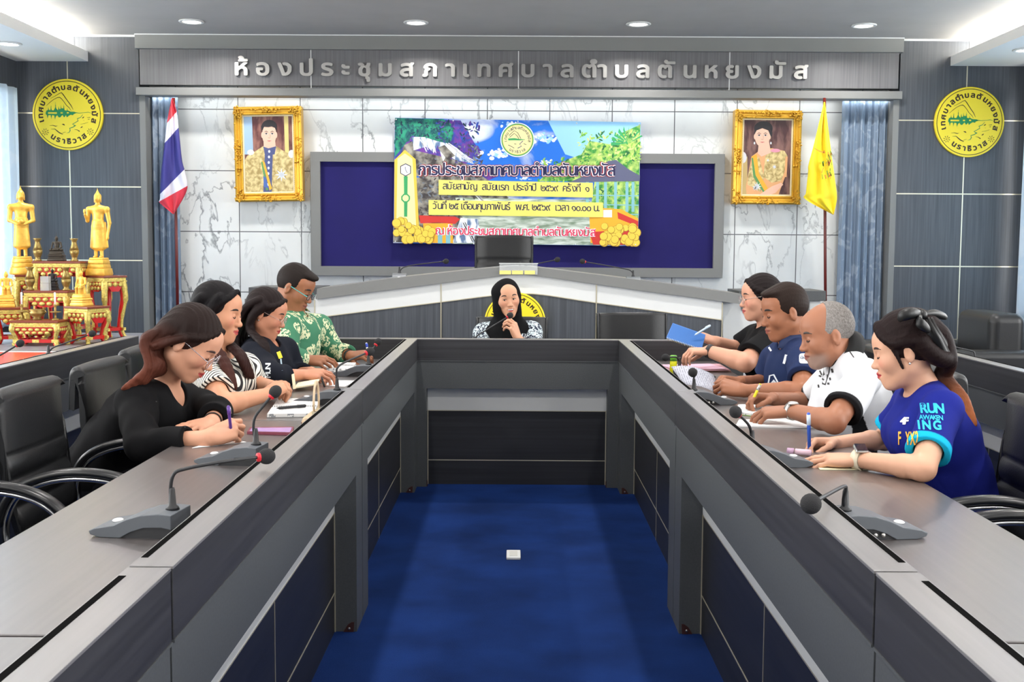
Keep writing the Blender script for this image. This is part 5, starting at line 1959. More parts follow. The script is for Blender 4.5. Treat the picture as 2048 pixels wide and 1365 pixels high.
cb = mat('box_acrylic', (200, 205, 205), 0.05, alpha=0.45)
m = MB(); m.box((-.028, -.02, 0), (.028, .02, .05)); m.build('lower_box', cb, t)
m = MB(); m.box((-.027, -.019, .051), (.027, .019, .095)); m.build('upper_box', cb, t)
c_ = None
for px, l in ((42, 'brass candlestick with white candle, left of the incense bowl'), (109, 'brass candlestick with white candle, right of the incense bowl')):
    if c_ is None:
        c_ = thing('candlestick', l, 'candlestick', on(px, 7.40, z1), 0, 'altar candlesticks')
        m = MB(); m.lathe([(.026, 0), (.022, .006), (.006, .012), (.006, .045), (.036, .05), (.036, .053), (.007, .056), (.007, .085), (.011, .095), (.009, .10)], (0, 0, 0), 18); m.build('stand', MT['brass'], c_)
        m = MB(); m.lathe([(.006, .098), (.006, .175), (.002, .178)], (0, 0, 0), 10); m.build('candle', MT['paper'], c_)
    else:
        dup(c_, on(px, 7.40, z1), 0, l)
t = thing('incense_bowl', 'brass incense bowl between the two candlesticks', 'bowl', on(72, 7.40, z1), 0)
m = MB(); m.lathe([(.022, 0), (.03, .004), (.02, .014), (.045, .034), (.047, .05), (.040, .058), (.048, .066), (.046, .068), (.036, .058)], (0, 0, 0), 22); m.build('body', MT['brass'], t)
m = MB(); m.tube([V(.046, 0, .04), V(.062, 0, .05), V(.048, 0, .06)], .004, 8); m.build('handle', MT['brass'], t)
m = MB(); m.tube([V(-.046, 0, .04), V(-.062, 0, .05), V(-.048, 0, .06)], .004, 8); m.build('handle', MT['brass'], t)

# ------------------------------------------------------------------ conference microphones
def mic(label, base, ang, path, rhead, lit, hide_base=False):
    """base: middle of the foot on the table; ang: direction of the low front end; path: gooseneck points"""
    t = thing('conference_microphone', label, 'microphone', base, 0, 'gooseneck conference microphones')
    R = Matrix.Rotation(ang, 3, 'Z')
    pr = [(.115, .006), (.118, .014), (.105, .020), (.06, .028), (.03, .042), (-.005, .053), (-.045, .057), (-.075, .055), (-.075, .014)]
    arch = [(-.075, .022), (-.05, .026), (-.01, .024), (.02, .014), (.045, 0.0), (.095, 0.0)]
    m = MB()
    poly = [V(x, -.055, z) for x, z in pr[:-1]] + [V(x, -.055, z) for x, z in arch]
    m.prism([R @ p for p in poly], R @ V(0, .11, 0))
    m.build('body', MT['greyplastic'], t, 0.002)
    m = MB(); m.box((-.072, -.050, 0), (.05, .050, .03), M=R.to_4x4()); m.build('underside', MT['blackplastic'], t)
    m = MB(); m.lathe([(.011, 0), (.012, .002), (.009, .004)], R @ V(.075, 0, .0255), 14, squash=(1, 1.4)); m.build('talk_button', MT['paper'], t)
    for k, y in enumerate((-.012, .006)):
        m = MB(); m.lathe([(.005, 0), (.005, .003)], R @ V(-.0, -.0555, .012) + R @ V(-y, 0, 0), 10, M=Matrix.Rotation(math.pi / 2, 3, 'X')); m.build('socket', MT['steel'], t)
    b = Vector(base)
    pts = catmull([p - b for p in path], 6)
    n0 = R @ V(-.055, 0, .056)
    m = MB(); m.lathe([(.016, 0), (.014, .006), (.009, .010), (.0065, .045), (.005, .05)], pts[0], 14); m.build('collar', MT['blackplastic'], t)
    m = MB(); m.tube(pts, .0042, 8); m.build('gooseneck', MT['blackplastic'], t)
    d = (pts[-1] - pts[-2]).normalized()
    q = V(0, 0, 1).rotation_difference(d).to_matrix()
    m = MB(); m.lathe([(.006, -.007), (.0105, -.005), (.0105, .002), (.007, .006)], pts[-1], 14, M=q); m.build('indicator_ring', MT['red'] if lit else MT['blackplastic'], t)
    m = MB(); m.ball(pts[-1] + d * rhead * 0.95, (rhead, rhead, rhead * 1.12), 18, M=q); m.build('windscreen', MT['foam'], t)
    return t


def mic_px(label, bx, neck, side, rhead, lit, depths, zb=TZ):
    """neck: pixels from the collar up to the ring; depths: metres for each"""
    pts = [P(x, y, d) for (x, y), d in zip(neck, depths)]
    foot = pts[0]
    ang = bx
    off = Matrix.Rotation(ang, 3, 'Z') @ V(.055, 0, 0)
    base = V(foot.x + off.x, foot.y + off.y, zb)
    pts[0] = V(foot.x, foot.y, zb + .056)
    return mic(label, base, ang, pts, rhead, lit)


mic_px('gooseneck microphone nearest the camera on the left desk, with glowing ring', math.pi - 0.12, [(345, 1025), (341, 985), (347, 950), (372, 938), (440, 925), (519, 915)], -1, 0.019, True, (2.55, 2.55, 2.55, 2.56, 2.60, 2.66))
mic_px('gooseneck microphone on the left desk between the phone and the writing paper', math.pi - 0.12, [(512, 896), (507, 860), (510, 835), (527, 812), (543, 793)], -1, 0.0185, True, (3.40, 3.40, 3.40, 3.41, 3.42))
mic_px('gooseneck microphone on the left desk behind the beige bag', math.pi - 0.12, [(674, 772), (673, 745), (676, 735), (690, 725), (733, 706.5)], -1, 0.0185, True, (4.72, 4.72, 4.72, 4.74, 4.8))
mic_px('farthest gooseneck microphone on the left desk, before the man in green', math.pi - 0.12, [(737, 738), (735, 725), (736, 716), (742, 703), (752, 689.5)], -1, 0.0185, True, (5.75, 5.75, 5.75, 5.78, 5.8))
mic_px('gooseneck microphone nearest the camera on the right desk, bent toward the camera', 0.12, [(1690, 1024), (1687, 1000), (1692, 978), (1686, 974), (1655, 990), (1626, 1006)], 1, 0.0205, False, (2.58, 2.57, 2.55, 2.52, 2.35, 2.22))
mic_px('gooseneck microphone on the right desk before the woman in the blue shirt, red ring', 0.12, [(1504, 884), (1502, 866), (1498, 852), (1488, 840), (1476, 829)], 1, 0.0185, True, (3.42, 3.42, 3.40, 3.38, 3.35))
mic_px('upright gooseneck microphone on the right desk before the held grey paper', 0.12, [(1388, 771), (1387, 762), (1388, 754), (1387, 750)], 1, 0.0195, False, (4.78, 4.78, 4.78, 4.77))
mic_px('farthest gooseneck microphone on the right desk, beside the green-capped bottle', 0.12, [(1359, 738), (1359, 725), (1354, 716), (1345, 714.5), (1336, 715)], 1, 0.0185, False, (5.72, 5.72, 5.70, 5.68, 5.66))
mic_px('gooseneck microphone on the cross desk held by the woman in the headscarf', -1.4, [(948, 690), (950, 676), (975, 659), (1015, 634.5)], 1, 0.0195, True, (7.0, 7.02, 7.05, 7.10))
RT = P(1037, 534, RY).z
mic_px('gooseneck microphone at the left on the rostrum', -1.5, [(799, 556), (800, 545), (806, 536), (830, 530), (887, 523.5)], 1, 0.021, False, (9.15, 9.15, 9.15, 9.12, 9.1), P(800, 553, 9.15).z - 0.03)
mic_px('gooseneck microphone on the rostrum just right of the tall chair', -1.5, [(1040, 540), (1048, 532), (1075, 527.5), (1110, 520.5)], 1, 0.021, False, (9.2, 9.2, 9.15, 9.12), P(1040, 538, 9.2).z - 0.05)
mic_px('gooseneck microphone at the right on the rostrum', -1.6, [(1266, 556), (1265, 546), (1257, 540), (1230, 534.5), (1170, 524)], 1, 0.021, True, (9.15, 9.15, 9.15, 9.12, 9.1), P(1266, 560, 9.15).z - 0.03)
mic_px('gooseneck microphone on the outer left desk in front of the red cloth', math.pi, [(-30, 730), (-28, 722), (0, 711), (34, 691)], 1, 0.0185, True, (5.55, 5.55, 5.55, 5.56))
mic_px('gooseneck microphone on the outer left desk below the golden tables', math.pi, [(97, 712), (99, 703), (108, 695), (130, 687), (178, 670)], 1, 0.0185, True, (6.2, 6.2, 6.2, 6.2, 6.22))
mic_px('gooseneck microphone on the outer right desk behind the hair bow', 0, [(1951, 718), (1949, 708), (1941, 702), (1915, 696), (1880, 687)], 1, 0.0185, False, (5.72, 5.72, 5.72, 5.72, 5.72))

# ------------------------------------------------------------------ things on the desks
def sheet(name, label, cat, pts, th, material, z=TZ, group=None, px=True):
    """flat sheet lying at height z, its four corners given in pixels"""
    c = [PZ(x, y, z + th) for x, y in pts] if px else pts
    ctr = sum(c, Vector()) / len(c)
    t = MB()
    t.prism([p - V(ctr.x, ctr.y, z) - V(0, 0, th) for p in c], V(0, 0, th))
    o = t.build(name, material)
    o.location = (ctr.x, ctr.y, z + 0.0008)
    return tag(o, label, cat, group)



def ruled(name, base, ink, period, duty, axis='Y'):
    """fine lines of writing across a page"""
    def f(nt, tc):
        sp = nt.nodes.new('ShaderNodeSeparateXYZ')
        nt.links.new(tc.outputs['Object'], sp.inputs[0])
        a = nt.nodes.new('ShaderNodeMath'); a.operation = 'MULTIPLY'; a.inputs[1].default_value = 1 / period
        nt.links.new(sp.outputs[axis], a.inputs[0])
        b = nt.nodes.new('ShaderNodeMath'); b.operation = 'FRACT'
        nt.links.new(a.outputs[0], b.inputs[0])
        c = nt.nodes.new('ShaderNodeMath'); c.operation = 'LESS_THAN'; c.inputs[1].default_value = duty
        nt.links.new(b.outputs[0], c.inputs[0])
        n = nt.nodes.new('ShaderNodeTexNoise'); n.inputs['Scale'].default_value = 90
        nt.links.new(tc.outputs['Object'], n.inputs['Vector'])
        d = nt.nodes.new('ShaderNodeMath'); d.operation = 'GREATER_THAN'; d.inputs[1].default_value = 0.47
        nt.links.new(n.outputs[0], d.inputs[0])
        e = nt.nodes.new('ShaderNodeMath'); e.operation = 'MULTIPLY'
        nt.links.new(c.outputs[0], e.inputs[0]); nt.links.new(d.outputs[0], e.inputs[1])
        return e.outputs[0]
    return mix_mat(name, base, ink, f, 0.8)


lined = ruled('written_paper', (240, 240, 238), (150, 154, 160), 0.008, 0.35)
cream = mat('cream_paper', (240, 232, 196), 0.8)

# left desk
sheet('writing_paper', 'white sheet under the writing hand of the woman in the black blouse', 'paper', [(384, 897), (398, 892), (462, 877), (493, 885)], 0.0012, MT['paper'])
t = sheet('smartphone', 'phone in a pink case lying on the left desk', 'phone', [(494, 864), (500, 855), (588, 854), (584, 867)], 0.009, mat('pink_case', (132, 66, 82), 0.35))
m = MB(); q4 = [PZ(x, y, TZ + 0.0105) for x, y in ((499, 863), (504, 856), (584, 855.5), (580, 865))]; m.poly(q4)
m.build('screen', mat('lilac_screen', (190, 160, 220), 0.2), t, 0, True)


def notebook(label, pts, th, page, cover, group='open notebooks', spiral=None, pen=None):
    c = [PZ(x, y, TZ + th) for x, y in pts]
    ctr = sum(c, Vector()) / 4
    t = thing('notebook', label, 'notebook', (ctr.x, ctr.y, TZ), 0, group)
    lo = V(0, 0, TZ + 0.001)
    g = [V(p.x, p.y, TZ + 0.001) for p in c]
    m = MB(); m.prism([ctr + (p - ctr) * 1.02 for p in [V(p.x, p.y, TZ + 0.0008) for p in c]], V(0, 0, 0.0015)); m.build('cover', cover, t, 0, True)
    m = MB(); m.prism([p + V(0, 0, 0.0016) for p in g], V(0, 0, th - 0.0016)); m.build('pages', page, t, 0, True)
    if spiral:
        m = MB()
        a, b = c[spiral[0]].lerp(c[spiral[1]], spiral[2]), c[spiral[3]].lerp(c[spiral[4]], spiral[2])
        n = 26
        for i in range(n):
            p = a.lerp(b, (i + .5) / n)
            d = (b - a).normalized()
            w = d.cross(V(0, 0, 1))
            m.tube([p - w * .006 + V(0, 0, .001), p - w * .003 + V(0, 0, .006), p + w * .003 + V(0, 0, .006), p + w * .006 + V(0, 0, .001)], .0009, 5)
        m.build('spiral', MT['blackplastic'], t, 0, True)
    return t


notebook('open spiral notebook with a black pen on it, before the woman in the striped top', [(534, 829), (556, 798), (640, 797), (628, 828)], 0.014, lined, mat('grey_cover', (150, 150, 150), 0.6), spiral=(0, 1, 0.42, 3, 2))


def pen(label, a, b, r, material, name='pen', tip=None, cap=None):
    a, b = Vector(a), Vector(b)
    t = thing(name, label, 'pen', a, 0, 'pens')
    d = b - a
    m = MB(); m.tube([V(0, 0, 0), d * .06, d * .09, d * .97, d], [r * .25, r * .6, r, r, r * .7], 10); m.build('barrel', material, t)
    m = MB(); m.tube([d * .70, d * .71, d * .96], [r * .9, r * 1.15, r * 1.15], 10); m.build('cap', cap or material, t)
    w = d.orthogonal().normalized()
    m = MB(); m.tube([d * .95 + w * r * 1.2, d * .72 + w * r * 1.6], r * .3, 6); m.build('clip', cap or MT['steel'], t)
    return t


pen('black pen lying on the open spiral notebook', PZ(553, 817, TZ + .022), PZ(612, 812, TZ + .022), 0.0055, MT['blackplastic'])
notebook('spiral notebook under the hand of the man in the green shirt', [(642, 737), (650, 725), (712, 726), (703, 739)], 0.014, lined, mat('white_cover', (226, 226, 226), 0.6), spiral=(0, 1, 0.5, 3, 2))
sheet('loose_paper', 'white sheet sticking out under the notebook of the man in green', 'paper', [(668, 744), (676, 734), (720, 733), (712, 743)], 0.001, MT['paper'])
sheet('loose_paper', 'white sheet lying behind the microphone near the beige bag', 'paper', [(652, 772), (658, 761), (712, 762), (690, 774)], 0.001, MT['paper'])
# beige hand bag standing behind the ledge
qb = PZ(637, 815, TZ)
t = thing('handbag', 'beige handbag with upright handle standing on the left desk', 'bag', (-0.685, 3.93, TZ))
bm_ = mat('beige_leather', (196, 172, 140), 0.5)
m = MB(); m.box((-.035, -.10, 0), (.035, .10, .075)); m.build('body', bm_, t, 0.015)
pts = catmull([V(0, -.045, .07), V(0, -.05, .12), V(0, -.03, .168), V(0, 0, .18), V(0, .03, .168), V(0, .05, .12), V(0, .045, .07)], 6)
m = MB(); m.tube(pts, [(.004, .009)] * len(pts), 8, flat=(1, 0, 0)); m.build('handle', bm_, t)
for y in (-.046, .046):
    m = MB(); m.box((-.006, y - .011, .066), (.006, y + .011, .088)); m.build('clasp', MT['gold_strip'], t)
m = MB(); m.box((-.036, -.09, .05), (.036, .09, .056)); m.build('strap', mat('brown_strap', (120, 92, 64), 0.5), t)

# right desk
sheet('paper_stack', 'white papers lying before the grey-haired man', 'paper', [(1471, 852), (1478, 840), (1572, 838), (1648, 855)], 0.006, MT['paper'])
notebook('open green-edged notebook under the pen of the grey-haired man', [(1474, 825), (1476, 810), (1520, 808), (1540, 832)], 0.010, lined, mat('green_cover', (150, 190, 90), 0.6))
t = sheet('event_card', 'purple and cream card under the hands of the woman in blue', 'card', [(1640, 940), (1626, 924), (1700, 920), (1742, 940)], 0.0015, mat('card_cream', (240, 236, 200), 0.6))
m = MB(); m.poly([PZ(x, y, TZ + 0.0026) for x, y in ((1637, 934), (1628, 925), (1698, 921.5), (1730, 936))]); m.build('purple_print', mat('card_purple', (70, 40, 80), 0.4), t, 0, True)
pink = mat('pink_paper', (232, 188, 208), 0.8)
for k, (pts, mtl, l) in enumerate([([(1322, 744), (1318, 731), (1440, 728), (1462, 742)], mat('brown_folder', (150, 110, 100), 0.7), 'brown folder at the bottom of the paper pile by the woman in black'),
                                   ([(1326, 741), (1320, 730), (1436, 728), (1458, 739)], mat('mauve_folder', (200, 150, 160), 0.7), 'mauve folder in the paper pile by the woman in black'),
                                   ([(1345, 739), (1320, 730), (1420, 728), (1452, 738)], pink, 'pink sheet on top of the paper pile by the woman in black')]):
    sheet('folder' if k < 2 else 'pink_paper', l, 'paper', pts, 0.007 if k < 2 else .0012, mtl, TZ + 0.009 * k, 'papers piled on the right desk')
q = PZ(1346, 727, TZ)
t = thing('small_bottle', 'small yellow bottle with a green cap on the right desk', 'bottle', (P(1347, 720, 5.95).x, 5.95, TZ))
zt_ = P(1347, 711, 5.95).z - TZ
m = MB(); m.lathe([(.018, 0), (.0185, .004), (.0185, zt_ * .66), (.016, zt_ * .70)], (0, 0, 0), 20); m.build('body', mat('bottle_yellow', (228, 226, 30), 0.35), t)
m = MB(); m.lathe([(.0175, zt_ * .68), (.0175, zt_ * .97), (.014, zt_)], (0, 0, 0), 20); m.build('cap', mat('cap_green', (110, 186, 60), 0.4), t)
# ------------------------------------------------------------------ people
from mathutils.bvhtree import BVHTree

SKIN = mat_tint('skin', 0.48, sss=0.0, spec=0.35)
HAIR = mat_tint('hair', 0.55, spec=0.10, bump=((240, 240, 30), 0.35))
CLOTH = mat_tint('cloth', 0.85, spec=0.12, bump=((500, 500, 500), 0.12))


def flat(c):
    cc = np.array(lin(c))
    return lambda v: np.repeat(cc[None], len(v), 0)


class Head:
    def __init__(s, o, f, roll=0.0, sc=1.0):
        s.o, s.sc = Vector(o), sc
        f = Vector(f).normalized()
        u = (V(0, 0, 1) - f * f.z).normalized()
        if roll:
            u = Matrix.Rotation(roll, 3, f) @ u
        l = u.cross(f)
        s.R = Matrix((f, l, u)).transposed()
        s.f, s.l, s.u = f, l, u

    def __call__(s, x, y, z):
        return s.o + s.R @ V(x, y, z) * s.sc

    def local(s, v):
        return (v - np.array(s.o)) @ np.array(s.R) / s.sc

    def dirv(s, x, y, z):
        return s.R @ V(x, y, z)


def head_solid(F, h, N, wide=1.0, smile=0.0, neck_r=0.050, nose=1.0, open_mouth=False):
    s = h.sc
    E = lambda c, r: ell(h(*c), [q * s for q in r], h.R)
    C = lambda a, b, ra, rb=None: rc(h(*a), h(*b), ra * s, (ra if rb is None else rb) * s)
    F.op(E((-.015, 0, .035), (.098, .077, .092)))
    F.op(E((.022, 0, -.030), (.066, .060 * wide, .088)), .04)
    F.op(E((.045, 0, .050), (.048, .058, .045)), .03)
    for q in (-1, 1):
        F.op(C((.0, q * .048 * wide, -.055), (.060, q * .012, -.098), .022, .017), .03)
        F.op(C((.080, q * .012, .026), (.066, q * .046, .026), .012, .010), .015)
        F.op(E((.058, q * .040 * wide, -.022 + .006 * smile), (.030, .027, .030)), .025)
    F.op(C((.072, -.008, -.100), (.072, .008, -.100), .016), .02)
    F.op(E((.072, 0, -.065), (.027, .031, .026)), .02)
    for q in (-1, 1):
        F.op(E((.101, q * .031, .006), (.016, .017, .011)), .012, 's')
        F.op(E((.0775, q * .031, .006), (.0135, .0150, .0125)), .003)
    F.op(C((.085, 0, .014), (.102, 0, -.028), .008, .0105 * nose), .012)
    F.op(E((.107, 0, -.031), (.0105, .0105 * nose, .010)), .008)
    for q in (-1, 1):
        F.op(E((.097, q * .0125 * nose, -.034), (.012, .0075, .0078)), .006)
        lw = 1.28 if open_mouth else 1.0
        F.op(C((.0985, 0, -.058), (.088 - .003 * (lw > 1), q * .022 * lw, -.062 + .004 * smile), .0060, .0035), .005)
        F.op(C((.0965, 0, -.071), (.087 - .003 * (lw > 1), q * .019 * lw, -.066 + .003 * smile), .0070, .0035), .005)
        F.op(C((.108, q * .001, -.0645), (.092, q * .022, -.0640 + .004 * smile), .0032), .002, 's')
        F.op(ell(h(-.010, q * .079, -.004), (.019 * s, .009 * s, .032 * s), h.R @ Matrix.Rotation(q * 0.35, 3, 'Z')), .006)
        F.op(E((-.004, q * .090, .000), (.010, .006, .017)), .004, 's')
    if open_mouth:
        F.op(E((.100, 0, -.0640), (.016, .0235, .0066)), .003, 's')
    F.op(rc(h(-.022, 0, -.045), N, neck_r * s, neck_r * 1.10), .03)


def hand_solid(F, W, f, n, left, curls, thumb, sc=1.0, splay=0.07):
    """W wrist, f finger direction, n back of the hand; curls: four (a, b, c) bends in degrees; thumb: three directions (f, side, n)"""
    f = Vector(f).normalized()
    n = Vector(n)
    n = (n - f * n.dot(f)).normalized()
    sd = f.cross(n) if left else n.cross(f)
    W = Vector(W)
    g = lambda a, b, c: W + (f * a + sd * b + n * c) * sc
    kn = [(.092, .030, .0), (.095, .010, .003), (.090, -.011, .002), (.080, -.030, -.003)]
    for k, (a, b, c) in enumerate(kn):
        F.op(rc(g(.0, b * .55, 0), g(a, b, c), .0145 * sc, .0115 * sc), .012)
    F.op(ell(g(.05, 0, -.004), (.048 * sc, .038 * sc, .015 * sc), Matrix((f, sd, n)).transposed()), .012)
    tips = []
    ln = [(.042, .026, .020), (.046, .029, .021), (.043, .027, .020), (.034, .020, .017)]
    for k in range(4):
        p = g(*kn[k])
        a = 0.0
        for j in range(3):
            a += math.radians(curls[k][j])
            d = f * math.cos(a) - n * math.sin(a)
            d = (d + sd * ((1.5 - k) * splay * (1 if j == 0 else .4) * math.cos(a))).normalized()
            q = p + d * ln[k][j] * sc
            r0 = (.0092, .0084, .0076)[j] * (0.9 if k == 3 else 1)
            r1 = (.0084, .0076, .0066)[j] * (0.9 if k == 3 else 1)
            F.op(rc(p, q, r0 * sc, r1 * sc), .004)
            p = q
        tips.append(p)
    p = g(.018, .024, -.006)
    for j, (L, r0, r1) in enumerate(((.044, .0150, .0115), (.032, .0108, .0096), (.024, .0094, .0074))):
        t = thumb[j]
        d = (f * t[0] + sd * t[1] + n * t[2]).normalized()
        q = p + d * L * sc
        F.op(rc(p, q, r0 * sc, r1 * sc), .006)
        p = q
    tips.append(p)
    return tips


WRITE = ([(38, 48, 22), (48, 55, 28), (60, 62, 30), (66, 62, 30)], [(.80, .45, -.45), (.93, -.05, -.40), (.90, -.30, -.30)])
FLAT = ([(10, 14, 8), (8, 12, 8), (10, 14, 8), (14, 16, 10)], [(.72, .62, -.20), (.86, .42, -.16), (.92, .28, -.14)])
REST = ([(26, 32, 20), (30, 36, 22), (36, 40, 22), (42, 42, 24)], [(.72, .58, -.34), (.88, .26, -.34), (.92, .05, -.34)])
HOLD = ([(40, 48, 26), (46, 52, 26), (50, 54, 28), (54, 54, 28)], [(.70, .52, -.50), (.86, .08, -.50), (.90, -.10, -.40)])
DROOP = ([(48, 30, 16), (52, 32, 16), (54, 34, 16), (50, 36, 18)], [(.60, .45, -.66), (.80, .2, -.6), (.86, .05, -.5)])
FIST = ([(68, 80, 40), (72, 84, 42), (74, 84, 42), (74, 82, 42)], [(.62, .50, -.58), (.72, -.30, -.62), (.40, -.70, -.5)])


class Person:
    def __init__(s, label, face_dir, d):
        """d: joints. face_dir: horizontal direction the seat faces"""
        s.F = Vector(face_dir).normalized()
        s.d = d
        s.PV = Vector(d['PV'])
        s.root = thing('person', label, 'person', (s.PV.x, s.PV.y, 0))
        s.h = d.get('h', 0.0036)
        s.g = d.get('g', 1.0)
        s.head = Head(d['H'], d['f'], d.get('roll', 0), d.get('s', 1.0))
        s.N = Vector(d['N'])
        s.SL, s.SR, s.EL, s.ER, s.WL, s.WR = (Vector(d[k]) for k in ('SL', 'SR', 'EL', 'ER', 'WL', 'WR'))
        s.u = (s.SL - s.SR).normalized()
        s.top = (s.SL + s.SR) / 2
        s.arm = d.get('arm', 1.0)

    def torso(s, F, x):
        g = s.g
        P0, T = s.PV, s.top
        w, c = P0.lerp(T, .38) - s.F * .01, P0.lerp(T, .74)
        t = T - (T - P0).normalized() * .035
        F.op(eseg(P0, w, s.u, (.165 * g + x, .125 * g + x), (.150 * g + x, .115 * g + x)), .02)
        F.op(eseg(w, c, s.u, (.150 * g + x, .115 * g + x), (.168 * g + x, .120 * g + x)), .03)
        sw = (s.SL - s.SR).length / 2
        F.op(eseg(c, t, s.u, (.165 * g + x, .118 * g + x), (max(sw - .03, .1) + x, .080 + x)), .03)
        b = s.d.get('bust', 0)
        if b:
            for q in (-1, 1):
                F.op(ell(c + s.u * (q * .07) + s.F * (.075 * g), (.065 + x, .07 + x, .065 + x)), .04)
        b = s.d.get('belly', 0)
        if b:
            F.op(ell(P0.lerp(T, .36) + s.F * .06, (.13 + x, .15 + x, .13 + x)), .05)
        nk = s.N
        for S in (s.SL, s.SR):
            F.op(rc(nk - V(0, 0, .03) - s.F * .01, S, .050 + x * .8, .052 * s.arm + x), .04)

    def limb(s, F, left, x0, upto=2.0, loose=0.0, cutflat=False, k=0.02):
        S, E, W = (s.SL, s.EL, s.WL) if left else (s.SR, s.ER, s.WR)
        a = s.arm
        r = [.050 * a, .041 * a, .027 * a]
        if upto <= 1.0:
            e = S.lerp(E, upto)
            d = (E - S).normalized()
            F.op(rc(S, e + d * .06, r[0] + x0, r[0] + (r[1] - r[0]) * upto + x0 + loose), k, cut=[(e, d)] if cutflat else None)
            return e, d
        F.op(rc(S, E, r[0] + x0, r[1] + x0 + loose * .5), k)
        if upto < 2.0:
            e = E.lerp(W, upto - 1)
            d = (W - E).normalized()
            F.op(rc(E, e + d * .05, r[1] * .98 + x0, r[1] * .98 + (r[2] - r[1]) * (upto - 1) + x0 + loose), .015, cut=[(e, d)] if cutflat else None)
            return e, d
        m = E.lerp(W, .28)
        F.op(rc(E, m, r[1] * .96 + x0, r[1] * .93 + x0), .015)
        F.op(rc(m, W, r[1] * .93 + x0, r[2] + x0), .015)
        return W, (W - E).normalized()

    def body(s, hands, skin, lips=(176, 84, 78), blush=0.0, beard=None, head_kw={}):
        pts = [s.SL, s.SR, s.EL, s.ER, s.WL, s.WR, s.PV, s.head.o]
        lo = [min(p[i] for p in pts) - (.22 if i < 2 else .0) for i in range(3)]
        hi = [max(p[i] for p in pts) + (.22 if i < 2 else .18) for i in range(3)]
        lo[2] = min(p.z for p in pts) - .17
        F = Field(lo, hi, s.h)
        s.torso(F, 0)
        s.limb(F, True, 0)
        s.limb(F, False, 0)
        head_solid(F, s.head, s.N, **head_kw)
        s.tips = {}
        for left, (hf, hn, pose, sc) in hands.items():
            W = s.WL if left else s.WR
            s.tips[left] = hand_solid(F, W, hf, hn, left, pose[0], pose[1], sc)
        sk, lp = np.array(lin(skin)), np.array(lin(lips))
        hd = s.head

        def tint(v):
            c = np.repeat(sk[None], len(v), 0)
            q = hd.local(v)
            near = np.abs(q).max(1) < .16
            x, y, z = q[:, 0], q[:, 1], q[:, 2]
            ay = np.abs(y)
            if blush:
                w = np.exp(-(((ay - .046) / .018) ** 2 + ((z + .022) / .018) ** 2)) * (x > .03) * near * blush
                c = c * (1 - w[:, None]) + np.array(lin((226, 120, 110)))[None] * w[:, None]
            if beard is not None:
                w = np.clip((-z - .05) / .02, 0, 1) * np.clip((x - .02) / .03, 0, 1) * np.clip((.135 + z) / .02, 0, 1) * near * beard[1]
                c = c * (1 - w[:, None]) + np.array(lin(beard[0]))[None] * w[:, None]
            zl = -.0645 + (ay / .022) ** 2 * .001
            half = .0115 * np.clip(1 - (ay / .0235) ** 2, 0, 1) + .0005
            w = np.clip((half - np.abs(z - zl)) / .002, 0, 1) * (x > .080) * (ay < .0235) * near
            c = c * (1 - w[:, None]) + lp[None] * w[:, None]
            w = np.clip(1 - np.abs(z - zl) / .0022, 0, 1) * (x > .080) * (ay < .024) * near
            c = c * (1 - .75 * w[:, None])  # shade of the crease between the lips, darkened into the tint
            return c
        s.body_obj = F.mesh('body', SKIN, s.root, tint)
        return s

    def legs(s, col, shoe=(30, 30, 32)):
        F = Field([s.PV.x - .72, s.PV.y - .32, -.01], [s.PV.x + .72, s.PV.y + .72 * (0 if abs(s.F.x) > .5 else 0) + .32, .74], .012) if abs(s.F.x) > .5 else Field([s.PV.x - .32, s.PV.y - .75, -.01], [s.PV.x + .32, s.PV.y + .3, .74], .012)
        feet = MB()
        lat = V(0, 0, 1).cross(s.F)
        F.op(eseg(s.PV + lat * .06, s.PV - lat * .06, V(0, 0, 1), (.115 * s.g, .135 * s.g), (.115 * s.g, .135 * s.g)))
        for q in (-1, 1):
            hip = s.PV + lat * (q * .085) - V(0, 0, .02)
            kn = V(s.PV.x, s.PV.y, .53) + s.F * .40 + lat * (q * .10)
            an = V(s.PV.x, s.PV.y, .09) + s.F * .36 + lat * (q * .10)
            F.op(rc(hip, kn, .092 * s.g, .068), .03)
            F.op(rc(kn, an, .066, .048), .02)
            feet.ball(V(an.x, an.y, .045) + s.F * .07, (.13 if abs(s.F.x) > .5 else .05, .05 if abs(s.F.x) > .5 else .13, .045), 12)
        F.mesh('trousers', CLOTH, s.root, flat(col))
        feet.build('shoes', mat('dark_shoes', shoe, 0.5), s.root, 0, True)

    def shirt(s, tint, sleeves=(0.6, 0.6), x=0.013, loose=0.012, neck_cut=None, fold=0.0025, name='shirt', waist=None, extra=None, material=None, seed=1):
        pts = [s.SL, s.SR, s.EL, s.ER, s.WL, s.WR, s.PV]
        lo = [min(p[i] for p in pts) - .22 for i in range(3)]
        hi = [max(p[i] for p in pts) + .22 for i in range(3)]
        F = Field(lo, hi, s.h)
        s.torso(F, x)
        s.cuffs = {}
        for left, u in ((True, sleeves[0]), (False, sleeves[1])):
            s.cuffs[left] = s.limb(F, left, x, u, loose, True)
        F.keep(s.PV - V(0, 0, .10), V(0, 0, -1))
        if fold:
            F.ripple(fold, 42, seed, (1, 1, .7))
        if extra:
            extra(F)
        for left, u in ((True, sleeves[0]), (False, sleeves[1])):
            # hollow the end of the sleeve so that the arm comes out of an opening
            e, d_ = s.cuffs[left]
            a_ = s.arm
            rr_ = (.050 - .009 * u if u <= 1 else .041 * .98 - .014 * (u - 1)) * a_ + .0065
            F.op(rc(e - d_ * .020, e + d_ * .07, rr_ - .002, rr_ + .001), .003, 's')
        if neck_cut:
            for prim, k in neck_cut:
                F.op(prim, k, 's')
        s.shirt_obj = F.mesh(name, material or CLOTH, s.root, tint)
        return s.shirt_obj

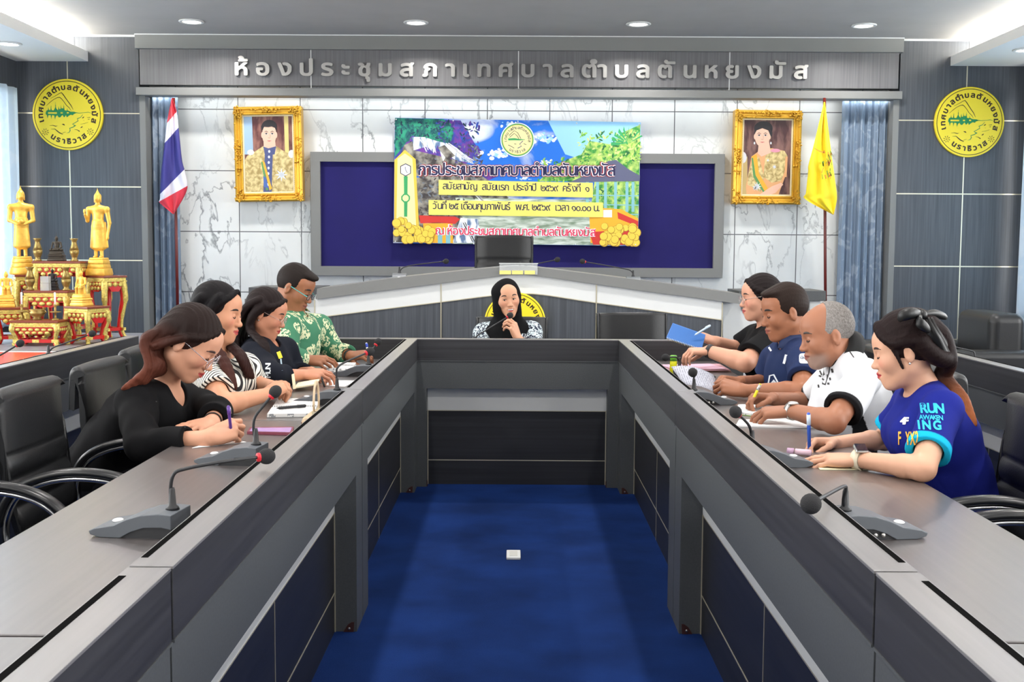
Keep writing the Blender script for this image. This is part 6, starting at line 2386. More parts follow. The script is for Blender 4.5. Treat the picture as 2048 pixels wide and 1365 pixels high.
    def sleeve_param(s, v, left):
        S, E, W = (s.SL, s.EL, s.WL) if left else (s.SR, s.ER, s.WR)
        a, d = np.array(S), np.array(E - S)
        t = ((v - a) @ d) / (d @ d)
        r = np.linalg.norm(v - a - np.clip(t, 0, 2)[:, None] * d, axis=1)
        return t, r

    def collar(s, col, h=.045, r=.066, open_=0.55, name='collar', tilt=0.0):
        """turned band round the neck, open at the front"""
        ax = (s.head(-.03, 0, -.06) - s.N).normalized()
        c = s.N + ax * .012
        fw = (s.F - ax * s.F.dot(ax)).normalized()
        sd = ax.cross(fw)
        rows = []
        for j in range(7):
            v = j / 6
            row = []
            for i in range(41):
                a = open_ + (2 * math.pi - 2 * open_) * i / 40
                fr = abs(math.cos(a / 2))
                rr = r * (1.0 + .12 * (v - .5)) + (0.010 if v > .5 else 0)
                zz = h * (1 - abs(2 * v - 1)) - (0.010 * v) - .020 * max(0, math.cos(a)) ** 2
                if v > .5:
                    rr += .014 * (v - .5) * 2
                row.append(c + fw * math.cos(a) * rr + sd * math.sin(a) * rr * 1.02 + ax * zz)
            rows.append(row)
        m = MB(); m.grid(rows)
        return m.build(name, mat('collar_' + str(col), col, 0.85), s.root, 0, True, 0.003)

    def brows(s, col=(34, 26, 24), thick=.0032, mood=0.0):
        m = MB()
        h = s.head
        for q in (-1, 1):
            pts = catmull([h(.0940, q * .013, .027), h(.0940, q * .026, .0325 + mood), h(.0875, q * .042, .0330 + mood), h(.0750, q * .056, .027)], 4)
            n = len(pts)
            m.tube(pts, [(thick * h.sc * (0.75 + 0.5 * math.sin(math.pi * min(1, i / n * 1.1))) * (1 if i < n - 3 else .5), .0022 * h.sc) for i in range(n)], 8, flat=h.u)
        m.build('eyebrows', mat('brow_%d' % col[0], col, 0.7), s.root, 0, True)

    def lids(s, col=(40, 26, 22), zl=-.002):
        """lowered lashes of eyes looking down"""
        m = MB()
        h = s.head
        for q in (-1, 1):
            pts = catmull([h(.0865, q * .0185, .003), h(.0910, q * .026, zl), h(.0912, q * .034, zl - .0015), h(.0845, q * .0445, .0015)], 4)
            m.tube(pts, .0018 * h.sc, 6)
        m.build('eyelashes', mat('lash', col, 0.6), s.root, 0, True)

    def eyes(s, open_=.0055):
        h = s.head
        for q in (-1, 1):
            c = h(.0785, q * .031, .005)
            m = MB(); m.ball(c, (.0130 * h.sc, .0138 * h.sc, open_ * h.sc), 14, M=h.R); e = m.build('eye', mat('eye_white', (226, 222, 216), 0.25), s.root, 0, True)
            m = MB(); m.ball(h(.0850, q * .031 - .002, .005), (.0078 * h.sc, .0062 * h.sc, open_ * 1.02 * h.sc), 12, M=h.R); m.build('iris', mat('iris', (30, 18, 14), 0.15), e, 0, True)
        m = MB()
        for q in (-1, 1):
            pts = catmull([h(.0845, q * .0175, .006), h(.0915, q * .026, .0105), h(.0910, q * .036, .0102), h(.0835, q * .0455, .006)], 4)
            m.tube(pts, .0018 * h.sc, 6)
        m.build('eyelashes', mat('lash', (40, 26, 22), 0.6), s.root, 0, True)

    def glasses(s, rim=(190, 190, 196), metal=1.0, arm=None, rx=.0235, rz=.0205, r=.0013, drop=.004):
        h = s.head
        f0 = MB()
        xc = .107
        for q in (-1, 1):
            ring = [h(xc - .004 * abs(math.cos(a)) - (.008 if math.cos(a) * 1 > .5 else 0) * 0, q * (.033 + rx * math.cos(a)), .002 - drop + rz * math.sin(a)) for a in np.linspace(0, 6.2832, 29)[:-1]]
            f0.tube(ring, r * h.sc, 6, closed=True)
        f0.tube(catmull([h(xc, -.011, .004 - drop), h(xc + .004, 0, .008 - drop), h(xc, .011, .004 - drop)], 5), r * h.sc, 6)
        g = f0.build('eyeglasses', mat('rim_%d_%d' % (rim[0], rim[2]), rim, 0.25, metal), s.root, 0, True)
        for q in (-1, 1):
            m = MB()
            m.tube(catmull([h(xc - .005, q * (.033 + rx), .006 - drop), h(.090, q * .066, .008 - drop), h(.04, q * .078, .009), h(.0, q * .083, .012), (h(-.022, q * .083, -.008))], 5), r * h.sc * 1.1, 6)
            m.build('temple', mat('rim_%d_%d' % ((arm or rim)[0], (arm or rim)[2]), arm or rim, 0.3, metal if arm is None else 0.2), g, 0, True)
            m = MB()
            m.poly([h(xc - .001, q * (.033 + rx * .96 * math.cos(a)), .002 - drop + rz * .96 * math.sin(a)) for a in np.linspace(0, 6.2832, 25)[:-1]])
            m.build('lens', mat('lens_glass', (226, 226, 236), 0.04, alpha=0.14), g, 0, True)

    def hair(s, col, style, col2=None, grade=None, ripple=(.0016, 230), cap=(.106, .087, .101), cut=((.8, 0, -.6), .013), extra=None, lo=(.22, .22, .3), hi=(.22, .22, .2), flatgrey=None, name='hair', seed=3):
        h = s.head
        F = Field(h.o - Vector(lo), h.o + Vector(hi), s.h * .95)
        sc = h.sc
        F.op(ell(h(-.016, 0, .036), [q * sc for q in cap], h.R))
        n, dd = cut
        nn = Vector(n).normalized()
        F.keep(h(*(nn * dd)), h.dirv(*nn))
        if extra:
            extra(F, h)
        r = np.random.RandomState(seed)
        # fine locks that run back from the brow
        X, Y, Z = F.ax[0][:, None, None] - h.o.x, F.ax[1][None, :, None] - h.o.y, F.ax[2][None, None, :] - h.o.z
        L = lambda a: X * a.x + Y * a.y + Z * a.z
        ang = np.arctan2(L(h.l), L(h.u) + .02) if style != 'long' else L(h.l) * 9 + L(h.f) * 3
        F.d = F.d + (ripple[0] * (np.sin(ang * 38 + 14 * L(h.f)) * .6 + np.sin(ang * 67 + 22 * L(h.f) + 1) * .4)).astype(np.float32)
        c1 = np.array(lin(col))
        c2 = np.array(lin(col2 or col))

        def tint(v):
            w = np.zeros(len(v))
            if grade:
                a, b = grade
                w = np.clip((v - np.array(a)) @ np.array(Vector(b) - Vector(a)) / (Vector(b) - Vector(a)).length_squared, 0, 1)
            c = c1[None] * (1 - w[:, None]) + c2[None] * w[:, None]
            if flatgrey is not None:
                q = h.local(v)
                k = np.clip(np.random.RandomState(1).rand(len(v)) * .5 + .5 * np.clip((q[:, 0] + .08) / .12, 0, 1), 0, 1)
                c = c * (1 - k[:, None] * .7) + np.array(lin(flatgrey))[None] * k[:, None] * .7
            return c
        return F.mesh(name, HAIR, s.root, tint)

    def band(s, name, left, t, r, w, material, th=.003):
        """ring round the forearm at share t from the elbow"""
        E, W = (s.EL, s.WL) if left else (s.ER, s.WR)
        p = E.lerp(W, t)
        d = (W - E).normalized()
        M = V(0, 0, 1).rotation_difference(d).to_matrix()
        m = MB(); m.lathe([(r, -w), (r + th, -w), (r + th, w), (r, w), (r, -w)], p, 24, M=M)
        return m.build(name, material, s.root, 0, True), p, d, M


def decal(person, obj, draw, name, mats_, lift=.0016, far=0.0):
    """draws 2-D shapes given in picture pixels onto the garment's surface: draw(mb, place)"""
    me = obj.data
    b = base_of(obj.parent)
    vs = [v.co + b for v in me.vertices]
    tr = BVHTree.FromPolygons(vs, [p.vertices[:] for p in me.polygons])
    o = V(0, 0, CAM_Z)
    miss = []

    def place(x, y, lf=0.0):
        d = ray(x, y).normalized()
        hit = tr.ray_cast(o, d)
        if hit[0] is None:
            miss.append(1)
            q = tr.find_nearest(o + d * person.PV.y)
            return q[0] + q[1] * lift
        nrm = hit[1]
        if nrm.dot(d) > 0:
            nrm = -nrm
        return hit[0] + nrm * (lift + lf) - d * .0012
    m = MB()
    draw(m, place)
    return m.build(name, mats_, person.root, 0, True)


def dirv(pitch, yaw, base):
    """base +1 looks along +x, -1 along -x; yaw > 0 turns to the camera"""
    p, y = math.radians(pitch), math.radians(yaw)
    return V(base * math.cos(p) * math.cos(y), -math.cos(p) * math.sin(y), -math.sin(p))


def strands(F, paths, k=.006):
    for pts, r0, r1 in paths:
        c = catmull(pts, 5)
        n = len(c) - 1
        for i in range(n):
            a, b = i / n, (i + 1) / n
            F.op(rc(c[i], c[i + 1], r0 + (r1 - r0) * a, r0 + (r1 - r0) * b), k)


UP = V(0, 0, 1)
# ---- woman in the black blouse (left, nearest)
p = Person('woman in black blouse and clear glasses, writing at the left desk nearest the camera', (1, 0, 0), dict(
    PV=V(-1.51, 4.20, .56), H=P(380, 686, 4.10), f=dirv(37, 3, 1), s=1.03, N=P(328, 768, 4.17), SL=P(372, 802, 4.36), SR=P(272, 808, 3.99),
    EL=P(434, 826, 4.20), ER=P(286, 893, 3.78), WL=P(424, 845, 4.00), WR=P(416, 877, 3.70), g=1.10, bust=1, h=.0036, arm=1.0))
p.body({True: (P(382, 856, 3.90) - P(424, 845, 4.0), V(.2, -.2, 1), FLAT, .95), False: (P(470, 856, 3.74) - P(416, 877, 3.70), V(.1, -.75, .65), WRITE, .98)}, (204, 150, 122), (180, 72, 70), .25, head_kw=dict(wide=1.05, smile=1.0, neck_r=.047))
p.legs((28, 28, 32))
blk = flat((15, 15, 17))
p.shirt(blk, (1.72, 1.72), .014, .012, neck_cut=[(ell(p.N + V(.045, 0, -.02), (.055, .060, .07)), .01)], fold=.005, name='blouse')
for i, (x, y) in enumerate(((312, 804), (363, 806), (369, 855), (241, 904))):
    decal(p, p.shirt_obj, lambda m, pl: stroke(m, [(x - 1.4, y), (x + 1.4, y)], 2.4, pl), 'button', MT['blackplastic'])
p.brows((60, 36, 30)); p.lids(); p.glasses((200, 196, 204), 1.0, rx=.026, rz=.024, drop=.006)
tip = P(252, 776, 4.0)


def w1hair(F, h):
    hd = lambda x, y, z: h(x, y, z)
    mid, end = P(318, 742, 4.04), P(253, 776, 3.99)
    chain = [hd(-.03, 0, .06), hd(-.075, -.01, .0), hd(-.10, -.02, -.07), mid + V(-.01, .02, .01), P(282, 760, 4.01), end]
    wid = [(.080, .060), (.078, .042), (.072, .034), (.058, .024), (.044, .018), (.026, .010)]
    for i in range(5):
        F.op(eseg(chain[i], chain[i + 1], h.l, wid[i], wid[i + 1]), .025)
    ps = []
    for k in range(8):
        y = -.075 + .15 * k / 7
        ps.append(([hd(-.07, y * .9, .02), hd(-.11, y * .9 - .02, -.07), mid + h.l * (y * .8) + V(-.02, 0, .015), end + h.l * (y * .5) + V(.006 * (k % 3), 0, -.01 * (k % 2))], .014, .005))
    strands(F, ps, .014)
    for q in (-1, 1):
        strands(F, [([hd(.066, q * .025, .098), hd(.045, q * .066, .062), hd(.005, q * .086, .035), hd(-.035, q * .088, -.01), hd(-.07, q * .085, -.06)], .008, .014)], .008)


p.hair((34, 24, 22), 'long', (104, 56, 42), (h_a := p.head(-.06, 0, .0), tip), extra=w1hair, lo=(.40, .35, .30), hi=(.2, .3, .2), cut=((.86, 0, -.5), .022))
pb, q, d, M = p.band('bracelet', True, .92, .030, .004, MT['black'])
pen('purple pen in the hand of the woman in the black blouse', P(463, 872, 3.73), P(456.5, 812, 3.70), .0052, mat('purple_pen', (92, 56, 140), 0.35))

# ---- woman in the striped top
p = Person('smiling woman with long black hair in a black and white striped top', (1, 0, 0), dict(
    PV=V(-1.48, 4.90, .56), H=P(435, 626, 4.75), f=dirv(11, 7, 1), s=.97, N=P(432, 705, 4.78), SL=P(492, 738, 4.97), SR=P(412, 745, 4.58),
    EL=P(503, 768, 5.05), ER=P(446, 812, 4.34), WL=P(545, 774, 4.80), WR=P(532, 790, 4.56), g=1.08, bust=1, h=.0038, arm=1.0))
p.body({True: (P(572, 766, 4.72) - P(545, 774, 4.80), V(0, .2, 1), HOLD, .95), False: (P(576, 764, 4.66) - P(532, 790, 4.56), V(0, -.5, .8), HOLD, .97)}, (202, 144, 112), (186, 76, 74), .3, head_kw=dict(wide=1.12, smile=1.0, neck_r=.050))
p.legs((30, 30, 34))
stripe = mix_mat('striped_cloth', (238, 234, 222), (34, 32, 34), lambda nt, tc: _stripes(nt, tc), 0.8) if False else None


def _stripes(nt, tc):
    mp = nt.nodes.new('ShaderNodeMapping')
    mp.inputs['Rotation'].default_value = (0, 0.35, 0.5)
    nt.links.new(tc.outputs['Object'], mp.inputs['Vector'])
    sp = nt.nodes.new('ShaderNodeSeparateXYZ')
    nt.links.new(mp.outputs[0], sp.inputs[0])
    a = nt.nodes.new('ShaderNodeMath'); a.operation = 'MULTIPLY'; a.inputs[1].default_value = 1 / .0118
    nz = nt.nodes.new('ShaderNodeTexNoise'); nz.inputs['Scale'].default_value = 9
    nt.links.new(tc.outputs['Object'], nz.inputs['Vector'])
    b0 = nt.nodes.new('ShaderNodeMath'); b0.operation = 'MULTIPLY'; b0.inputs[1].default_value = 0.010
    nt.links.new(nz.outputs[0], b0.inputs[0])
    s0 = nt.nodes.new('ShaderNodeMath'); s0.operation = 'ADD'
    nt.links.new(sp.outputs['X'], s0.inputs[0]); nt.links.new(b0.outputs[0], s0.inputs[1])
    nt.links.new(s0.outputs[0], a.inputs[0])
    f = nt.nodes.new('ShaderNodeMath'); f.operation = 'FRACT'
    nt.links.new(a.outputs[0], f.inputs[0])
    g = nt.nodes.new('ShaderNodeMath'); g.operation = 'LESS_THAN'; g.inputs[1].default_value = 0.42
    nt.links.new(f.outputs[0], g.inputs[0])
    return g.outputs[0]


stripe = mix_mat('striped_cloth', (238, 234, 222), (34, 32, 34), _stripes, 0.8)
p.shirt(flat((238, 234, 222)), (.78, .62), .013, .018, neck_cut=[(ell(p.N + V(.03, 0, .01), (.055, .062, .05)), .01)], fold=.003, name='striped_top', material=stripe)
p.brows((40, 28, 24)); p.lids()


def w2hair(F, h):
    ps = []
    for k in range(7):
        a = k / 6
        y = -.088 + .03 * a
        e = P(458 + 13 * a, 768 + 10 * a, 4.50 + .03 * a)
        ps.append(([h(.025, y * .9, .075), h(-.015 - .02 * a, y, .0), h(-.02, y * 1.05, -.075), P(440 + 14 * a, 722, 4.52 + .03 * a), e], .012, .005))
        e = P(492 + 14 * a, 752 + 4 * a, 4.76 + .05 * a)
        ps.append(([h(.02, .08, .07), h(.0, .085, -.02), h(.03 + .02 * a, .05, -.115), P(474 + 14 * a, 712, 4.70 + .05 * a), e], .013, .005))
        ps.append(([h(-.05, -.08 + .16 * a, .06), h(-.10, -.08 + .16 * a, -.03), h(-.105, -.085 + .17 * a, -.13), h(-.09, -.09 + .18 * a, -.23)], .018, .010))
    strands(F, ps, .014)
    for q in (-1, 1):
        strands(F, [([h(.068, q * .006, .108), h(.058, q * .050, .080), h(.022, q * .082, .045), h(-.005, q * .088, .0), h(-.03, q * .088, -.06)], .008, .014)], .008)


p.hair((20, 18, 20), 'long', (66, 36, 30), (p.head(0, 0, -.08), P(470, 770, 4.55)), extra=w2hair, lo=(.26, .34, .42), hi=(.3, .34, .2), cut=((.86, 0, -.5), .028), ripple=(.0005, 200))

# ---- woman in the dark jacket
p = Person('woman with glasses and long dark hair in a dark jacket with a yellow badge', (1, 0, 0), dict(
    PV=V(-1.46, 5.62, .57), H=P(532, 627, 5.54), f=dirv(21, 2, 1), s=.92, N=P(524, 683, 5.56), SL=P(568, 700, 5.74), SR=P(506, 712, 5.38),
    EL=P(590, 752, 5.78), ER=P(546, 755, 5.16), WL=P(622, 744, 5.55), WR=P(604, 750, 5.32), g=.98, bust=1, h=.0040, arm=.95))
p.body({True: (P(650, 742, 5.45) - P(622, 744, 5.55), V(0, .1, 1), REST, .95), False: (P(648, 748, 5.32) - P(604, 750, 5.32), V(0, -.4, .9), REST, .98)}, (192, 132, 104), (176, 68, 66), .2, head_kw=dict(wide=1.04, neck_r=.046))
p.legs((26, 26, 30))
p.shirt(flat((22, 25, 34)), (1.5, 1.45), .016, .014, neck_cut=[(ell(p.N + V(.04, 0, -.005), (.05, .045, .06)), .01)], fold=.003, name='jacket')


def muni(m, pl):
    put_text(m, 'MUNI', lambda x, y: pl(541 - y * 1.0, 756 - x), 29, 14.5, 0.02)


decal(p, p.shirt_obj, muni, 'lettering', mat('print_offwhite', (206, 214, 218), 0.7))
decal(p, p.shirt_obj, lambda m, pl: (stroke(m, [(556, 704), (561, 717)], 8, pl, 0), stroke(m, [(561, 718), (564, 742)], 3, pl, 1)), 'badge', [MT['yellow'], mat('badge_strip', (150, 176, 190), 0.6)])
p.brows((40, 28, 24)); p.lids(); p.glasses((214, 190, 180), 0.8, drop=.006)


def w3hair(F, h):
    ps = []
    for k in range(7):
        a = k / 6
        y = -.085 + .17 * a
        ps.append(([h(-.03, y, .07), h(-.085, y, .01), h(-.10, y * 1.05, -.08), h(-.06 - .03 * math.sin(a * 3), y * 1.15, -.20), V(p.N.x - .06 + .04 * abs(a - .5), p.N.y + y * 1.3, p.N.z - .17)], .016, .008))
    for k in range(4):
        a = k / 3
        ps.append(([h(.0, -.086, .05), h(-.04, -.092, -.03), h(-.035 + .02 * a, -.092, -.10), P(520 + 14 * a, 690, 5.36), P(522 + 12 * a, 722, 5.33)], .012, .006))
    strands(F, ps, .014)
    for q in (-1, 1):
        strands(F, [([h(.070, q * .015, .100), h(.055, q * .058, .072), h(.015, q * .084, .045), h(-.03, q * .090, .03), h(-.05, q * .088, -.03)], .008, .013)], .008)


p.hair((30, 22, 22), 'long', extra=w3hair, lo=(.3, .3, .38), hi=(.22, .3, .2), cut=((.86, 0, -.5), .026))
m = MB(); m.ball(p.head(-.004, -.088, -.035), .004, 8); m.build('earring', MT['steel'], p.root, 0, True)
nb = thing('small_notebook', 'small cream notebook held open by the woman in the dark jacket', 'notebook', P(622, 770, 5.2))
m = MB(); m.prism([P(588, 778, 5.10), P(632, 771, 5.15), P(640, 760, 5.30), P(596, 768, 5.26)], V(0, 0, .006)); m.build('pages', cream, nb, 0, True)
m = MB(); m.prism([P(586, 779, 5.095), P(592, 778, 5.09), P(588, 748, 5.14), P(583, 750, 5.14)], V(.0, .004, 0.001)); m.build('raised_flap', cream, nb, 0, True)
pen('thin dark pen in the hand of the woman in the dark jacket', P(650, 776, 5.28), P(642, 754, 5.30), .0045, MT['blackplastic'])

# ---- man in the green patterned shirt
p = Person('man with teal-armed glasses in a green and cream patterned shirt', (1, 0, 0), dict(
    PV=V(-1.42, 6.30, .57), H=P(590, 576, 6.25), f=dirv(26, 11, 1), s=1.0, N=P(588, 633, 6.28), SL=P(640, 655, 6.50), SR=P(574, 656, 6.06),
    EL=P(662, 700, 6.52), ER=P(572, 716, 5.88), WL=P(700, 712, 6.36), WR=P(612, 720, 5.98), g=1.08, h=.0042, arm=1.08))
p.body({True: (P(742, 708, 6.30) - P(700, 712, 6.36), V(.1, -.5, .85), HOLD, 1.05), False: (P(655, 722, 5.96) - P(612, 720, 5.98), V(0, -.45, .9), REST, 1.05)}, (150, 98, 70), (132, 76, 66), 0, head_kw=dict(neck_r=.056, nose=1.1))
p.legs((30, 32, 36))


def batik(nt, tc):
    v = nt.nodes.new('ShaderNodeTexVoronoi'); v.inputs['Scale'].default_value = 15; v.feature = 'F1'
    nt.links.new(tc.outputs['Object'], v.inputs['Vector'])
    n = nt.nodes.new('ShaderNodeTexNoise'); n.inputs['Scale'].default_value = 75; n.inputs['Detail'].default_value = 2
    nt.links.new(tc.outputs['Object'], n.inputs['Vector'])
    a = nt.nodes.new('ShaderNodeMath'); a.operation = 'LESS_THAN'; a.inputs[1].default_value = 0.50
    nt.links.new(v.outputs['Distance'], a.inputs[0])
    b = nt.nodes.new('ShaderNodeMath'); b.operation = 'GREATER_THAN'; b.inputs[1].default_value = 0.47
    nt.links.new(n.outputs[0], b.inputs[0])
    c = nt.nodes.new('ShaderNodeMath'); c.operation = 'MULTIPLY'
    nt.links.new(a.outputs[0], c.inputs[0]); nt.links.new(b.outputs[0], c.inputs[1])
    return c.outputs[0]


batm = mix_mat('green_batik', (52, 112, 82), (206, 208, 168), batik, 0.8)
p.shirt(flat((60, 130, 90)), (1.88, 1.80), .016, .010, neck_cut=[(ell(p.N + V(.03, 0, .015), (.05, .05, .04)), .008)], fold=.0025, material=batm)
cl_ = p.collar((70, 140, 100), .036, .066); cl_.data.materials.clear(); cl_.data.materials.append(batm)
p.brows((36, 28, 24), .0036); p.lids(); p.glasses((40, 40, 44), 0.2, (70, 190, 186), rx=.024, rz=.017, r=.0018, drop=.006)
p.hair((34, 28, 26), 'short', cap=(.102, .081, .099), cut=((.62, 0, -.62), .010), ripple=(.0005, 200),
       extra=lambda F, h: F.op(ell(h(.052, 0, .096), (.048, .055, .020), h.R), .02))
p.band('watch_strap', True, .96, .030, .008, MT['blackplastic'])
p.band('bracelet', False, .93, .030, .004, MT['steel'])
m = MB(); m.ball(p.tips[False][1].lerp(p.WR, .55) + V(0, -.004, .012), (.010, .009, .006), 10); m.build('ring', MT['gold'], p.root, 0, True)
pen('white and blue pen in the raised hand of the man in green', P(737, 716, 6.26), P(732.5, 686, 6.27), .0055, MT['paper'], cap=mat('pen_blue', (40, 70, 180), 0.4))
# ---- woman in the headscarf, facing the camera
p = Person('smiling woman in a black headscarf speaking into a microphone at the cross desk', (0, -1, 0), dict(
    PV=V(-.05, 7.62, .56), H=P(1014, 598.5, 7.44), f=V(.20, -.98, -.06), roll=0.12, s=.96, N=P(1016, 648, 7.50), SL=P(1063, 664, 7.52), SR=P(968, 668, 7.52),
    EL=P(1070, 712, 7.36), ER=P(962, 716, 7.36), WL=P(1036, 678, 7.17), WR=P(990, 708, 7.12), g=.95, h=.0036))
p.body({True: (P(1020, 634, 7.14) - P(1036, 678, 7.17), V(.75, -.55, .2), HOLD, .98), False: (V(.3, -1, 0), V(-.1, 0, 1), REST, .9)}, (204, 152, 122), (172, 66, 64), .2, head_kw=dict(smile=1.6, wide=1.05, neck_r=.045, open_mouth=True))
p.legs((30, 30, 36))
printm = mix_mat('navy_white_print', (28, 34, 56), (206, 220, 224), noise_fac(36, .47, .54, 3, 2.2, (1, 1, 1)), .8)
p.shirt(flat((40, 44, 60)), (1.80, 1.9), .018, .014, name='printed_blouse', material=printm)
F = Field(p.head.o - V(.30, .26, .34), p.head.o + V(.30, .26, .18), .0036)
h = p.head
F.op(ell(h(-.020, 0, .030), (.108, .094, .105), h.R))
F.op(ell(h(-.01, 0, -.055), (.088, .088, .09), h.R), .04)
F.op(rc(h(-.02, 0, -.10), p.N - V(0, 0, .02), .082, .088), .04)
F.op(eseg(p.SL.lerp(p.SR, .12), p.SL.lerp(p.SR, .88), UP, (.068, .082), (.068, .082)), .05)
F.op(eseg(p.N + V(0, -.03, -.02), p.N + V(.0, -.06, -.22), V(1, 0, 0), (.10, .085), (.155, .10)), .05)
F.op(eseg(p.N + V(0, .04, 0), p.N + V(0, .05, -.25), V(1, 0, 0), (.10, .07), (.17, .08)), .05)
F.ripple(.0035, 38, 5, (1, 1, 1.2))
# opening for the face
F.op(eseg(h(.02, 0, -.002), h(.24, 0, -.002), h.l, (.064 * h.sc, .062 * h.sc), (.068 * h.sc, .068 * h.sc)), .008, 's')
F.op(eseg(h(.03, 0, -.052), h(.24, 0, -.055), h.l, (.056 * h.sc, .060 * h.sc), (.060 * h.sc, .066 * h.sc)), .02, 's')
F.mesh('headscarf', CLOTH, p.root, flat((13, 13, 15)))
p.brows((40, 28, 24), .0030, .002); p.eyes(.0058)
m = MB(); m.ball(h(.0885, 0, -.0625), (.0085 * h.sc, .0220 * h.sc, .0054 * h.sc), 12, M=h.R)
m.build('teeth', mat('teeth', (240, 236, 226), 0.25), p.root, 0, True)

# ---- woman in the blue running shirt (right, nearest)
p = Person('woman in a blue running shirt with black hair bow, writing at the right desk', (-1, 0, 0), dict(
    PV=V(1.40, 3.60, .57), H=P(1808, 703, 3.56), f=dirv(14, -14, -1), s=.90, N=P(1848, 778, 3.58), SL=P(1884, 820, 3.39), SR=P(1822, 802, 3.76),
    EL=P(1846, 938, 3.19), ER=P(1770, 880, 3.88), WL=P(1716, 920, 3.37), WR=P(1666, 888, 3.74), g=.96, bust=1, h=.0034, arm=.86))
p.body({True: (P(1620, 918, 3.42) - P(1716, 920, 3.37), V(0, -.15, 1), FLAT, .95), False: (P(1612, 888, 3.70) - P(1666, 888, 3.74), V(.1, .55, .8), WRITE, .95)}, (212, 162, 134), (186, 64, 68), .3, head_kw=dict(wide=.98, neck_r=.044, nose=.92))
p.legs((24, 26, 40))


def bluet(v):
    c = np.repeat(np.array(lin((26, 35, 122)))[None], len(v), 0)
    for left, u in ((True, .74), (False, .70)):
        t, r = p.sleeve_param(v, left)
        w = np.clip((t - (u - .105)) / .012, 0, 1) * (r < .11) * (t < u + .12)
        c = c * (1 - w[:, None]) + np.array(lin((20, 166, 206)))[None] * w[:, None]
    return c


p.shirt(bluet, (.74, .70), .013, .011, neck_cut=[(ell(p.N + V(-.035, 0, .015), (.058, .066, .048)), .008)], fold=.0035, name='running_shirt')
cy = mat('print_cyan', (28, 176, 214), 0.6)
import functools


def runtxt(m, pl):
    for s_, x0, y0, w, sz, o in (('RUN', 1842, 826, 47, 27, .045), ('AWAKEN', 1839, 840, 47, 13.5, .03), ('ING', 1837, 859, 46, 25, .045)):
        put_text(m, s_, lambda x, y: pl(x0 + x - y * .10, y0 - y + x * .03), w, sz, o, 0, xs=.92)


decal(p, p.shirt_obj, runtxt, 'sleeve_lettering', cy)
decal(p, p.shirt_obj, lambda m, pl: put_text(m, '4F', lambda x, y: pl(1800 + x + y * .15, 849 - y), 17, 19, .05), 'chest_logo', MT['paper'])
decal(p, p.shirt_obj, lambda m, pl: put_text(m, 'F YX2', lambda x, y: pl(1797 + x, 889 - y), 40, 36, .03, xs=.38), 'chest_lettering', mat('print_orange', (240, 180, 60), 0.6))
p.brows((56, 38, 32)); p.lids()


def bhair(F, h):
    strands(F, [([h(-.06, y, .075), h(-.125, y * .5, .035), h(-.135, y * .4, -.06), P(1886 + y * 200, 755, 3.56), P(1918 + y * 300, 797, 3.50), P(1941 + y * 220, 850, 3.46)], .028, .009) for y in (-.03, -.01, .01, .03)], .010)
    strands(F, [([h(-.05, q * .075, .03), h(-.09, q * .06, -.03), h(-.12, q * .03, -.05)], .024, .024) for q in (-1, 1)], .01)
    for q in (-1, 1):
        strands(F, [([h(.066, q * .008, .106), h(.062, q * .048, .074), h(.030, q * .078, .040), h(-.02, q * .088, .040), h(-.07, q * .07, .03)], .011, .015), ([h(.036, q * .076, .02), h(.026, q * .0775, -.02), h(.020, q * .0745, -.05)], .004, .0015)], .008)
    F.op(ell(h(-.03, 0, .075), (.085, .072, .06), h.R), .03)


p.hair((30, 20, 20), 'tied', (150, 86, 50), (P(1885, 745, 3.5), P(1940, 835, 3.45)), extra=bhair, lo=(.22, .22, .36), hi=(.40, .22, .2), cut=((.88, 0, -.48), .030), ripple=(.0006, 220))
# bow of black satin
bw = MB()
hc = h0 = p.head(-.105, 0, .062)
sat = mat('black_satin', (10, 10, 11), 0.42)
q = p.head
K = P(1843, 630, 3.50)


def lobe(path, wid, thick):
    c = catmull(path, 6)
    n = len(c)
    rows = []
    for i, p_ in enumerate(c):
        a = i / (n - 1)
        t_ = (c[min(i + 1, n - 1)] - c[max(i - 1, 0)]).normalized()
        up_ = (V(0, 0, 1) - t_ * t_.z).normalized()
        sd_ = t_.cross(up_)
        w_ = (.25 + .75 * math.sin(math.pi * min(1, a * .92 + .05)) ** .7)
        rows.append([p_ + up_ * (math.cos(g) * wid * w_) + sd_ * (math.sin(g) * thick * w_) for g in np.linspace(0, 6.283, 13)[:-1]])
    bw.grid(rows, closed=True)
    bw.poly(rows[-1])


lobe([K, P(1826, 627, 3.46), P(1806, 632, 3.455), P(1798, 640, 3.47)], .017, .010)
lobe([K, P(1838, 643, 3.455), P(1850, 655, 3.455), P(1859, 662, 3.47)], .015, .008)
lobe([K, P(1866, 627, 3.53), P(1884, 632, 3.57), P(1892, 636, 3.60)], .012, .010)
bw.ball(K + V(0, -.006, 0), (.014, .014, .015), 12)
for (x0, x1, x2, dz) in ((1856, 1878, 1893, 0), (1862, 1884, 1888, .012)):
    cc = catmull([P(x0 - 6, 636, 3.49 + dz), P(x0 + 6, 662, 3.475 + dz), P(x1 + 2, 692, 3.48 + dz), P(x2, 722, 3.49 + dz)], 5)
    rows = []
    for i, c in enumerate(cc):
        a = i / (len(cc) - 1)
        rows.append([c + V(1, 0, .25) * (.021 * (.5 + .6 * a)) * t + V(0, 1, 0) * (.006 * math.cos(t * 3 + a * 4)) for t in (-1, -.5, 0, .5, 1)])
    bw.grid(rows)
bw.build('hair_bow', sat, p.root, 0, True, .002)
m = MB(); m.ball(p.head(-.004, .088, -.036), .004, 8); m.build('earring', MT['steel'], p.root, 0, True)
_, c0_, d0_, M0_ = p.band('watch_band', True, .97, .029, .013, mat('cream_strap', (226, 214, 188), .6))
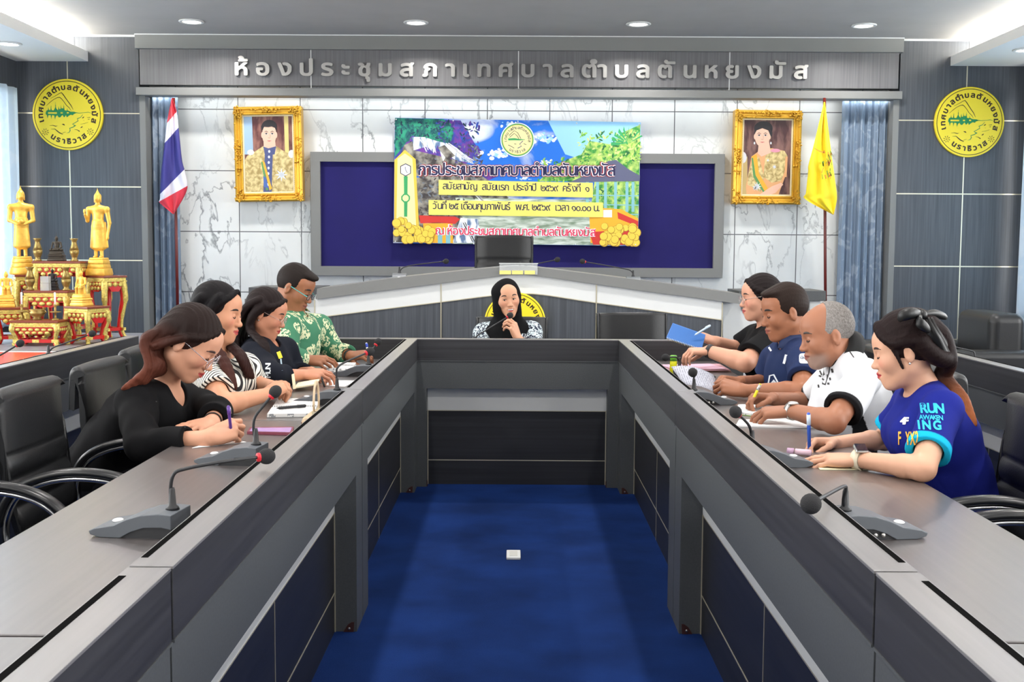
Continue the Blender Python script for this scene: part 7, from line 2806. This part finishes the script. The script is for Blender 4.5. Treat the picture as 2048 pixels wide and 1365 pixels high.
m = MB(); m.box((-.019, -.022, .0), (.019, .022, .010), M=Matrix.Translation(c0_ + V(0, -.004, .030)) @ Matrix.Rotation(.35, 4, 'X'))
w_ = m.build('smart_watch', MT['steel'], p.root, .005, True)
m = MB(); m.box((-.016, -.019, .0101), (.016, .019, .0112), M=Matrix.Translation(c0_ + V(0, -.004, .030)) @ Matrix.Rotation(.35, 4, 'X'))
m.build('watch_face', mat('watch_glass', (22, 22, 40), .1), w_, 0, True)
pen('blue and white ballpoint pen upright in the hand of the woman in blue', P(1619, 908, 3.66), P(1617, 826, 3.64), .0058, mat('pen_blue2', (50, 90, 190), .4), cap=mat('pen_clear', (200, 216, 232), .3))
t = thing('lip_balm', 'pale pink capped tube beside the pen of the woman in blue', 'tube', PZ(1608, 912, TZ))
m = MB(); m.tube([V(-.025, .01, .011), V(.02, -.01, .011)], .010, 14); m.build('tube', mat('tube_pink', (232, 200, 216), .4), t)
m = MB(); m.tube([V(-.030, .0125, .011), V(-.048, .021, .011)], .0105, 14); m.build('cap', mat('cap_lilac', (206, 170, 200), .4), t)

# ---- grey-haired man in the white polo shirt
p = Person('grey-haired balding man in a white polo shirt with black collar, writing', (-1, 0, 0), dict(
    PV=V(1.36, 4.45, .57), H=P(1654, 671, 4.40), f=dirv(13, 4, -1), s=.98, N=P(1690, 708, 4.42), SL=P(1726, 756, 4.21), SR=P(1668, 752, 4.66),
    EL=P(1668, 845, 3.98), ER=P(1618, 806, 4.78), WL=P(1582, 822, 4.18), WR=P(1545, 798, 4.60), g=1.12, belly=1, h=.0038, arm=1.0))
p.body({True: (P(1515, 826, 4.22) - P(1582, 822, 4.18), V(0, -.2, 1), REST, 1.05), False: (P(1502, 796, 4.56) - P(1545, 798, 4.60), V(.1, .5, .85), WRITE, 1.05)}, (160, 108, 82), (140, 82, 72), 0, beard=((150, 140, 134), .55), head_kw=dict(neck_r=.054, nose=1.1))
p.legs((36, 38, 42))


def polot(v):
    c = np.repeat(np.array(lin((214, 216, 220)))[None], len(v), 0)
    b = np.array(lin((28, 28, 30)))
    for left in (True, False):
        t, r = p.sleeve_param(v, left)
        w = np.clip((t - .665) / .012, 0, 1) * (r < .12) * (t < .9)
        c = c * (1 - w[:, None]) + b[None] * w[:, None]
    # black side panel below the arm
    rel = v - np.array(p.PV)
    a = np.array(p.top - p.PV)
    s_ = (rel @ a) / (a @ a)
    w = ((v[:, 1] < p.PV.y - .03) & (np.abs(v[:, 0] - (p.PV.x - .02 - .10 * s_)) < .050 * (1.05 - s_)) & (s_ < .74)).astype(float)
    t, r = p.sleeve_param(v, True)
    w = w * (r > .075)
    return c * (1 - w[:, None]) + b[None] * w[:, None]


p.shirt(polot, (.74, .74), .014, .011, neck_cut=[(ell(p.N + V(-.03, 0, .02), (.05, .055, .045)), .008)], fold=.0035, name='polo_shirt')
p.collar((11, 11, 12), .052, .068, .5)
decal(p, p.shirt_obj, lambda m, pl: (stroke(m, [(1655, 732), (1652, 750), (1648, 770)], [12, 11, 7], pl), [stroke(m, [(x, y), (x + dx, y + dy)], w, pl) for x, y, dx, dy, w in (
    (1690, 703, 5, -14, 3), (1697, 700, 5, -14, 3), (1664, 738, 2, 8, 4), (1660, 756, 1, 5, 3), (1655, 768, 4, 0, 4), (1640, 742, 4, 9, 3), (1638, 752, 5, 2, 3), (1637, 770, 1, 6, 3), (1645, 758, 3, 3, 3))]), 'printed_marks', MT['black'])
p.brows((70, 62, 58), .0034); p.lids()
p.hair((84, 78, 74), 'short', cap=(.100, .0805, .096), cut=((.85, 0, .35), .040), flatgrey=(176, 172, 168), ripple=(.0005, 200))
_, c1_, d1_, M1_ = p.band('watch_band', True, .97, .031, .010, MT['steel'])
m = MB(); m.lathe([(.019, 0), (.020, .004), (.016, .009), (.001, .009)], c1_ + V(0, -.010, .026), 20); w_ = m.build('wrist_watch', MT['steel'], p.root, 0, True)
m = MB(); m.lathe([(.015, .0092), (.001, .0098)], c1_ + V(0, -.010, .026), 20); m.build('watch_face', MT['paper'], w_, 0, True)
pen('yellow and silver pen in the hand of the grey-haired man', P(1500, 812, 4.52), P(1521, 768, 4.52), .0058, mat('pen_yellow', (240, 226, 40), .4), cap=MT['steel'])

# ---- man in the navy polo shirt
p = Person('dark-haired man in a navy polo shirt reading a grey sheet', (-1, 0, 0), dict(
    PV=V(1.42, 5.22, .57), H=P(1569, 625, 5.18), f=dirv(13, 8, -1), s=1.0, N=P(1586, 680, 5.21), SL=P(1606, 722, 5.00), SR=P(1548, 718, 5.42),
    EL=P(1606, 782, 4.78), ER=P(1530, 768, 5.46), WL=P(1490, 782, 4.92), WR=P(1480, 764, 5.16), g=1.06, h=.0040, arm=1.0))
p.body({True: (P(1428, 768, 4.96) - P(1490, 782, 4.92), V(-.1, -.6, .75), HOLD, 1.05), False: (P(1432, 756, 5.12) - P(1480, 764, 5.16), V(0, .2, .95), HOLD, 1.05)}, (156, 102, 74), (140, 78, 68), 0, head_kw=dict(neck_r=.056, nose=1.12))
p.legs((30, 32, 40))
p.shirt(flat((34, 46, 80)), (.66, .66), .015, .014, neck_cut=[(ell(p.N + V(-.035, -.015, .005), (.05, .045, .06)), .008)], fold=.003, name='polo_shirt')
p.collar((36, 50, 88), .046, .072, .62)
wm = mat('print_white_cloth', (224, 230, 236), .7)
nv = mat('print_navy_cloth', (34, 46, 80), .7)


def badge(m, pl):
    pts = []
    for a in np.linspace(0, 6.283, 33)[:-1]:
        c_, s_ = math.cos(a), math.sin(a)
        pts.append((1609 + 10.5 * np.sign(c_) * abs(c_) ** .45, 718 + 10 * np.sign(s_) * abs(s_) ** .45))
    ctr = (1609, 718)
    for a, b in zip(pts, pts[1:] + pts[:1]):
        m.poly([pl(*ctr), pl(*a), pl(*b)], 0)
    put_text(m, 'เมืองไทย', lambda x, y: pl(1601 + x, 719 - y, .001), 17, 7.5, .01, 1)
    put_text(m, 'ประกันภัย', lambda x, y: pl(1602 + x, 724 - y, .001), 14, 4, 0, 1)


decal(p, p.shirt_obj, badge, 'sleeve_badge', [wm, nv])
decal(p, p.shirt_obj, lambda m, pl: (stroke(m, [(1573, 710), (1568, 728)], 5, pl), stroke(m, [(1537, 768), (1540, 752), (1548, 750), (1556, 765)], 3, pl), stroke(m, [(1540, 772), (1548, 762), (1556, 772)], 5, pl), stroke(m, [(1539, 700), (1542, 698)], 9, pl)), 'chest_logos', wm)
p.brows((34, 26, 24), .0036); p.lids()
p.hair((40, 30, 26), 'short', cap=(.1035, .0825, .100), cut=((.66, 0, -.60), .014), ripple=(.0005, 200), extra=lambda F, h: F.op(ell(h(.045, 0, .100), (.045, .055, .018), h.R), .02))
o = MB()
pl_ = lambda u, v: P(1346 + 82 * u + (10 - 6 * u) * v, 733 + 14 * u ** 2 + 36 * v, 5.18 - .10 * v + .0 * u)
g = [[P(1342 + 84 * u + 26 * v + 0 * u, 734 + 16 * u * u + (36 + 14 * u) * v, 5.20 - .22 * v) + V(0, 0, .010 * math.sin(u * 3.1)) for u in np.linspace(0, 1, 9)] for v in np.linspace(0, 1, 7)]
o.grid(g)
tag(o.build('held_paper', ruled('grey_written_paper', (178, 180, 192), (120, 122, 134), .010, .3, 'X'), None, 0, False, .0008), 'grey printed sheet held up by the man in the navy polo shirt', 'paper')

# ---- woman in the black shirt (right, farthest)
p = Person('woman in a black shirt and glasses holding up a blue notebook', (-1, 0, 0), dict(
    PV=V(1.46, 6.02, .57), H=P(1520, 596, 6.00), f=dirv(6, 3, -1), s=.94, N=P(1537, 655, 6.02), SL=P(1546, 682, 5.80), SR=P(1512, 676, 6.22),
    EL=P(1490, 726, 5.60), ER=P(1478, 702, 6.26), WL=P(1418, 703, 5.72), WR=P(1432, 684, 6.06), g=1.16, bust=1, h=.0042, arm=1.15))
p.body({True: (P(1376, 702, 5.72) - P(1418, 703, 5.72), V(-.25, -.1, 1), DROOP, .98), False: (P(1390, 668, 6.0) - P(1432, 684, 6.06), V(.1, -.55, .8), HOLD, .98)}, (204, 150, 124), (180, 78, 74), .35, head_kw=dict(wide=1.08, neck_r=.050, nose=.95))
p.legs((26, 26, 28))
p.shirt(flat((15, 15, 17)), (.80, .72), .016, .016, neck_cut=[(ell(p.N + V(-.03, 0, .02), (.055, .06, .045)), .008)], fold=.003, name='black_shirt')
p.brows((50, 36, 32)); p.lids(zl=.000); p.glasses((214, 206, 196), .9, rx=.024, rz=.022, drop=.004)
p.hair((30, 24, 24), 'tied', cap=(.108, .088, .102), cut=((.84, 0, -.54), .024), extra=lambda F, h: (F.op(ell(h(-.115, 0, .02), (.045, .045, .045), h.R), .02), strands(F, [([h(.064, q * .012, .104), h(.050, q * .056, .068), h(.010, q * .084, .040), h(-.05, q * .085, .02)], .009, .014) for q in (-1, 1)], .008)))
p.band('watch_strap', True, .98, .033, .010, MT['blackplastic'])
nb = thing('blue_notebook', 'blue spiral notebook held up by the woman in the black shirt', 'notebook', P(1370, 672, 5.98))
c = [P(1346, 648, 6.02), P(1411, 671, 6.00), P(1403, 700, 5.92), P(1333, 677, 5.94)]
m = MB(); m.prism(c, V(0, .010, .004)); m.build('cover', mat('notebook_blue', (40, 98, 168), .45), nb, 0, True)
m = MB(); a, b = c[3], c[2]
for i in range(22):
    q = a.lerp(b, (i + .5) / 22)
    m.tube([q + V(0, -.003, .006), q + V(0, -.006, 0), q + V(0, .003, -.006), q + V(0, .012, 0)], .0012, 5)
m.build('spiral', mat('spiral_cream', (214, 206, 170), .4, .3), nb, 0, True)
pen('pale blue pen in the raised hand of the woman in the black shirt', P(1389, 671, 5.95), P(1421, 651, 5.97), .0055, mat('pen_pale', (186, 206, 226), .4))
